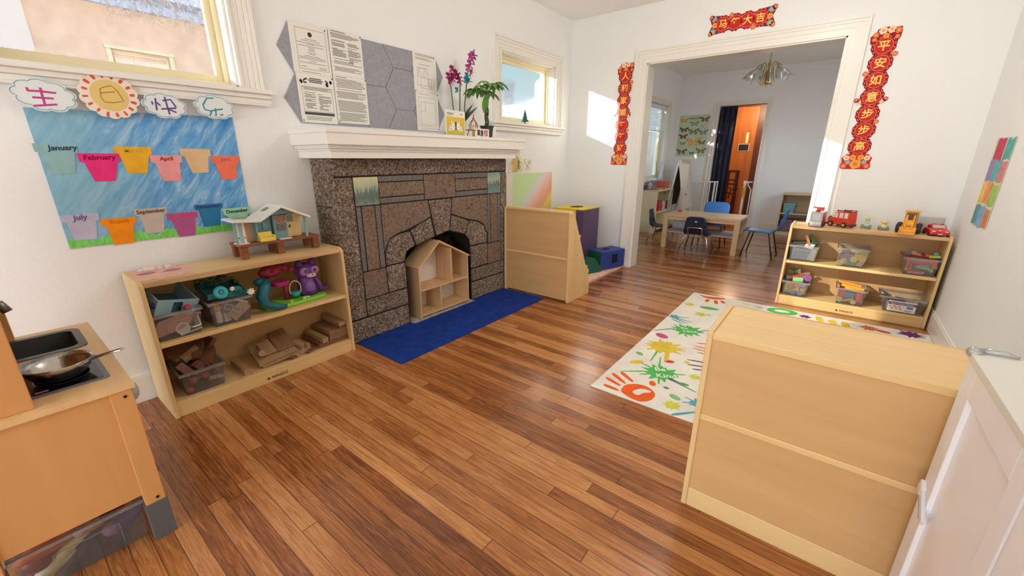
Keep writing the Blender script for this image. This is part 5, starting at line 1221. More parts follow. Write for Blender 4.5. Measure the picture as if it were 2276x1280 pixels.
# ================================================================ RIGHT SHELF: bins and their contents
YS, SM, SB = 4.60, .3905, .0805
bin_('clear bin of books and cards, left end of the middle shelf', (2.434, YS, SM), 0, .196, .235, .132)
bin_('clear bin of flower connectors in the middle of the middle shelf', (2.760, YS, SM), 0, .190, .235, .150)
bin_('clear bin of colourful toy pieces, right end of the middle shelf', (3.156, YS, SM), 0, .196, .235, .130)
bin_('clear bin of foam blocks at the left end of the low shelf', (2.436, YS, SB), 0, .190, .235, .130)
bin_('clear bin of red and yellow blocks in the middle of the low shelf', (2.812, YS, SB), 0, .192, .235, .135)
wb = bin_('wide clear bin with printed label at the right of the low shelf', (3.090, YS, SB), 0, .272, .235, .128, .030)
WX = (3.090, YS, SB)
# printed label on the wide bin (front wall leans out)
def on_front(mb, x0, x1, z0, z1, off): 
    q = lambda z: .030*(1-z/.128)-off
    return mb.add([(x0,q(z0),z0),(x1,q(z0),z0),(x1,q(z1),z1),(x0,q(z1),z1),(x0,q(z0)+.0008,z0),(x1,q(z0)+.0008,z0),(x1,q(z1)+.0008,z1),(x0,q(z1)+.0008,z1)],[(0,1,2,3),(4,7,6,5),(0,4,5,1),(1,5,6,2),(2,6,7,3),(3,7,4,0)])
lb = obj('label', on_front(MB(), .052, .212, .010, .098, .003), mc((238,236,234), .5), wb)
obj('label_band', on_front(MB(), .052, .212, .066, .086, .0042), mc((104,84,142), .5), lb)
u_, v_ = (1,0,0), (0,-.030/.128,1)
obj('label_text', text_mb('Mold & Shape Builders', .0145, (.132,.030*(1-.076/.128)-.006,.076), u_, v_, .0003, bold=.0002), mc((240,238,240), .5), lb)
obj('label_text', text_mb('36 pc set', .009, (.082,.030*(1-.092/.128)-.0045,.092), u_, v_, .0003), mc((206,86,146), .5), lb)
obj('label_spot', on_front(MB(), .160,.196,.042,.060,.0042), mc((92,140,190), .5), lb)
mb = MB()
for x, z in ((.066,.05),(.078,.034),(.092,.052),(.104,.038),(.118,.05),(.128,.032)): on_front(mb, x-.006, x+.006, z-.007, z+.007, .0042)
obj('label_pictures', mb, M('label_picture', (222,176,176), .5, var=.4, scale=200), lb)
obj('label_caption', on_front(on_front(MB(), .150,.200,.026,.029,.0042), .150,.190,.020,.023,.0042), mc((150,148,156), .5), lb)

def put_(name, mb, col, label, cat, loc, rot=(0,0,0), bev=.001, smooth=False, group=None): return piece(name, mb, mc(col, .5), label, cat, loc, rot, group, 0 if smooth else bev, smooth)
# A: books and cards
put_('toy_cards', brick(.15,.012,.095), (150,160,166), 'grey card box against the front of the left book bin', 'cards', (2.530, 4.640, .447), (-6,0,3))
put_('toy_cards', brick(.055,.010,.10), (196,198,178), 'pale card box at the right of the book bin', 'cards', (2.600, 4.640, .450), (-8,6,-6))
put_('picture_book', brick(.16,.19,.012), (58,86,66), 'dark green book lying on the book bin', 'book', (2.522, 4.725, .536), (-6,-4,8))
put_('picture_book', brick(.020,.11,.09), (66,96,62), 'green book standing tilted in the book bin', 'book', (2.585, 4.700, .545), (20,-24,10))
put_('picture_book', brick(.018,.10,.08), (222,154,104), 'orange-backed book tilted next to the green one', 'book', (2.555, 4.680, .545), (20,-22,6))
put_('picture_card', brick(.06,.004,.05), (222,216,214), 'white picture card leaning on the tilted books', 'cards', (2.568, 4.640, .522), (-20,20,0))
put_('picture_book', brick(.10,.16,.018), (122,92,78), 'brown book under the dark green one', 'book', (2.492, 4.72, .520), (-4,0,-4))
put_('toy_cards', brick(.11,.15,.09), (132,142,150), 'grey stack of boxes filling the book bin', 'cards', (2.53, 4.735, .445))
# B: flower connectors
def flower_ring(): 
    mb = MB()
    for k in range(6): mb.lathe([(.0068,-.002),(.0108,-.002),(.0108,.002),(.0068,.002),(.0068,-.002)], (.013*math.cos(k*PI/3), .013*math.sin(k*PI/3), 0), 10)
    return mb
put_('connector_pile', brick(.150,.16,.075), (134,110,142), 'purple heap of flat connectors deep in the bin', 'toy', (2.855, 4.725, .432), (0,0,0), .01)
put_('connector_pile', brick(.078,.012,.040), (74,122,96), 'green connectors low at the front of the connector bin', 'toy', (2.868, 4.634, .420), (-5,0,0), .004)
put_('connector_pile', brick(.036,.014,.050), (196,140,112), 'brown connectors at the right front of the connector bin', 'toy', (2.918, 4.634, .425), (-5,18,0), .004)
YF_ = [('lower left',2.790,4.627,.415),('low centre-left',2.812,4.627,.430),('middle right',2.888,4.620,.468),('upper right',2.912,4.618,.482),('rightmost',2.925,4.619,.462),('centre',2.870,4.622,.452),('upper middle',2.895,4.617,.495)]
for lab, x, y, z in YF_: put_('flower_connector', flower_ring(), (240,208,84), 'yellow flower connector, %s of the seven behind the bin front' % lab, 'toy', (x, y+.006, z), (82+rnd.uniform(-6,6), rnd.uniform(-20,20), 0), 0, False, 'yellow flower connectors')
put_('connector_card', brick(.10,.004,.030), (212,186,160), 'tan strip lying on top of the connector bin', 'toy', (2.895, 4.70, .515), (0,0,10))
# C: colourful pieces
for nm, lab, mb, col, loc, rot in (
 ('toy_pile', 'coral red heap of toy pieces filling the right bin', brick(.150,.15,.10), (216,96,84), (3.255,4.735,.450), (0,0,0)),
 ('toy_ball', 'blue-green ball at the left top of the right bin', MB().ball((0,0,0),(.017,.017,.017),12), (104,166,178), (3.205,4.665,.548), (0,0,0)),
 ('toy_ball', 'pale blue ball at the right top of the right bin', MB().ball((0,0,0),(.016,.016,.016),12), (120,180,186), (3.328,4.690,.546), (0,0,0)),
 ('toy_bar', 'long coral bar lying on top of the right bin', brick(.12,.026,.018), (226,104,84), (3.255,4.665,.538), (0,6,14)),
 ('toy_half_disc', 'dark half disc standing on the right bin', MB().prism([(.024*math.cos(a*PI/12),.022*math.sin(a*PI/12)) for a in range(13)], 'y', -.006, .006), (84,48,44), (3.248,4.655,.532), (0,0,0)),
 ('toy_leaf', 'lime green piece on top of the right bin', brick(.060,.03,.016), (176,200,92), (3.322,4.665,.532), (0,-8,-10)),
 ('toy_plate', 'grey-blue piece near the rim of the right bin', brick(.05,.010,.030), (120,128,148), (3.222,4.632,.492), (-6,4,0)),
 ('toy_bar', 'coral bar crossing the middle of the right bin', brick(.13,.010,.020), (226,110,96), (3.278,4.630,.492), (-6,-8,0)),
 ('toy_capsule', 'light blue capsule behind the front of the right bin', spindle(.075,.010), (132,192,220), (3.276,4.628,.462), (0,0,88)),
 ('toy_bar', 'lime bar under the light blue capsule', brick(.10,.010,.014), (190,206,104), (3.275,4.632,.446), (-6,6,0)),
 ('toy_bar', 'dark teal bar under the lime bar', brick(.085,.010,.014), (84,118,110), (3.258,4.635,.430), (-6,4,0)),
 ('toy_bar', 'pink bar lowest behind the front of the right bin', brick(.09,.010,.022), (226,138,140), (3.240,4.636,.405), (-6,0,0)),
 ('toy_disc', 'lime disc at the lower right of the right bin', cyl(.014,.010), (184,204,92), (3.318,4.632,.432), (84,0,0)),
 ('toy_bar', 'red bar upright at the left of the right bin', brick(.022,.010,.055), (216,72,70), (3.206,4.634,.442), (-6,10,0)),
 ('toy_bead', 'yellow bead at the lower left of the right bin', MB().ball((0,0,0),(.011,.010,.012),10), (236,196,92), (3.186,4.638,.425), (0,0,0)),
 ('toy_bar', 'orange piece at the right wall of the right bin', brick(.030,.010,.045), (232,112,78), (3.328,4.634,.468), (-6,-10,0)),
 ('toy_bar', 'charcoal piece at the bottom right of the right bin', brick(.036,.010,.030), (96,92,98), (3.315,4.638,.406), (-6,0,0))):
    put_(nm, mb, col, lab, 'toy', loc, rot, .002)
# D: foam blocks
for nm, lab, mb, col, loc, rot in (
 ('foam_block', 'tan foam heap filling the left low bin', brick(.145,.15,.085), (222,182,126), (2.532,4.73,.135), (0,0,0)),
 ('foam_cylinder', 'purple foam cylinder on top of the left low bin', cyl(.030,.055,20), (150,104,176), (2.596,4.685,.235), (72,0,30)),
 ('foam_cylinder', 'light green foam cylinder lying across the left low bin', cyl(.024,.075,20), (150,214,140), (2.540,4.660,.215), (0,84,4)),
 ('foam_block', 'coral foam block behind the light green cylinder', brick(.10,.03,.028), (220,98,84), (2.525,4.70,.236), (10,-12,10)),
 ('foam_block', 'tan foam strip on the upper rear of the heap', brick(.11,.026,.018), (206,160,120), (2.56,4.74,.252), (0,-16,18)),
 ('foam_block', 'sage green foam wedge on top of the heap', MB().prism([(-.03,-.02),(.03,-.02),(.0,.03)], 'y', -.02, .02), (132,168,116), (2.525,4.74,.278), (0,14,20)),
 ('foam_block', 'olive foam block at the rear left of the heap', brick(.045,.04,.04), (126,140,92), (2.478,4.745,.262), (10,20,0)),
 ('foam_block', 'orange-tan foam triangle behind the bin front', MB().prism([(-.035,-.02),(.03,-.02),(.025,.025)], 'y', -.006, .006), (236,178,112), (2.535,4.632,.140), (-6,0,0)),
 ('foam_block', 'tan foam square at the right of the bin front', brick(.036,.012,.036), (238,186,124), (2.586,4.633,.138), (-6,18,0)),
 ('foam_block', 'beige foam wedge at the left of the bin front', MB().prism([(-.02,-.03),(.015,-.03),(-.015,.035)], 'y', -.006, .006), (214,178,116), (2.473,4.634,.150), (-6,0,0)),
 ('foam_block', 'left blue foam square low in the bin', brick(.032,.012,.030), (104,148,204), (2.527,4.637,.104), (-6,0,0)),
 ('foam_block', 'right blue foam square low in the bin', brick(.034,.012,.030), (120,160,214), (2.572,4.637,.103), (-6,0,0)),
 ('foam_block', 'lilac foam block near the right rim of the bin', brick(.050,.012,.026), (172,160,206), (2.584,4.628,.180), (-6,8,0)),
 ('foam_block', 'salmon foam block behind the beige wedge', brick(.045,.012,.030), (222,138,110), (2.505,4.632,.165), (-6,-14,0))):
    put_(nm, mb, col, lab, 'toy block', loc, rot, .003)
# E: red and yellow
for nm, lab, mb, col, loc, rot in (
 ('toy_block', 'red heap of blocks filling the middle low bin', brick(.148,.15,.095), (214,78,78), (2.908,4.73,.140), (0,0,0)),
 ('toy_bar', 'topmost orange bar lying across the middle low bin', brick(.150,.022,.020), (240,166,54), (2.892,4.70,.238), (0,9,6)),
 ('toy_bar', 'second orange bar in front of the topmost one', brick(.150,.022,.020), (242,172,66), (2.912,4.665,.220), (0,9,4)),
 ('toy_bar', 'yellow-orange bar at the rim of the middle low bin', brick(.130,.018,.018), (244,186,84), (2.928,4.638,.204), (0,9,2)),
 ('toy_plate', 'teal plate behind the front of the middle low bin', MB().prism([(-.03,-.02),(.034,-.022),(.036,.014),(.02,.024),(-.03,.024)], 'y', -.005, .005), (70,146,156), (2.895,4.631,.156), (-6,0,0)),
 ('toy_bar', 'tan stick slanting low in the middle low bin', brick(.075,.010,.014), (226,162,112), (2.900,4.634,.118), (-6,-24,0)),
 ('toy_wheel_block', 'pale yellow round block at the lower right of the bin', cyl(.019,.010,18), (222,206,130), (2.935,4.636,.104), (84,0,0)),
 ('toy_block', 'pale green and red chips at the lower left of the bin', brick(.034,.012,.040), (196,200,130), (2.845,4.636,.112), (-6,18,0)),
 ('toy_block', 'red slab at the left front of the middle low bin', brick(.034,.010,.060), (218,70,74), (2.852,4.630,.170), (-6,8,0)),
 ('toy_block', 'rose red slab at the right front of the middle low bin', brick(.040,.010,.080), (214,88,94), (2.965,4.632,.150), (-6,-6,0))):
    put_(nm, mb, col, lab, 'toy block', loc, rot, .002)
# F: wide bin
for nm, lab, mb, col, loc, rot in (
 ('toy_tray', 'dark blue tray lying in the wide bin', brick(.16,.15,.010), (64,100,134), (3.185,4.73,.168), (-6,4,4)),
 ('toy_cone', 'orange cone tip showing above the blue tray', MB().prism([(-.020,-.016),(.02,-.016),(.004,.018)], 'y', -.006, .006), (232,158,104), (3.165,4.68,.190), (0,0,0)),
 ('toy_wedge_block', 'cream wedge block in the wide bin', MB().prism([(-.03,-.012),(.04,-.012),(-.015,.016)], 'y', -.012, .012), (214,206,176), (3.262,4.67,.172), (0,0,0)),
 ('toy_post', 'beige peg standing at the right of the wide bin', brick(.014,.014,.060), (222,206,160), (3.310,4.70,.180), (0,14,0)),
 ('toy_pile', 'pale heap of builder pieces in the wide bin', brick(.17,.14,.07), (206,196,188), (3.226,4.735,.122), (0,0,0))):
    put_(nm, mb, col, lab, 'toy', loc, rot, .002)

# ---------------------------------------------------------------- toy vehicles on top (z .686)
ZV = .6865
red = mc((206,40,38), .3); redm = mc((214,74,56), .35); grey = mc((176,178,178), .4); dk = mc((44,42,44), .5); wht = mc((236,236,234), .4); glass_ = mc((150,176,184), .15)
def wheel(mb, c, r, w_, ax='x', n=18):
    T = Matrix.Translation(c) @ Matrix.Rotation(PI/2, 4, 'Y' if ax == 'x' else 'X')
    mb.lathe([(0,-w_/2),(r*.8,-w_/2),(r,-w_*.3),(r,w_*.3),(r*.8,w_/2),(0,w_/2)], (0,0,0), n, 0, T); return mb
t = thing('toy_fire_engine', 'red toy fire engine with grey rear shutter, left end of the shelf top', 'toy vehicle', (2.583, 4.665, ZV), -6)
obj('body', MB().box(-.042,-.085,.018,.042,.085,.118), red, t, .004)
obj('rear_panel', MB().box(-.040,-.090,.012,.040,-.084,.122), grey, t, .002)
obj('shutter', MB().box(-.028,-.093,.052,.028,-.089,.108), mc((196,200,200), .35), t)
mb = MB()
for k in range(4): mb.box(-.034+.018*k,-.093,.026,-.020+.018*k,-.089,.044)
obj('rear_grille', mb, mc((222,222,220), .4), t)
obj('bumper', MB().box(-.043,-.096,.006,.043,-.082,.014), mc((120,120,122), .4), t)
for x in (-.042,.042):
    for y in (-.05,.05): obj('wheel', wheel(MB(), (x,y,.018), .018, .014), dk, t)
obj('turret', MB().lathe([(.016,.118),(.014,.130),(.008,.136)], (-.005,-.03,0), 14).box(-.014,-.055,.130,.032,-.015,.158), redm, t, .004)
obj('ladder', MB().tube([(-.036,-.07,.160),(-.034,.06,.136)], .003, 6).tube([(-.022,-.07,.162),(-.02,.06,.138)], .003, 6).tube([(-.036,-.06,.158),(-.022,-.06,.160)], .0024, 5).tube([(-.036,-.02,.152),(-.022,-.02,.154)], .0024, 5).tube([(-.036,.02,.144),(-.022,.02,.146)], .0024, 5), red, t)
t = thing('toy_rescue_van', 'red toy rescue van with teal dish and roof bars', 'toy vehicle', (2.740, 4.745, ZV), -128)
hull = [(-.085,.020),(-.088,.060),(-.062,.070),(-.034,.116),(.078,.122),(.085,.060),(.084,.020)]
obj('body', MB().prism(hull, 'x', -.042, .042), redm, t, .005)
t2 = MB().prism([(-.058,.074),(-.036,.108),(-.008,.112),(-.008,.074)], 'x', -.0432, .0432).prism([(.004,.074),(.004,.113),(.034,.115),(.034,.074)], 'x', -.0432, .0432).prism([(.044,.074),(.044,.115),(.072,.117),(.072,.074)], 'x', -.0432, .0432)
obj('side_window', t2, mc((232,214,206), .15), t); obj('windscreen', MB().add([(-.034,-.0605,.075),(.034,-.0605,.075),(.030,-.0375,.110),(-.030,-.0375,.110)], [(0,1,2,3)]).ob((0,-.0495,.0925),(.06,.002,.042),(-33,0,0)), mc((240,226,214), .15), t)
obj('bumper', MB().box(-.044,-.094,.012,.044,-.080,.032).box(-.044,.080,.012,.044,.090,.03), mc((104,66,58), .4), t, .002)
for x in (-.043,.043):
    for y in (-.052,.055): w_ = obj('wheel', wheel(MB(), (x,y,.022), .022, .016), dk, t); obj('hub', wheel(MB(), (x*1.16,y,.022), .011, .008), mc((232,150,80), .4), w_)
mb = MB()
for y in (-.02,.03,.07): mb.box(-.040,y-.004,.122,.040,y+.004,.128).ball((-.036,y,.131),.005,8).ball((.036,y,.131),.005,8)
mb.tube([(-.036,-.025,.130),(-.036,.075,.134)], .003, 6).tube([(.036,-.025,.130),(.036,.075,.134)], .003, 6)
obj('roof_rack', mb, mc((122,60,52), .5), t)
ds = obj('dish', MB().lathe([(0,.012),(.016,.010),(.026,.003),(.027,0),(.024,0),(.014,.005),(0,.006)], (0,0,0), 22, 0, Matrix.Translation((.0,-.099,.052)) @ Matrix.Rotation(PI/2,4,'X')), mc((60,150,160), .15), t, smooth=True)
def cart(label, x, y, hgt, body, top, hair):
    t = thing('toy_cart', label, 'toy vehicle', (x, y, ZV))
    obj('chassis', MB().box(-.022,-.036,.010,.022,.036,.026), mc(body, .4), t, .005)
    obj('bonnet', MB().ball((0,-.022,.026),(.020,.020,.010),12), mc(top, .4), t, smooth=True)
    for sx in (-.027,.027):
        for yy in (-.024,.024): obj('wheel', wheel(MB(), (sx,yy,.013), .013, .012), mc((136,150,156), .5), t)
    r = obj('rider', MB().lathe([(.014,.022),(.015,.036),(.010,.030+hgt*.45)], (0,.006,0), 14).ball((0,.004,.030+hgt*.6),(.016,.015,.017*max(.8,hgt/.05)),14), mc(top, .45), t, smooth=True)
    obj('rider_ears', MB().ob((-.017,.004,.034+hgt*.85),(.018,.010,.012),(0,24,0)).ob((.017,.004,.034+hgt*.85),(.018,.010,.012),(0,-24,0)), mc(hair, .45), r, .002)
    mb = MB()
    for sx in (-1,1): mb.ball((sx*.006,-.010,.034+hgt*.6),(.003,.002,.003),8)
    obj('rider_eyes', mb, mc((60,70,66), .3), r)
cart('toy cart with tall pale green and yellow rider, third on the shelf top', 2.900, 4.770, .062, (118,150,164), (188,222,186), (240,222,130))
cart('small toy cart with yellow-headed rider beside the taller one', 3.005, 4.765, .030, (110,160,184), (240,220,130), (236,206,96))
yel = M('digger_yellow', (238,170,42), .4, var=.08, scale=20); yd = mc((196,136,30), .5)
t = thing('toy_digger', 'yellow toy front loader with raised cab and bucket at front', 'toy vehicle', (3.140, 4.705, ZV), -8)
obj('body', MB().box(-.036,-.02,.035,.036,.085,.085).box(-.045,-.035,.035,.045,.03,.055), yel, t, .004)
cbn = obj('cab', MB().prism([(-.025,.085),(.055,.085),(.050,.155),(-.018,.155)], 'x', -.034, .034), yel, t, .004)
obj('cab_window', MB().box(-.026,-.030,.100,.026,-.021,.145).box(-.0355,-.008,.100,.0355,.038,.143), mc((92,60,44), .3), cbn)
obj('roof', MB().box(-.042,-.036,.153,.042,.058,.162), yel, cbn, .003)
for sx in (-.056,.056):
    for y in (-.020,.070): w_ = obj('wheel', wheel(MB(), (sx,y,.034), .034, .030), dk, t, .002); obj('hub', wheel(MB(), (sx*1.25,y,.034), .014, .006), mc((226,220,206), .4), w_)
am = obj('loader_arm', MB().prism([(-.02,.10),(.01,.11),(-.035,.135),(-.105,.075),(-.115,.045),(-.10,.04),(-.085,.065),(-.035,.115)], 'x', -.024, -.014).prism([(-.02,.10),(.01,.11),(-.035,.135),(-.105,.075),(-.115,.045),(-.10,.04),(-.085,.065),(-.035,.115)], 'x', .014, .024).box(-.016,-.09,.06,.016,-.075,.10), yel, t, .002)
obj('bucket', MB().prism([(-.150,.004),(-.098,.004),(-.092,.050),(-.100,.052),(-.106,.014),(-.148,.010)], 'x', -.046, .046).prism([(-.150,.004),(-.098,.004),(-.092,.050)], 'x', -.046, -.041).prism([(-.150,.004),(-.098,.004),(-.092,.050)], 'x', .041, .046), yel, am, .002)
obj('ram', MB().tube([(0,-.03,.075),(0,-.09,.055)], .008, 8), yd, am)
t = thing('toy_car', 'glossy red toy car at the right end of the shelf top', 'toy vehicle', (3.290, 4.690, ZV), 8)
obj('body', MB().prism([(-.085,.010),(-.088,.030),(-.060,.044),(-.030,.052),(.050,.052),(.080,.042),(.086,.012)], 'x', -.054, .054), mc((212,34,44), .15, coat=.6), t, .010, seg=3)
obj('cabin', MB().prism([(-.035,.050),(-.010,.076),(.040,.076),(.062,.050)], 'x', -.042, .042), mc((186,36,44), .2), t, .006)
obj('windscreen', MB().ob((0,-.0245,.064),(.068,.002,.030),(-46,0,0)), mc((206,178,170), .1), t)
mb = MB()
for x in (-.034,.034): mb.ball((x,-.076,.034),(.011,.008,.006),10)
obj('headlamp', mb, mc((240,206,190), .2), t); obj('badge', MB().ball((0,-.072,.040),(.008,.006,.004),10), mc((240,196,170), .2), t)
obj('grille', MB().box(-.012,-.090,.014,.012,-.085,.022), mc((232,200,190), .3), t)
for sx in (-.050,.050):
    for y in (-.052,.052): obj('wheel', wheel(MB(), (sx,y,.016), .016, .014), dk, t)
obj('roof_lamp', MB().box(-.03,-.004,.076,-.012,.010,.082).box(.012,-.004,.076,.03,.010,.082), mc((150,70,60), .4), t)
# clear plastic case leaning behind digger and car
solo('clear_case', MB().box(-.075,-.012,0,.075,.012,.115), clear('case_plastic', (236,232,228), .12, .35), 'clear plastic case leaning behind the digger and red car', 'case', (3.262, 4.822, ZV), bevel=.004)
# ================================================================ NEW YEAR COUPLETS on the far wall of the room
cr = M('crimson_paper', (150,34,34), .7, spec=.2); rd = M('festive_red', (204,44,34), .65, spec=.2); pkl = mc((236,128,108), .7); gold = M('gold_print', (250,216,116), .5, spec=.4)
cor = mc((232,120,84), .7); orr = mc((246,166,62), .65); blp = mc((132,170,196), .7); wpk = mc((244,214,190), .7)
def disc(mb, cx, cz, r, t0, t1, n=28, lob=0, amp=0, m=0):
    p = [((cx+(r*(1-amp+amp*abs(math.sin(lob*a*PI/n)) if lob else r))*0 + cx*0 + (r*(1-amp*(1-abs(math.sin(lob*a*PI/n)))) if lob else r)*math.cos(2*PI*a/n)+cx), cz+(r*(1-amp*(1-abs(math.sin(lob*a*PI/n)))) if lob else r)*math.sin(2*PI*a/n)) for a in range(n)]
    p = [(x-cx, z) for x, z in p] if False else p
    return mb.prism(p, 'y', -t1, -t0, m)
def medallion(t, cx, cz, ch, k, R=.077):
    mb = MB(); p = []
    def dd(r, t0, t1, lob=0, amp=0):
        n = 48; q = []
        for a in range(n):
            rr_ = r*(1-amp*(1-abs(math.sin(lob*PI*a/n)))) if lob else r
            q.append((cx+rr_*math.cos(2*PI*a/n), cz+rr_*math.sin(2*PI*a/n)))
        mb.prism(q, 'y', -t1, -t0)
    dd(R, 0, .0012+.0004*(k % 2), 12, .06)
    md = obj('medallion', mb, cr, t)
    mb = MB()
    for a in range(14):
        an = 2*PI*(a+.5)/14; mb.ob((cx+.066*math.cos(an), -.0021, cz+.066*math.sin(an)), (.011,.0008,.007), (0,-math.degrees(an)+90,0))
    obj('lattice', mb, pkl, md)
    mb = MB(); dd(.0565, .0012, .0026); obj('ring', mb, pkl, md)
    mb = MB(); dd(.0525, .0026, .0031); obj('field', mb, rd, md)
    obj('character', text_mb(ch, .076, (cx, -.0034, cz-.003), (1,0,0), (0,0,1), .0004, bold=.0014), gold, md)
def flower_cluster(t, cx, cz, items):
    for r, dx, dz, mat_ in items:
        mb = MB(); n = 30
        for rr_, y0, y1 in ((r, .0016, .0030),):
            mb.prism([(cx+dx+rr_*(1-.18*(1-abs(math.sin(5*PI*a/n))))*math.cos(2*PI*a/n), cz+dz+rr_*(1-.18*(1-abs(math.sin(5*PI*a/n))))*math.sin(2*PI*a/n)) for a in range(n)], 'y', -y1, -y0)
        fl = obj('paper_flower', mb, mat_, t)
        mb = MB(); mb.prism([(cx+dx+r*.38*math.cos(2*PI*a/10), cz+dz+r*.38*math.sin(2*PI*a/10)) for a in range(10)], 'y', -.0034, -.0030)
        obj('flower_centre', mb, orr if mat_ is not orr else cor, fl)
def couplet(label, cx, zs, chars):
    t = thing('couplet_banner', label, 'banner', (cx, YB-.0008, zs[0]), 0, 'red New Year couplets round the wide doorway')
    z0 = zs[0]
    for k, (z, ch) in enumerate(zip(zs, chars)): medallion(t, .002*(k % 2), z-z0, ch, k)
    top = [(-.085,.02),(-.092,.07),(-.06,.10),(-.055,.118),(-.02,.128),(.02,.128),(.055,.12),(.082,.122),(.088,.09),(.086,.05),(.07,.02)]
    obj('crest', MB().prism(top, 'y', -.0014, 0), cr, t)
    flower_cluster(t, 0, .085, ((.026,-.024,.02,wpk),(.026,.026,.022,wpk),(.020,-.062,-.005,cor),(.022,.064,.012,cor),(.020,0,-.018,orr),(.016,-.066,-.035,cor),(.016,.066,-.03,cor)))
    zb = zs[-1]-z0
    bot = [(-.070,-.06),(-.098,-.09),(-.092,-.125),(-.10,-.16),(-.085,-.178),(.085,-.178),(.10,-.16),(.092,-.125),(.098,-.09),(.070,-.06)]
    obj('foot', MB().prism([(a, zb+b) for a, b in bot], 'y', -.0014, 0), rd, t)
    flower_cluster(t, 0, zb-.12, ((.040,0,-.018,orr),(.022,-.066,.03,wpk),(.022,.066,.03,wpk),(.020,-.052,-.004,blp),(.020,.052,-.004,blp),(.020,-.074,-.034,cor),(.020,.074,-.034,cor),(.022,-.025,.034,orr),(.022,.025,.034,orr)))
    zm = (zs[3]-z0)
    flower_cluster(t, 0, zm-.035, ((.020,-.075,0,wpk),(.020,.075,0,wpk),(.018,-.088,.018,mc((206,96,120),.7)),(.018,.088,.018,mc((206,96,120),.7))))
    flower_cluster(t, 0, 0, ((.020,.076,-.062,cor),(.020,-.072,-.186 if chars[0] == '平' else -.30,cor),(.018,.066,zs[5]-z0+.062,cor)))
couplet('long red couplet right of the doorway reading 平安如意步步高', 2.740, (2.037,1.919,1.800,1.679,1.557,1.436,1.313), '平安如意步步高')
couplet('long red couplet left of the doorway reading 人和家顺年年好', .668, (2.047,1.929,1.809,1.690,1.566,1.448,1.326), '人和家顺年年好')
t = thing('couplet_banner', 'short red banner above the doorway reading 马年大吉', 'banner', (1.715, YB-.0008, 2.376), 0, 'red New Year couplets round the wide doorway')
for k, ch in enumerate('马年大吉'): medallion(t, -.148+.0985*k, 0, ch, k, .072)
for s_ in (-1, 1):
    obj('end_piece', MB().prism([(s_*.17,-.07),(s_*.245,-.078),(s_*.262,-.05),(s_*.240,0),(s_*.262,.05),(s_*.245,.078),(s_*.17,.07)], 'y', -.0010, 0), cr, t)
    flower_cluster(t, s_*.228, 0, ((.026,0,.052,blp),(.022,s_*.02,.065,mc((206,96,120),.7)),(.026,0,-.052,blp),(.022,s_*.02,-.066,cor),(.024,-s_*.01,0,orr)))
flower_cluster(t, 0, 0, ((.020,-.085,.062,cor),(.022,.10,-.062,cor)))

# ================================================================ BACK ROOM
tw = wood('pale_table_wood', (224,196,156), (206,174,132), 'x', 6, .4, .3); tws = wood('pale_table_leg', (222,196,154), (204,172,130), 'z', 6, .4, .3)
t = thing('play_table', 'pale wooden low table with lower shelf in the back room', 'table', (1.275, 6.655, 0))
a, b, c, d = -.485, .485, -.290, .290
obj('tabletop', MB().box(a,c,.440,b,d,.475), tw, t, .004)
for sx in (-1,1):
    for sy in (-1,1): obj('leg', MB().box(sx*.485-(.062 if sx > 0 else 0), sy*.290-(.062 if sy > 0 else 0), 0, sx*.485+(.062 if sx < 0 else 0), sy*.290+(.062 if sy < 0 else 0), .440), tws, t, .003)
obj('lower_shelf', MB().box(a+.03,c+.03,.222,b-.03,d-.03,.240), M('grey_board', (176,170,168), .5), t)
obj('apron', MB().box(a+.062,c+.012,.400,b-.062,c+.03,.440).box(a+.062,d-.03,.400,b-.062,d-.012,.440), tw, t)
solo('book', brick(.06,.20,.012), mc((176,62,46), .6), 'red book lying at the back left of the low table', 'book', (.872, 6.815, .482), 14)
solo('paper_stack', MB().box(-.09,-.07,0,.09,.07,.10), mc((206,206,208), .7, var=.1), 'white papers standing on the lower table shelf', 'papers', (.905, 6.80, .241), bevel=.002)
solo('paper_box', MB().box(-.05,-.04,0,.05,.04,.05), mc((88,66,58), .7), 'dark box beside the papers on the lower table shelf', 'box', (1.08, 6.78, .241), bevel=.002)
def seat_shell(mb, prof, wid, cup=.012, nx=8, th=.008):
    """swept chair shell: prof (y,z) from front lip to back top, wid half widths"""
    k = len(prof); top = []; P_ = []
    for i, ((y, z), w_) in enumerate(zip(prof, wid)):
        p0 = Vector(prof[max(i-1,0)]); p1 = Vector(prof[min(i+1,k-1)]); tdir = (p1-p0).normalized(); nrm = Vector((-tdir.y, tdir.x))
        for j in range(nx+1):
            s_ = 2*j/nx-1; cz = cup*(s_*s_)
            P_.append(((s_*w_), y+nrm.x*cz, z+nrm.y*cz, nrm))
    n1 = len(P_); vs_ = [(x,y,z) for x,y,z,n in P_]+[(x,y-n.x*th,z-n.y*th) for x,y,z,n in P_]
    fs_ = []
    for i in range(k-1):
        for j in range(nx):
            q = (i*(nx+1)+j, i*(nx+1)+j+1, (i+1)*(nx+1)+j+1, (i+1)*(nx+1)+j); fs_ += [q, tuple(n1+v for v in q[::-1])]
    rim = [j for j in range(nx+1)]+[i*(nx+1)+nx for i in range(1,k)]+[(k-1)*(nx+1)+j for j in range(nx-1,-1,-1)]+[i*(nx+1) for i in range(k-2,0,-1)]
    for i in range(len(rim)):
        p, q = rim[i], rim[(i+1) % len(rim)]; fs_.append((p, n1+p, n1+q, q))
    return mb.add(vs_, fs_)
chrome = M('chrome_tube', (214,208,200), .18, 1.0); navy = M('navy_plastic', (40,48,72), .35); navs = mc((20,24,36), .5)
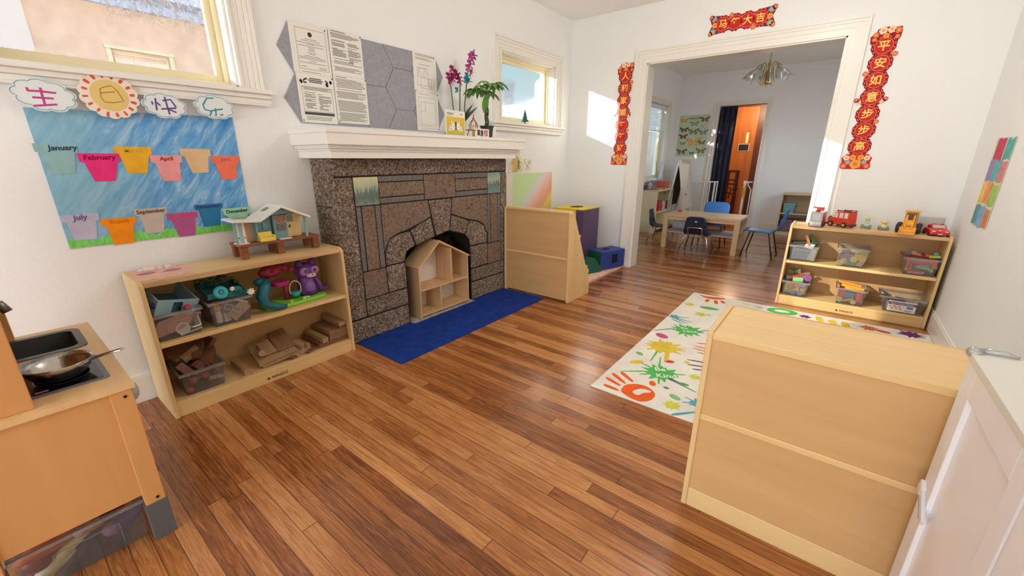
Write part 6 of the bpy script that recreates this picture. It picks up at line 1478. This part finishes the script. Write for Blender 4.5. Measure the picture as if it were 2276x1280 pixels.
def school_chair(label, loc, rz):
    t = thing('school_chair', label, 'chair', loc, rz)
    obj('seat', seat_shell(MB(), [(.15,.235),(.13,.250),(.06,.255),(-.04,.250),(-.105,.256)], [.125,.145,.150,.150,.145]), navy, t, smooth=True)
    bkp = [(-.105,.256),(-.135,.275),(-.148,.33),(-.160,.39),(-.170,.44),(-.176,.478),(-.178,.492)]
    bk_ = obj('backrest', seat_shell(MB(), bkp, [.145,.150,.146,.138,.128,.112,.080], .014), navy, t, smooth=True)
    mb = MB()
    for x in (-.05,0,.05):
        mb.ob((x,-.1605,.325), (.016,.003,.075), (12,0,0)); mb.ob((x,-.1375,.325), (.016,.003,.075), (12,0,0))
    obj('slot', mb, navs, bk_)
    obj('emblem', MB().lathe([(.016,0),(.012,.003),(0,.004)], (0,0,0), 16, 0, Matrix.Translation((0,-.180,.428)) @ Matrix.Rotation(PI/2,4,'X') @ Matrix.Scale(.6,4,(0,1,0))), mc((206,206,206), .3), bk_)
    obj('frame', MB().tube([(-.085,-.13,.235),(-.088,-.172,.27),(-.088,-.185,.34),(-.080,-.190,.352),(.080,-.190,.352),(.088,-.185,.34),(.088,-.172,.27),(.085,-.13,.235)], .0075, 8), chrome, t, smooth=True)
    for sy, y0, y1 in ((-1,-.115,-.165),(1,.105,.150)):
        mb = MB(); mb.tube([(-.10,y0,.228),(.10,y0,.228)], .0095, 8, caps=False); obj('crossbar', mb, chrome, t)
        for s_ in (-1,1):
            l = obj('leg', MB().tube([(s_*.095,y0,.228),(s_*.125,y0,.222),(s_*.140,y0-.003*sy*-1,.205),(s_*.186,y1,.018)], .0095, 8), chrome, t, smooth=True)
            obj('foot', MB().tube([(s_*.185,y1,.022),(s_*.1885,y1,0)], .0125, 8), mc((120,112,104), .5), l)
    return t
school_chair('navy school chair with chrome legs in front of the low table', (1.280, 6.335, 0), 0)
school_chair('navy school chair at the left end of the low table', (.655, 6.765, 0), -84)
sky_b = M('sky_blue_plastic', (70,138,222), .35); blu = M('mid_blue_plastic', (46,126,182), .35); dleg = mc((74,56,50), .35, metal=.4)
def shell_chair(label, loc, rz, mat_, H=.60):
    t = thing('shell_chair', label, 'chair', loc, rz)
    obj('seat', seat_shell(MB(), [(.20,.318),(.185,.335),(.10,.345),(0,.335),(-.10,.330),(-.135,.338)], [.150,.172,.180,.180,.170,.162], .014), mat_, t, smooth=True)
    obj('backrest', seat_shell(MB(), [(-.135,.338),(-.165,.36),(-.185,.42),(-.205,.49),(-.222,.555),(-.230,H-.012),(-.233,H)], [.162,.160,.165,.172,.170,.150,.110], .016), mat_, t, smooth=True)
    for sy, y0, y1 in ((1,.11,.175),(-1,-.10,-.185)):
        obj('crossbar', MB().tube([(-.13,y0,.318),(.13,y0,.318)], .009, 8, caps=False), dleg, t)
        for s_ in (-1,1): obj('leg', MB().tube([(s_*.12,y0,.318),(s_*.150,y0,.312),(s_*.162,y0+(y1-y0)*.08,.295),(s_*.188,y1,0)], .009, 8), dleg, t, smooth=True)
    return t
shell_chair('bright blue chair behind the low table facing the room', (1.300, 6.925, 0), 180, sky_b, .61)
shell_chair('mid-blue chair seen from the side at the right of the low table', (1.985, 6.635, 0), 88, blu, .61)

# left unit with its load
t = thing('low_unit', 'cream low shelf unit along the left wall of the back room', 'shelf', (.165, 7.83, 0))
cu_ = M('cream_laminate', (230,218,184), .45)
for y in (-.41,.392): obj('side_panel', MB().box(-.145,y,0,.145,y+.018,.690), cu_, t, .002)
obj('top', MB().box(-.147,-.412,.690,.150,.412,.706), wood('unit_top', (232,212,166), (220,194,146), 'y', 5), t)
obj('shelf', MB().box(-.145,-.392,.335,.143,.392,.350).box(-.145,-.392,.04,.143,.392,.055), cu_, t)
obj('back_panel', MB().box(-.145,-.392,.04,-.138,.392,.69), cu_, t)
for lab, y, z, col, sz in (('red and white toy box on the unit shelf', 7.72, .351, (196,62,52), (.16,.16,.17)), ('white and green box deeper on the unit shelf', 7.93, .351, (206,206,186), (.14,.14,.16)), ('dark box at the far end of the unit shelf', 8.10, .351, (82,62,56), (.14,.12,.14))):
    solo('toy_box', MB().box(-sz[0]/2,-sz[1]/2,0,sz[0]/2,sz[1]/2,sz[2]), M('mixed_print', col, .6, var=.6, scale=30), lab, 'box', (.20, y, z), bevel=.003)
bin_('clear bin of red and blue toys on the cream unit by the window', (.175, 7.52, .7065), 90, .22, .15, .155)
for lab, y, z, col in (('blue toy in the bin by the back-room window', 7.66, .745, (66,110,206)), ('red toy in the bin by the back-room window', 7.67, .815, (206,80,70)), ('white toy in the bin by the back-room window', 7.60, .790, (220,226,236)), ('pale blue toy low in the bin by the window', 7.58, .740, (166,196,226))):
    solo('toy', MB().ball((0,0,0),(.035,.042,.034),12,wob=.06), mc(col, .45), lab, 'toy', (.105, y, z))
solo('tray', MB().lathe([(0,0),(.10,0),(.115,.018),(.118,.018),(.102,-.003)], (0,0,0), 24), mc((232,214,190), .5), 'round cream tray at the far end of the cream unit', 'tray', (.195, 7.90, .7095))
solo('storage_box', MB().add([(-.09,-.10,0),(.09,-.10,0),(.09,.10,0),(-.09,.10,0),(-.10,-.115,.135),(.10,-.115,.135),(.10,.115,.135),(-.10,.115,.135)],[(0,3,2,1),(4,5,6,7),(0,1,5,4),(1,2,6,5),(2,3,7,6),(3,0,4,7)]), M('terracotta_card', (198,104,84), .7), 'terracotta card box standing on the cream tray', 'box', (.20, 7.91, .7145), bevel=.004)
t = thing('twig_vase', 'thin bare twigs standing by the back-room window', 'twigs', (.065, 8.02, .7065))
obj('vase', MB().lathe([(.02,0),(.028,.04),(.016,.09),(.018,.10)], (0,0,0), 14), glass_, t)
mb = MB(); mb.tube([(0,0,.02),(0,-.03,.25),(-.02,-.07,.47)], .003, 5).tube([(0,0,.02),(.01,.04,.22),(.03,.10,.48)], .003, 5).tube([(0,-.02,.2),(.01,.03,.30)], .002, 5)
obj('twig', mb, mc((74,78,92), .6), t)
# easel
t = thing('easel', 'white wooden A-frame easel with blackboard in the back corner', 'easel', (.40, 8.42, 0))
ew = M('easel_white', (226,216,202), .5)
for sy in (-.28,.28):
    obj('leg', MB().tube([(.16,sy,0),(.02,sy,1.17)], .020, 4), ew, t); obj('leg', MB().tube([(-.20,sy,0),(-.02,sy,1.17)], .020, 4), ew, t)
obj('whiteboard', MB().add([(.035,-.27,1.10),(.035,.27,1.10),(.125,.27,.35),(.125,-.27,.35),(.025,-.27,1.10),(.025,.27,1.10),(.115,.27,.35),(.115,-.27,.35)],[(0,1,2,3),(7,6,5,4),(0,4,5,1),(1,5,6,2),(2,6,7,3),(3,7,4,0)]), ew, t)
obj('blackboard', MB().add([(-.035,-.27,1.10),(-.035,.27,1.10),(-.145,.27,.40),(-.145,-.27,.40),(-.028,-.27,1.10),(-.028,.27,1.10),(-.138,.27,.40),(-.138,-.27,.40)],[(0,3,2,1),(4,5,6,7),(0,1,5,4),(1,2,6,5),(2,3,7,6),(3,0,4,7)]), mc((62,56,50), .8), t)
obj('end_board', MB().add([(-.015,-.30,1.14),(.155,-.30,.30),(.165,-.30,1.12),(.165,-.285,1.12),(-.015,-.285,1.14),(.155,-.285,.30)],[(0,1,2),(4,3,5),(0,4,5,1),(1,5,3,2),(2,3,4,0)]), ew, t)
obj('paper_roll', MB().tube([(.0,-.27,1.18),(.0,.27,1.18)], .022, 12), mc((222,206,186), .7), t)
obj('knob', MB().ball((.165,-.30,.62),.014,10).ball((-.20,-.30,.62),.012,10), mc((104,76,62), .5), t)
# butterfly poster
t = thing('butterfly_poster', 'pale green poster of butterflies in the back room', 'poster', (.310, YF-.0008, 1.625))
obj('sheet', MB().box(-.265,-.001,-.365,.265,0,.365), M('poster_green', (202,220,192), .7, var=.05, scale=6), t)
obj('title', text_mb('PAPILLONS', .046, (.02,-.0014,.305), (1,0,0), (0,0,1), .0003, bold=.0012), mc((86,106,92), .7), t)
def bfly(cx, cz, s_, col, col2, tail=False):
    mb = MB()
    for k in (-1,1):
        mb.prism([(cx+k*s_*.06,cz+s_*.02),(cx+k*s_*.30,cz+s_*.34),(cx+k*s_*.98,cz+s_*.46),(cx+k*s_*.86,cz+s_*.10),(cx+k*s_*.45,cz-s_*.04)], 'y', -.0016, -.001)
        mb.prism([(cx+k*s_*.05,cz),(cx+k*s_*.50,cz-s_*.04),(cx+k*s_*.66,cz-s_*.30),(cx+k*s_*.40,cz-s_*.52),(cx+k*s_*.12,cz-s_*.36)], 'y', -.0015, -.001)
        if tail: mb.prism([(cx+k*s_*.30,cz-s_*.45),(cx+k*s_*.40,cz-s_*.48),(cx+k*s_*.95,cz-s_*1.75),(cx+k*s_*.90,cz-s_*1.76)], 'y', -.0014, -.001)
    o = obj('butterfly', mb, mc(col, .7), t)
    mb = MB()
    for k in (-1,1):
        mb.prism([(cx+k*s_*.30,cz+s_*.10),(cx+k*s_*.40,cz+s_*.28),(cx+k*s_*.70,cz+s_*.30),(cx+k*s_*.55,cz+s_*.10)], 'y', -.0019, -.0016)
        mb.prism([(cx+k*s_*.20,cz-s_*.10),(cx+k*s_*.42,cz-s_*.12),(cx+k*s_*.45,cz-s_*.30),(cx+k*s_*.25,cz-s_*.32)], 'y', -.0019, -.0015)
    mb.prism([(cx-s_*.05,cz+s_*.18),(cx+s_*.05,cz+s_*.18),(cx+s_*.04,cz-s_*.30),(cx-s_*.04,cz-s_*.30)], 'y', -.0020, -.001)
    obj('wing_marks', mb, mc(col2, .7), o)
for q in ((-.175,.275,.085,(236,186,84),(206,140,56)),(.185,.285,.09,(126,76,62),(206,150,116)),(.01,.215,.085,(126,132,112),(206,214,186)),(-.165,.115,.085,(76,66,60),(150,130,110)),(-.165,-.005,.085,(116,60,52),(172,96,84)),(.01,.08,.105,(92,106,62),(206,214,120)),(.185,.06,.09,(96,122,112),(186,214,200)),(.03,-.10,.150,(222,176,92),(240,206,130),True),(-.16,-.13,.06,(126,116,100),(196,186,160)),(.18,-.12,.075,(112,116,100),(150,150,130)),(-.165,-.275,.105,(86,90,76),(176,182,156)),(.185,-.265,.095,(112,106,76),(196,186,140)),(.02,-.305,.05,(66,96,62),(106,140,90))): bfly(*q)
obj('signature', text_mb('Carnet', .05, (.18,-.0014,.165), (1,.1,0), (0,.0,1), .0003, shear=.3), mc((150,150,132), .7), t)
# curtain
cur = M('navy_curtain', (54,58,80), .8, var=.12, scale=10); mb = MB(); nx = 40; y0 = 8.945
pts = [(.705+.305*i/nx, .035*math.sin(i*2*PI*3.6/nx+.4)) for i in range(nx+1)]
vs_ = []
for z, k in ((2.10,.75),(1.2,1.0),(.10,1.1)):
    vs_ += [(x-.86, dy*k, z) for x, dy in pts]+[(x-.86, dy*k+.005, z) for x, dy in pts]
n_ = nx+1; fs_ = []
for r in range(2):
    for i in range(nx):
        b0 = r*2*n_; b1 = (r+1)*2*n_
        fs_ += [(b0+i,b0+i+1,b1+i+1,b1+i),(b0+n_+i+1,b0+n_+i,b1+n_+i,b1+n_+i+1)]
for r in (0,2):
    for i in range(nx): fs_.append((r*2*n_+i,r*2*n_+n_+i,r*2*n_+n_+i+1,r*2*n_+i+1))
t = thing('curtain', 'dark navy curtain bunched at the left of the far doorway', 'curtain', (.86, 9.07, 0))
obj('cloth', MB().add(vs_, fs_), cur, t, smooth=True)
obj('rod', MB().tube([(-.15,0,2.108),(.605,0,2.108)], .008, 8), mc((90,84,80), .4), t)
# hall things
t = thing('thermostat', 'black wall panel with white frame in the wood-panelled hall', 'wall panel', (.980, 10.298, 1.435))
obj('frame', MB().box(-.10,-.012,-.07,.10,0,.07), mc((226,220,206), .5), t); obj('screen', MB().box(-.09,-.014,-.06,.09,-.011,.06), mc((40,42,40), .3), t)
solo('light_switch', MB().box(-.022,-.012,-.10,.022,0,.10), mc((240,222,150), .5), 'pale vertical plate above the black wall panel', 'switch', (1.02, 10.298, 1.62))
t = thing('hall_stool', 'brown wooden stool in the hall behind the curtain', 'stool', (.94, 9.85, 0))
obj('seat', MB().box(-.10,-.12,.96,.10,.12,1.0), hall_d, t)
for x in (-.085,.085):
    for y in (-.10,.10): obj('leg', MB().box(x-.015,y-.015,0,x+.015,y+.015,.96), hall_d, t)
obj('rung', MB().box(-.085,-.11,.80,.085,-.09,.83).box(-.085,-.11,.72,.085,-.09,.75), hall_d, t)
t = thing('scooter', 'dark child scooter parked in the hall', 'scooter', (1.06, 9.6, -.055))
sc_m = mc((58,34,28), .5)
mb = MB()
for k in range(24): pass
mb.tube([(-.10+.11*math.cos(a*PI/12), 0, .52+.11*math.sin(a*PI/12)) for a in range(25)], .012, 7)
obj('wheel', mb, sc_m, t)
obj('handlebar', MB().tube([(-.12,0,.74),(.0,-.06,.70),(.08,-.12,.72)], .010, 7).tube([(-.06,-.02,.71),(-.09,0,.53)], .010, 7), sc_m, t)
obj('deck', MB().box(-.16,-.02,.06,-.02,.02,.10).tube([(-.10,0,.09),(-.10,0,.42)], .012, 7), sc_m, t)
# baby gate in two halves
gm = mc((236,234,230), .35); GY = 8.86
t = thing('baby_gate', 'white metal baby gate section at the left of the far doorway', 'gate', (.75, GY, 0))
obj('top_rail', MB().tube([(-.17,0,.800),(.155,0,.815)], .012, 8), gm, t); obj('bottom_rail', MB().tube([(-.08,0,.06),(.155,0,.06)], .012, 8), gm, t)
for x in (-.075,-.03,.02,.10,.145): obj('bar', MB().tube([(x,0,.06),(x,0,.81)], .010 if x != .10 else .016, 8), gm, t)
obj('wall_cup', MB().lathe([(.026,0),(.020,.02),(.010,.03)], (0,0,0), 14, 0, Matrix.Translation((-.165,0,.795)) @ Matrix.Rotation(PI/2,4,'Y')), gm, t)
t = thing('baby_gate', 'white gate post with yellow sticker at the right of the far doorway', 'gate', (1.345, GY, 0))
obj('post', MB().box(-.020,-.014,0,.016,.014,.83), gm, t, .003)
obj('sticker', MB().box(-.019,-.0155,.53,.015,-.0145,.77), mc((238,204,62), .5), t)
obj('sticker_text', text_mb('WARNING', .030, (-.002,-.0160,.65), (0,0,1), (-1,0,0), .0003, bold=.0006), mc((84,70,40), .5), t)
obj('latch', MB().box(-.025,-.018,.80,.03,.018,.845), gm, t, .004)
obj('brace', MB().tube([(.0,0,.825),(.11,0,.825)], .009, 8).tube([(.045,0,.815),(.05,0,.77),(.105,0,.70),(.105,0,.0)], .009, 8), gm, t)
# far shelf
t = thing('low_bookcase', 'pale wood bookcase with blue-green bin against the far wall', 'bookcase', (2.36, 8.60, 0))
for x in (-.405,.387): obj('side_panel', MB().box(x,0,0,x+.018,.385,.675), wood('bookcase_wood', (214,184,142), (190,158,116), 'z', 5), t)
obj('top', MB().box(-.387,.0,.655,.387,.385,.675), tw, t); obj('shelf', MB().box(-.387,.005,.345,.387,.38,.363), tw, t); obj('plinth', MB().box(-.387,.005,.0,.387,.38,.055), tw, t)
obj('back_panel', MB().box(-.387,.378,.055,.387,.384,.655), wood('bookcase_back', (206,176,136), (190,158,116), 'x', 5), t)
t = thing('storage_bin', 'blue-green plastic bin on the far bookcase', 'bin', (2.08, 8.63, .3635))
obj('body', MB().add([(-.068,.01,0),(.068,.01,0),(.068,.20,0),(-.068,.20,0),(-.082,0,.15),(.082,0,.15),(.082,.21,.15),(-.082,.21,.15)],[(0,3,2,1),(0,1,5,4),(1,2,6,5),(2,3,7,6),(3,0,4,7)]), mc((116,156,160), .4), t); obj('rim', MB().box(-.088,-.006,.143,.088,0,.155).box(-.088,.21,.143,.088,.216,.155).box(-.088,0,.143,-.082,.21,.155).box(.082,0,.143,.088,.21,.155), mc((134,172,174), .4), t)
for lab, x, col in (('purple and tan toys on the lowest bookcase shelf', 2.08, (126,98,112)), ('mixed toys right of the purple ones on the lowest shelf', 2.26, (160,142,112))):
    solo('toy_basket', MB().box(-.085,0,0,.085,.2,.20), M('mixed_toys', col, .7, var=.6, scale=45), lab, 'toys', (x, 8.64, .0555), bevel=.01)
# chandelier
t = thing('chandelier', 'brass chandelier with clear glass tulip shades in the back room', 'chandelier', (1.690, 7.0, 2.08))
brs = M('polished_brass', (186,158,92), .25, .85); tg = clear('tulip_glass', (238,240,236), .22, .22)
mb = MB()
for k in range(13):
    T = Matrix.Translation((0,0,.325+k*.0195)) @ Matrix.Rotation(PI/2*(k % 2),4,'Z') @ Matrix.Rotation(PI/2,4,'X')
    ring = [(.007*math.cos(a*PI/5), .012*math.sin(a*PI/5), 0) for a in range(11)]; mb.tube([T @ Vector(q) for q in ring], .0018, 5)
obj('chain', mb, mc((96,86,70), .4, metal=.6), t)
obj('canopy', MB().lathe([(.0,.588),(.05,.588),(.045,.570),(.012,.560),(0,.56)], (0,0,0), 20), brs, t, smooth=True)
obj('column', MB().lathe([(0,0),(.006,.010),(.004,.03),(.020,.045),(.030,.075),(.022,.115),(.010,.19),(.013,.25),(.020,.275),(.012,.30),(.006,.32),(0,.325)], (0,0,0), 20), brs, t, smooth=True)
for k in range(5):
    a = 2*PI*k/5+.5; ca, sa = math.cos(a), math.sin(a)
    ar = obj('arm', MB().tube([(ca*r, sa*r, z) for r, z in ((.012,.06),(.06,.035),(.085,.07),(.060,.15),(.050,.24),(.085,.285),(.130,.27),(.150,.235))], .0055, 7), brs, t, smooth=True)
    T = Matrix.Translation((ca*.155, sa*.155, .225)) @ Matrix.Rotation(a,4,'Z') @ Matrix.Rotation(-.62,4,'Y')
    obj('socket', MB().lathe([(.012,.012),(.016,0),(.014,-.03)], (0,0,0), 14, 0, T), brs, ar)
    mb = MB(); n = 24; pr_ = [(.018,-.01),(.040,-.04),(.054,-.08),(.060,-.12),(.070,-.145)]; vs_ = []
    for r, z in pr_:
        for j in range(n):
            w_ = 1+(.10*math.cos(6*2*PI*j/n) if r > .055 else .03*math.cos(12*2*PI*j/n)); vs_.append((r*w_*math.cos(2*PI*j/n), r*w_*math.sin(2*PI*j/n), z-(.012*math.cos(6*2*PI*j/n) if r > .065 else 0)))
    mb.add(vs_, [(i*n+j,i*n+(j+1)%n,(i+1)*n+(j+1)%n,(i+1)*n+j) for i in range(len(pr_)-1) for j in range(n)], 0, T)
    obj('shade', mb, tg, ar, smooth=True)

# shrubs and far house seen through the small window, added hedge blocking sun at the back-room window
gy = M('golden_leaves', (222,190,84), .8, var=.35, scale=16); 
def shrub(label, loc, r, mat_, n=900, leaf=.07):
    t = thing('shrub', label, 'shrub', loc); mb = MB()
    for k in range(n):
        v = Vector((rnd.gauss(0,1), rnd.gauss(0,1), rnd.gauss(0,1))).normalized()*rnd.uniform(.55,1)**.5
        p = Vector((v.x*r[0], v.y*r[1], r[2]+v.z*r[2])); q = Euler((rnd.uniform(0,6),rnd.uniform(0,6),rnd.uniform(0,6))).to_matrix().to_4x4()
        mb.add([(-leaf,0,0),(0,-leaf*.45,.01),(leaf,0,0),(0,leaf*.45,.01)], [(0,1,2,3)], 0, Matrix.Translation(p) @ q)
    obj('foliage', mb, mat_, t); obj('trunk', MB().tube([(0,0,0),(.03,0,r[2]*1.2)], .06, 7), mc((96,80,62), .9), t)
shrub('golden yellow shrub outside the small window', (-4.6, 8.4, -.8), (1.3,1.15,1.62), gy, 1500, .085)
shrub('reddish hedge top beyond the golden shrub', (-6.8, 11.8, -.8), (1.2,1.8,1.9), M('russet_leaves', (206,150,116), .8, var=.3, scale=12), 900, .10)
shrub('straw-coloured shrub outside the back-room window', (-2.4, 11.2, -.8), (.9,1.0,1.25), gy, 900, .08)
t = thing('hedge', 'made-up green hedge added to keep sun off the back-room window', 'hedge', (-.95, 6.75, -.8)); mb = MB()  # leaf screen added to stop most sun reaching the back-room window
for k in range(900):
    p = Vector((rnd.uniform(-.22,.22), rnd.uniform(-.56,.56), rnd.uniform(.1,3.5))); q = Euler((rnd.uniform(0,6),rnd.uniform(0,6),rnd.uniform(0,6))).to_matrix().to_4x4()
    mb.add([(-.12,0,0),(0,-.06,.01),(.12,0,0),(0,.06,.01)], [(0,1,2,3)], 0, Matrix.Translation(p) @ q)
obj('foliage', mb, M('sun_screen_leaves', (96,118,70), .8, var=.35, scale=14), t); obj('trunk', MB().tube([(0,0,0),(0,0,3.2)], .05, 7), mc((96,80,62), .9), t)
t = thing('far_house', 'pale house beyond the small window', 'house', (-9.0, 15.5, -.8))
obj('wall', MB().box(-3,-1.4,0,3,4,3.3), M('far_stucco', (250,238,224), .9), t); obj('roof', MB().prism([(-1.7,3.3),(4.3,3.3),(1.3,4.4)], 'x', -3.2, 3.2), M('far_roof', (176,186,206), .9), t)
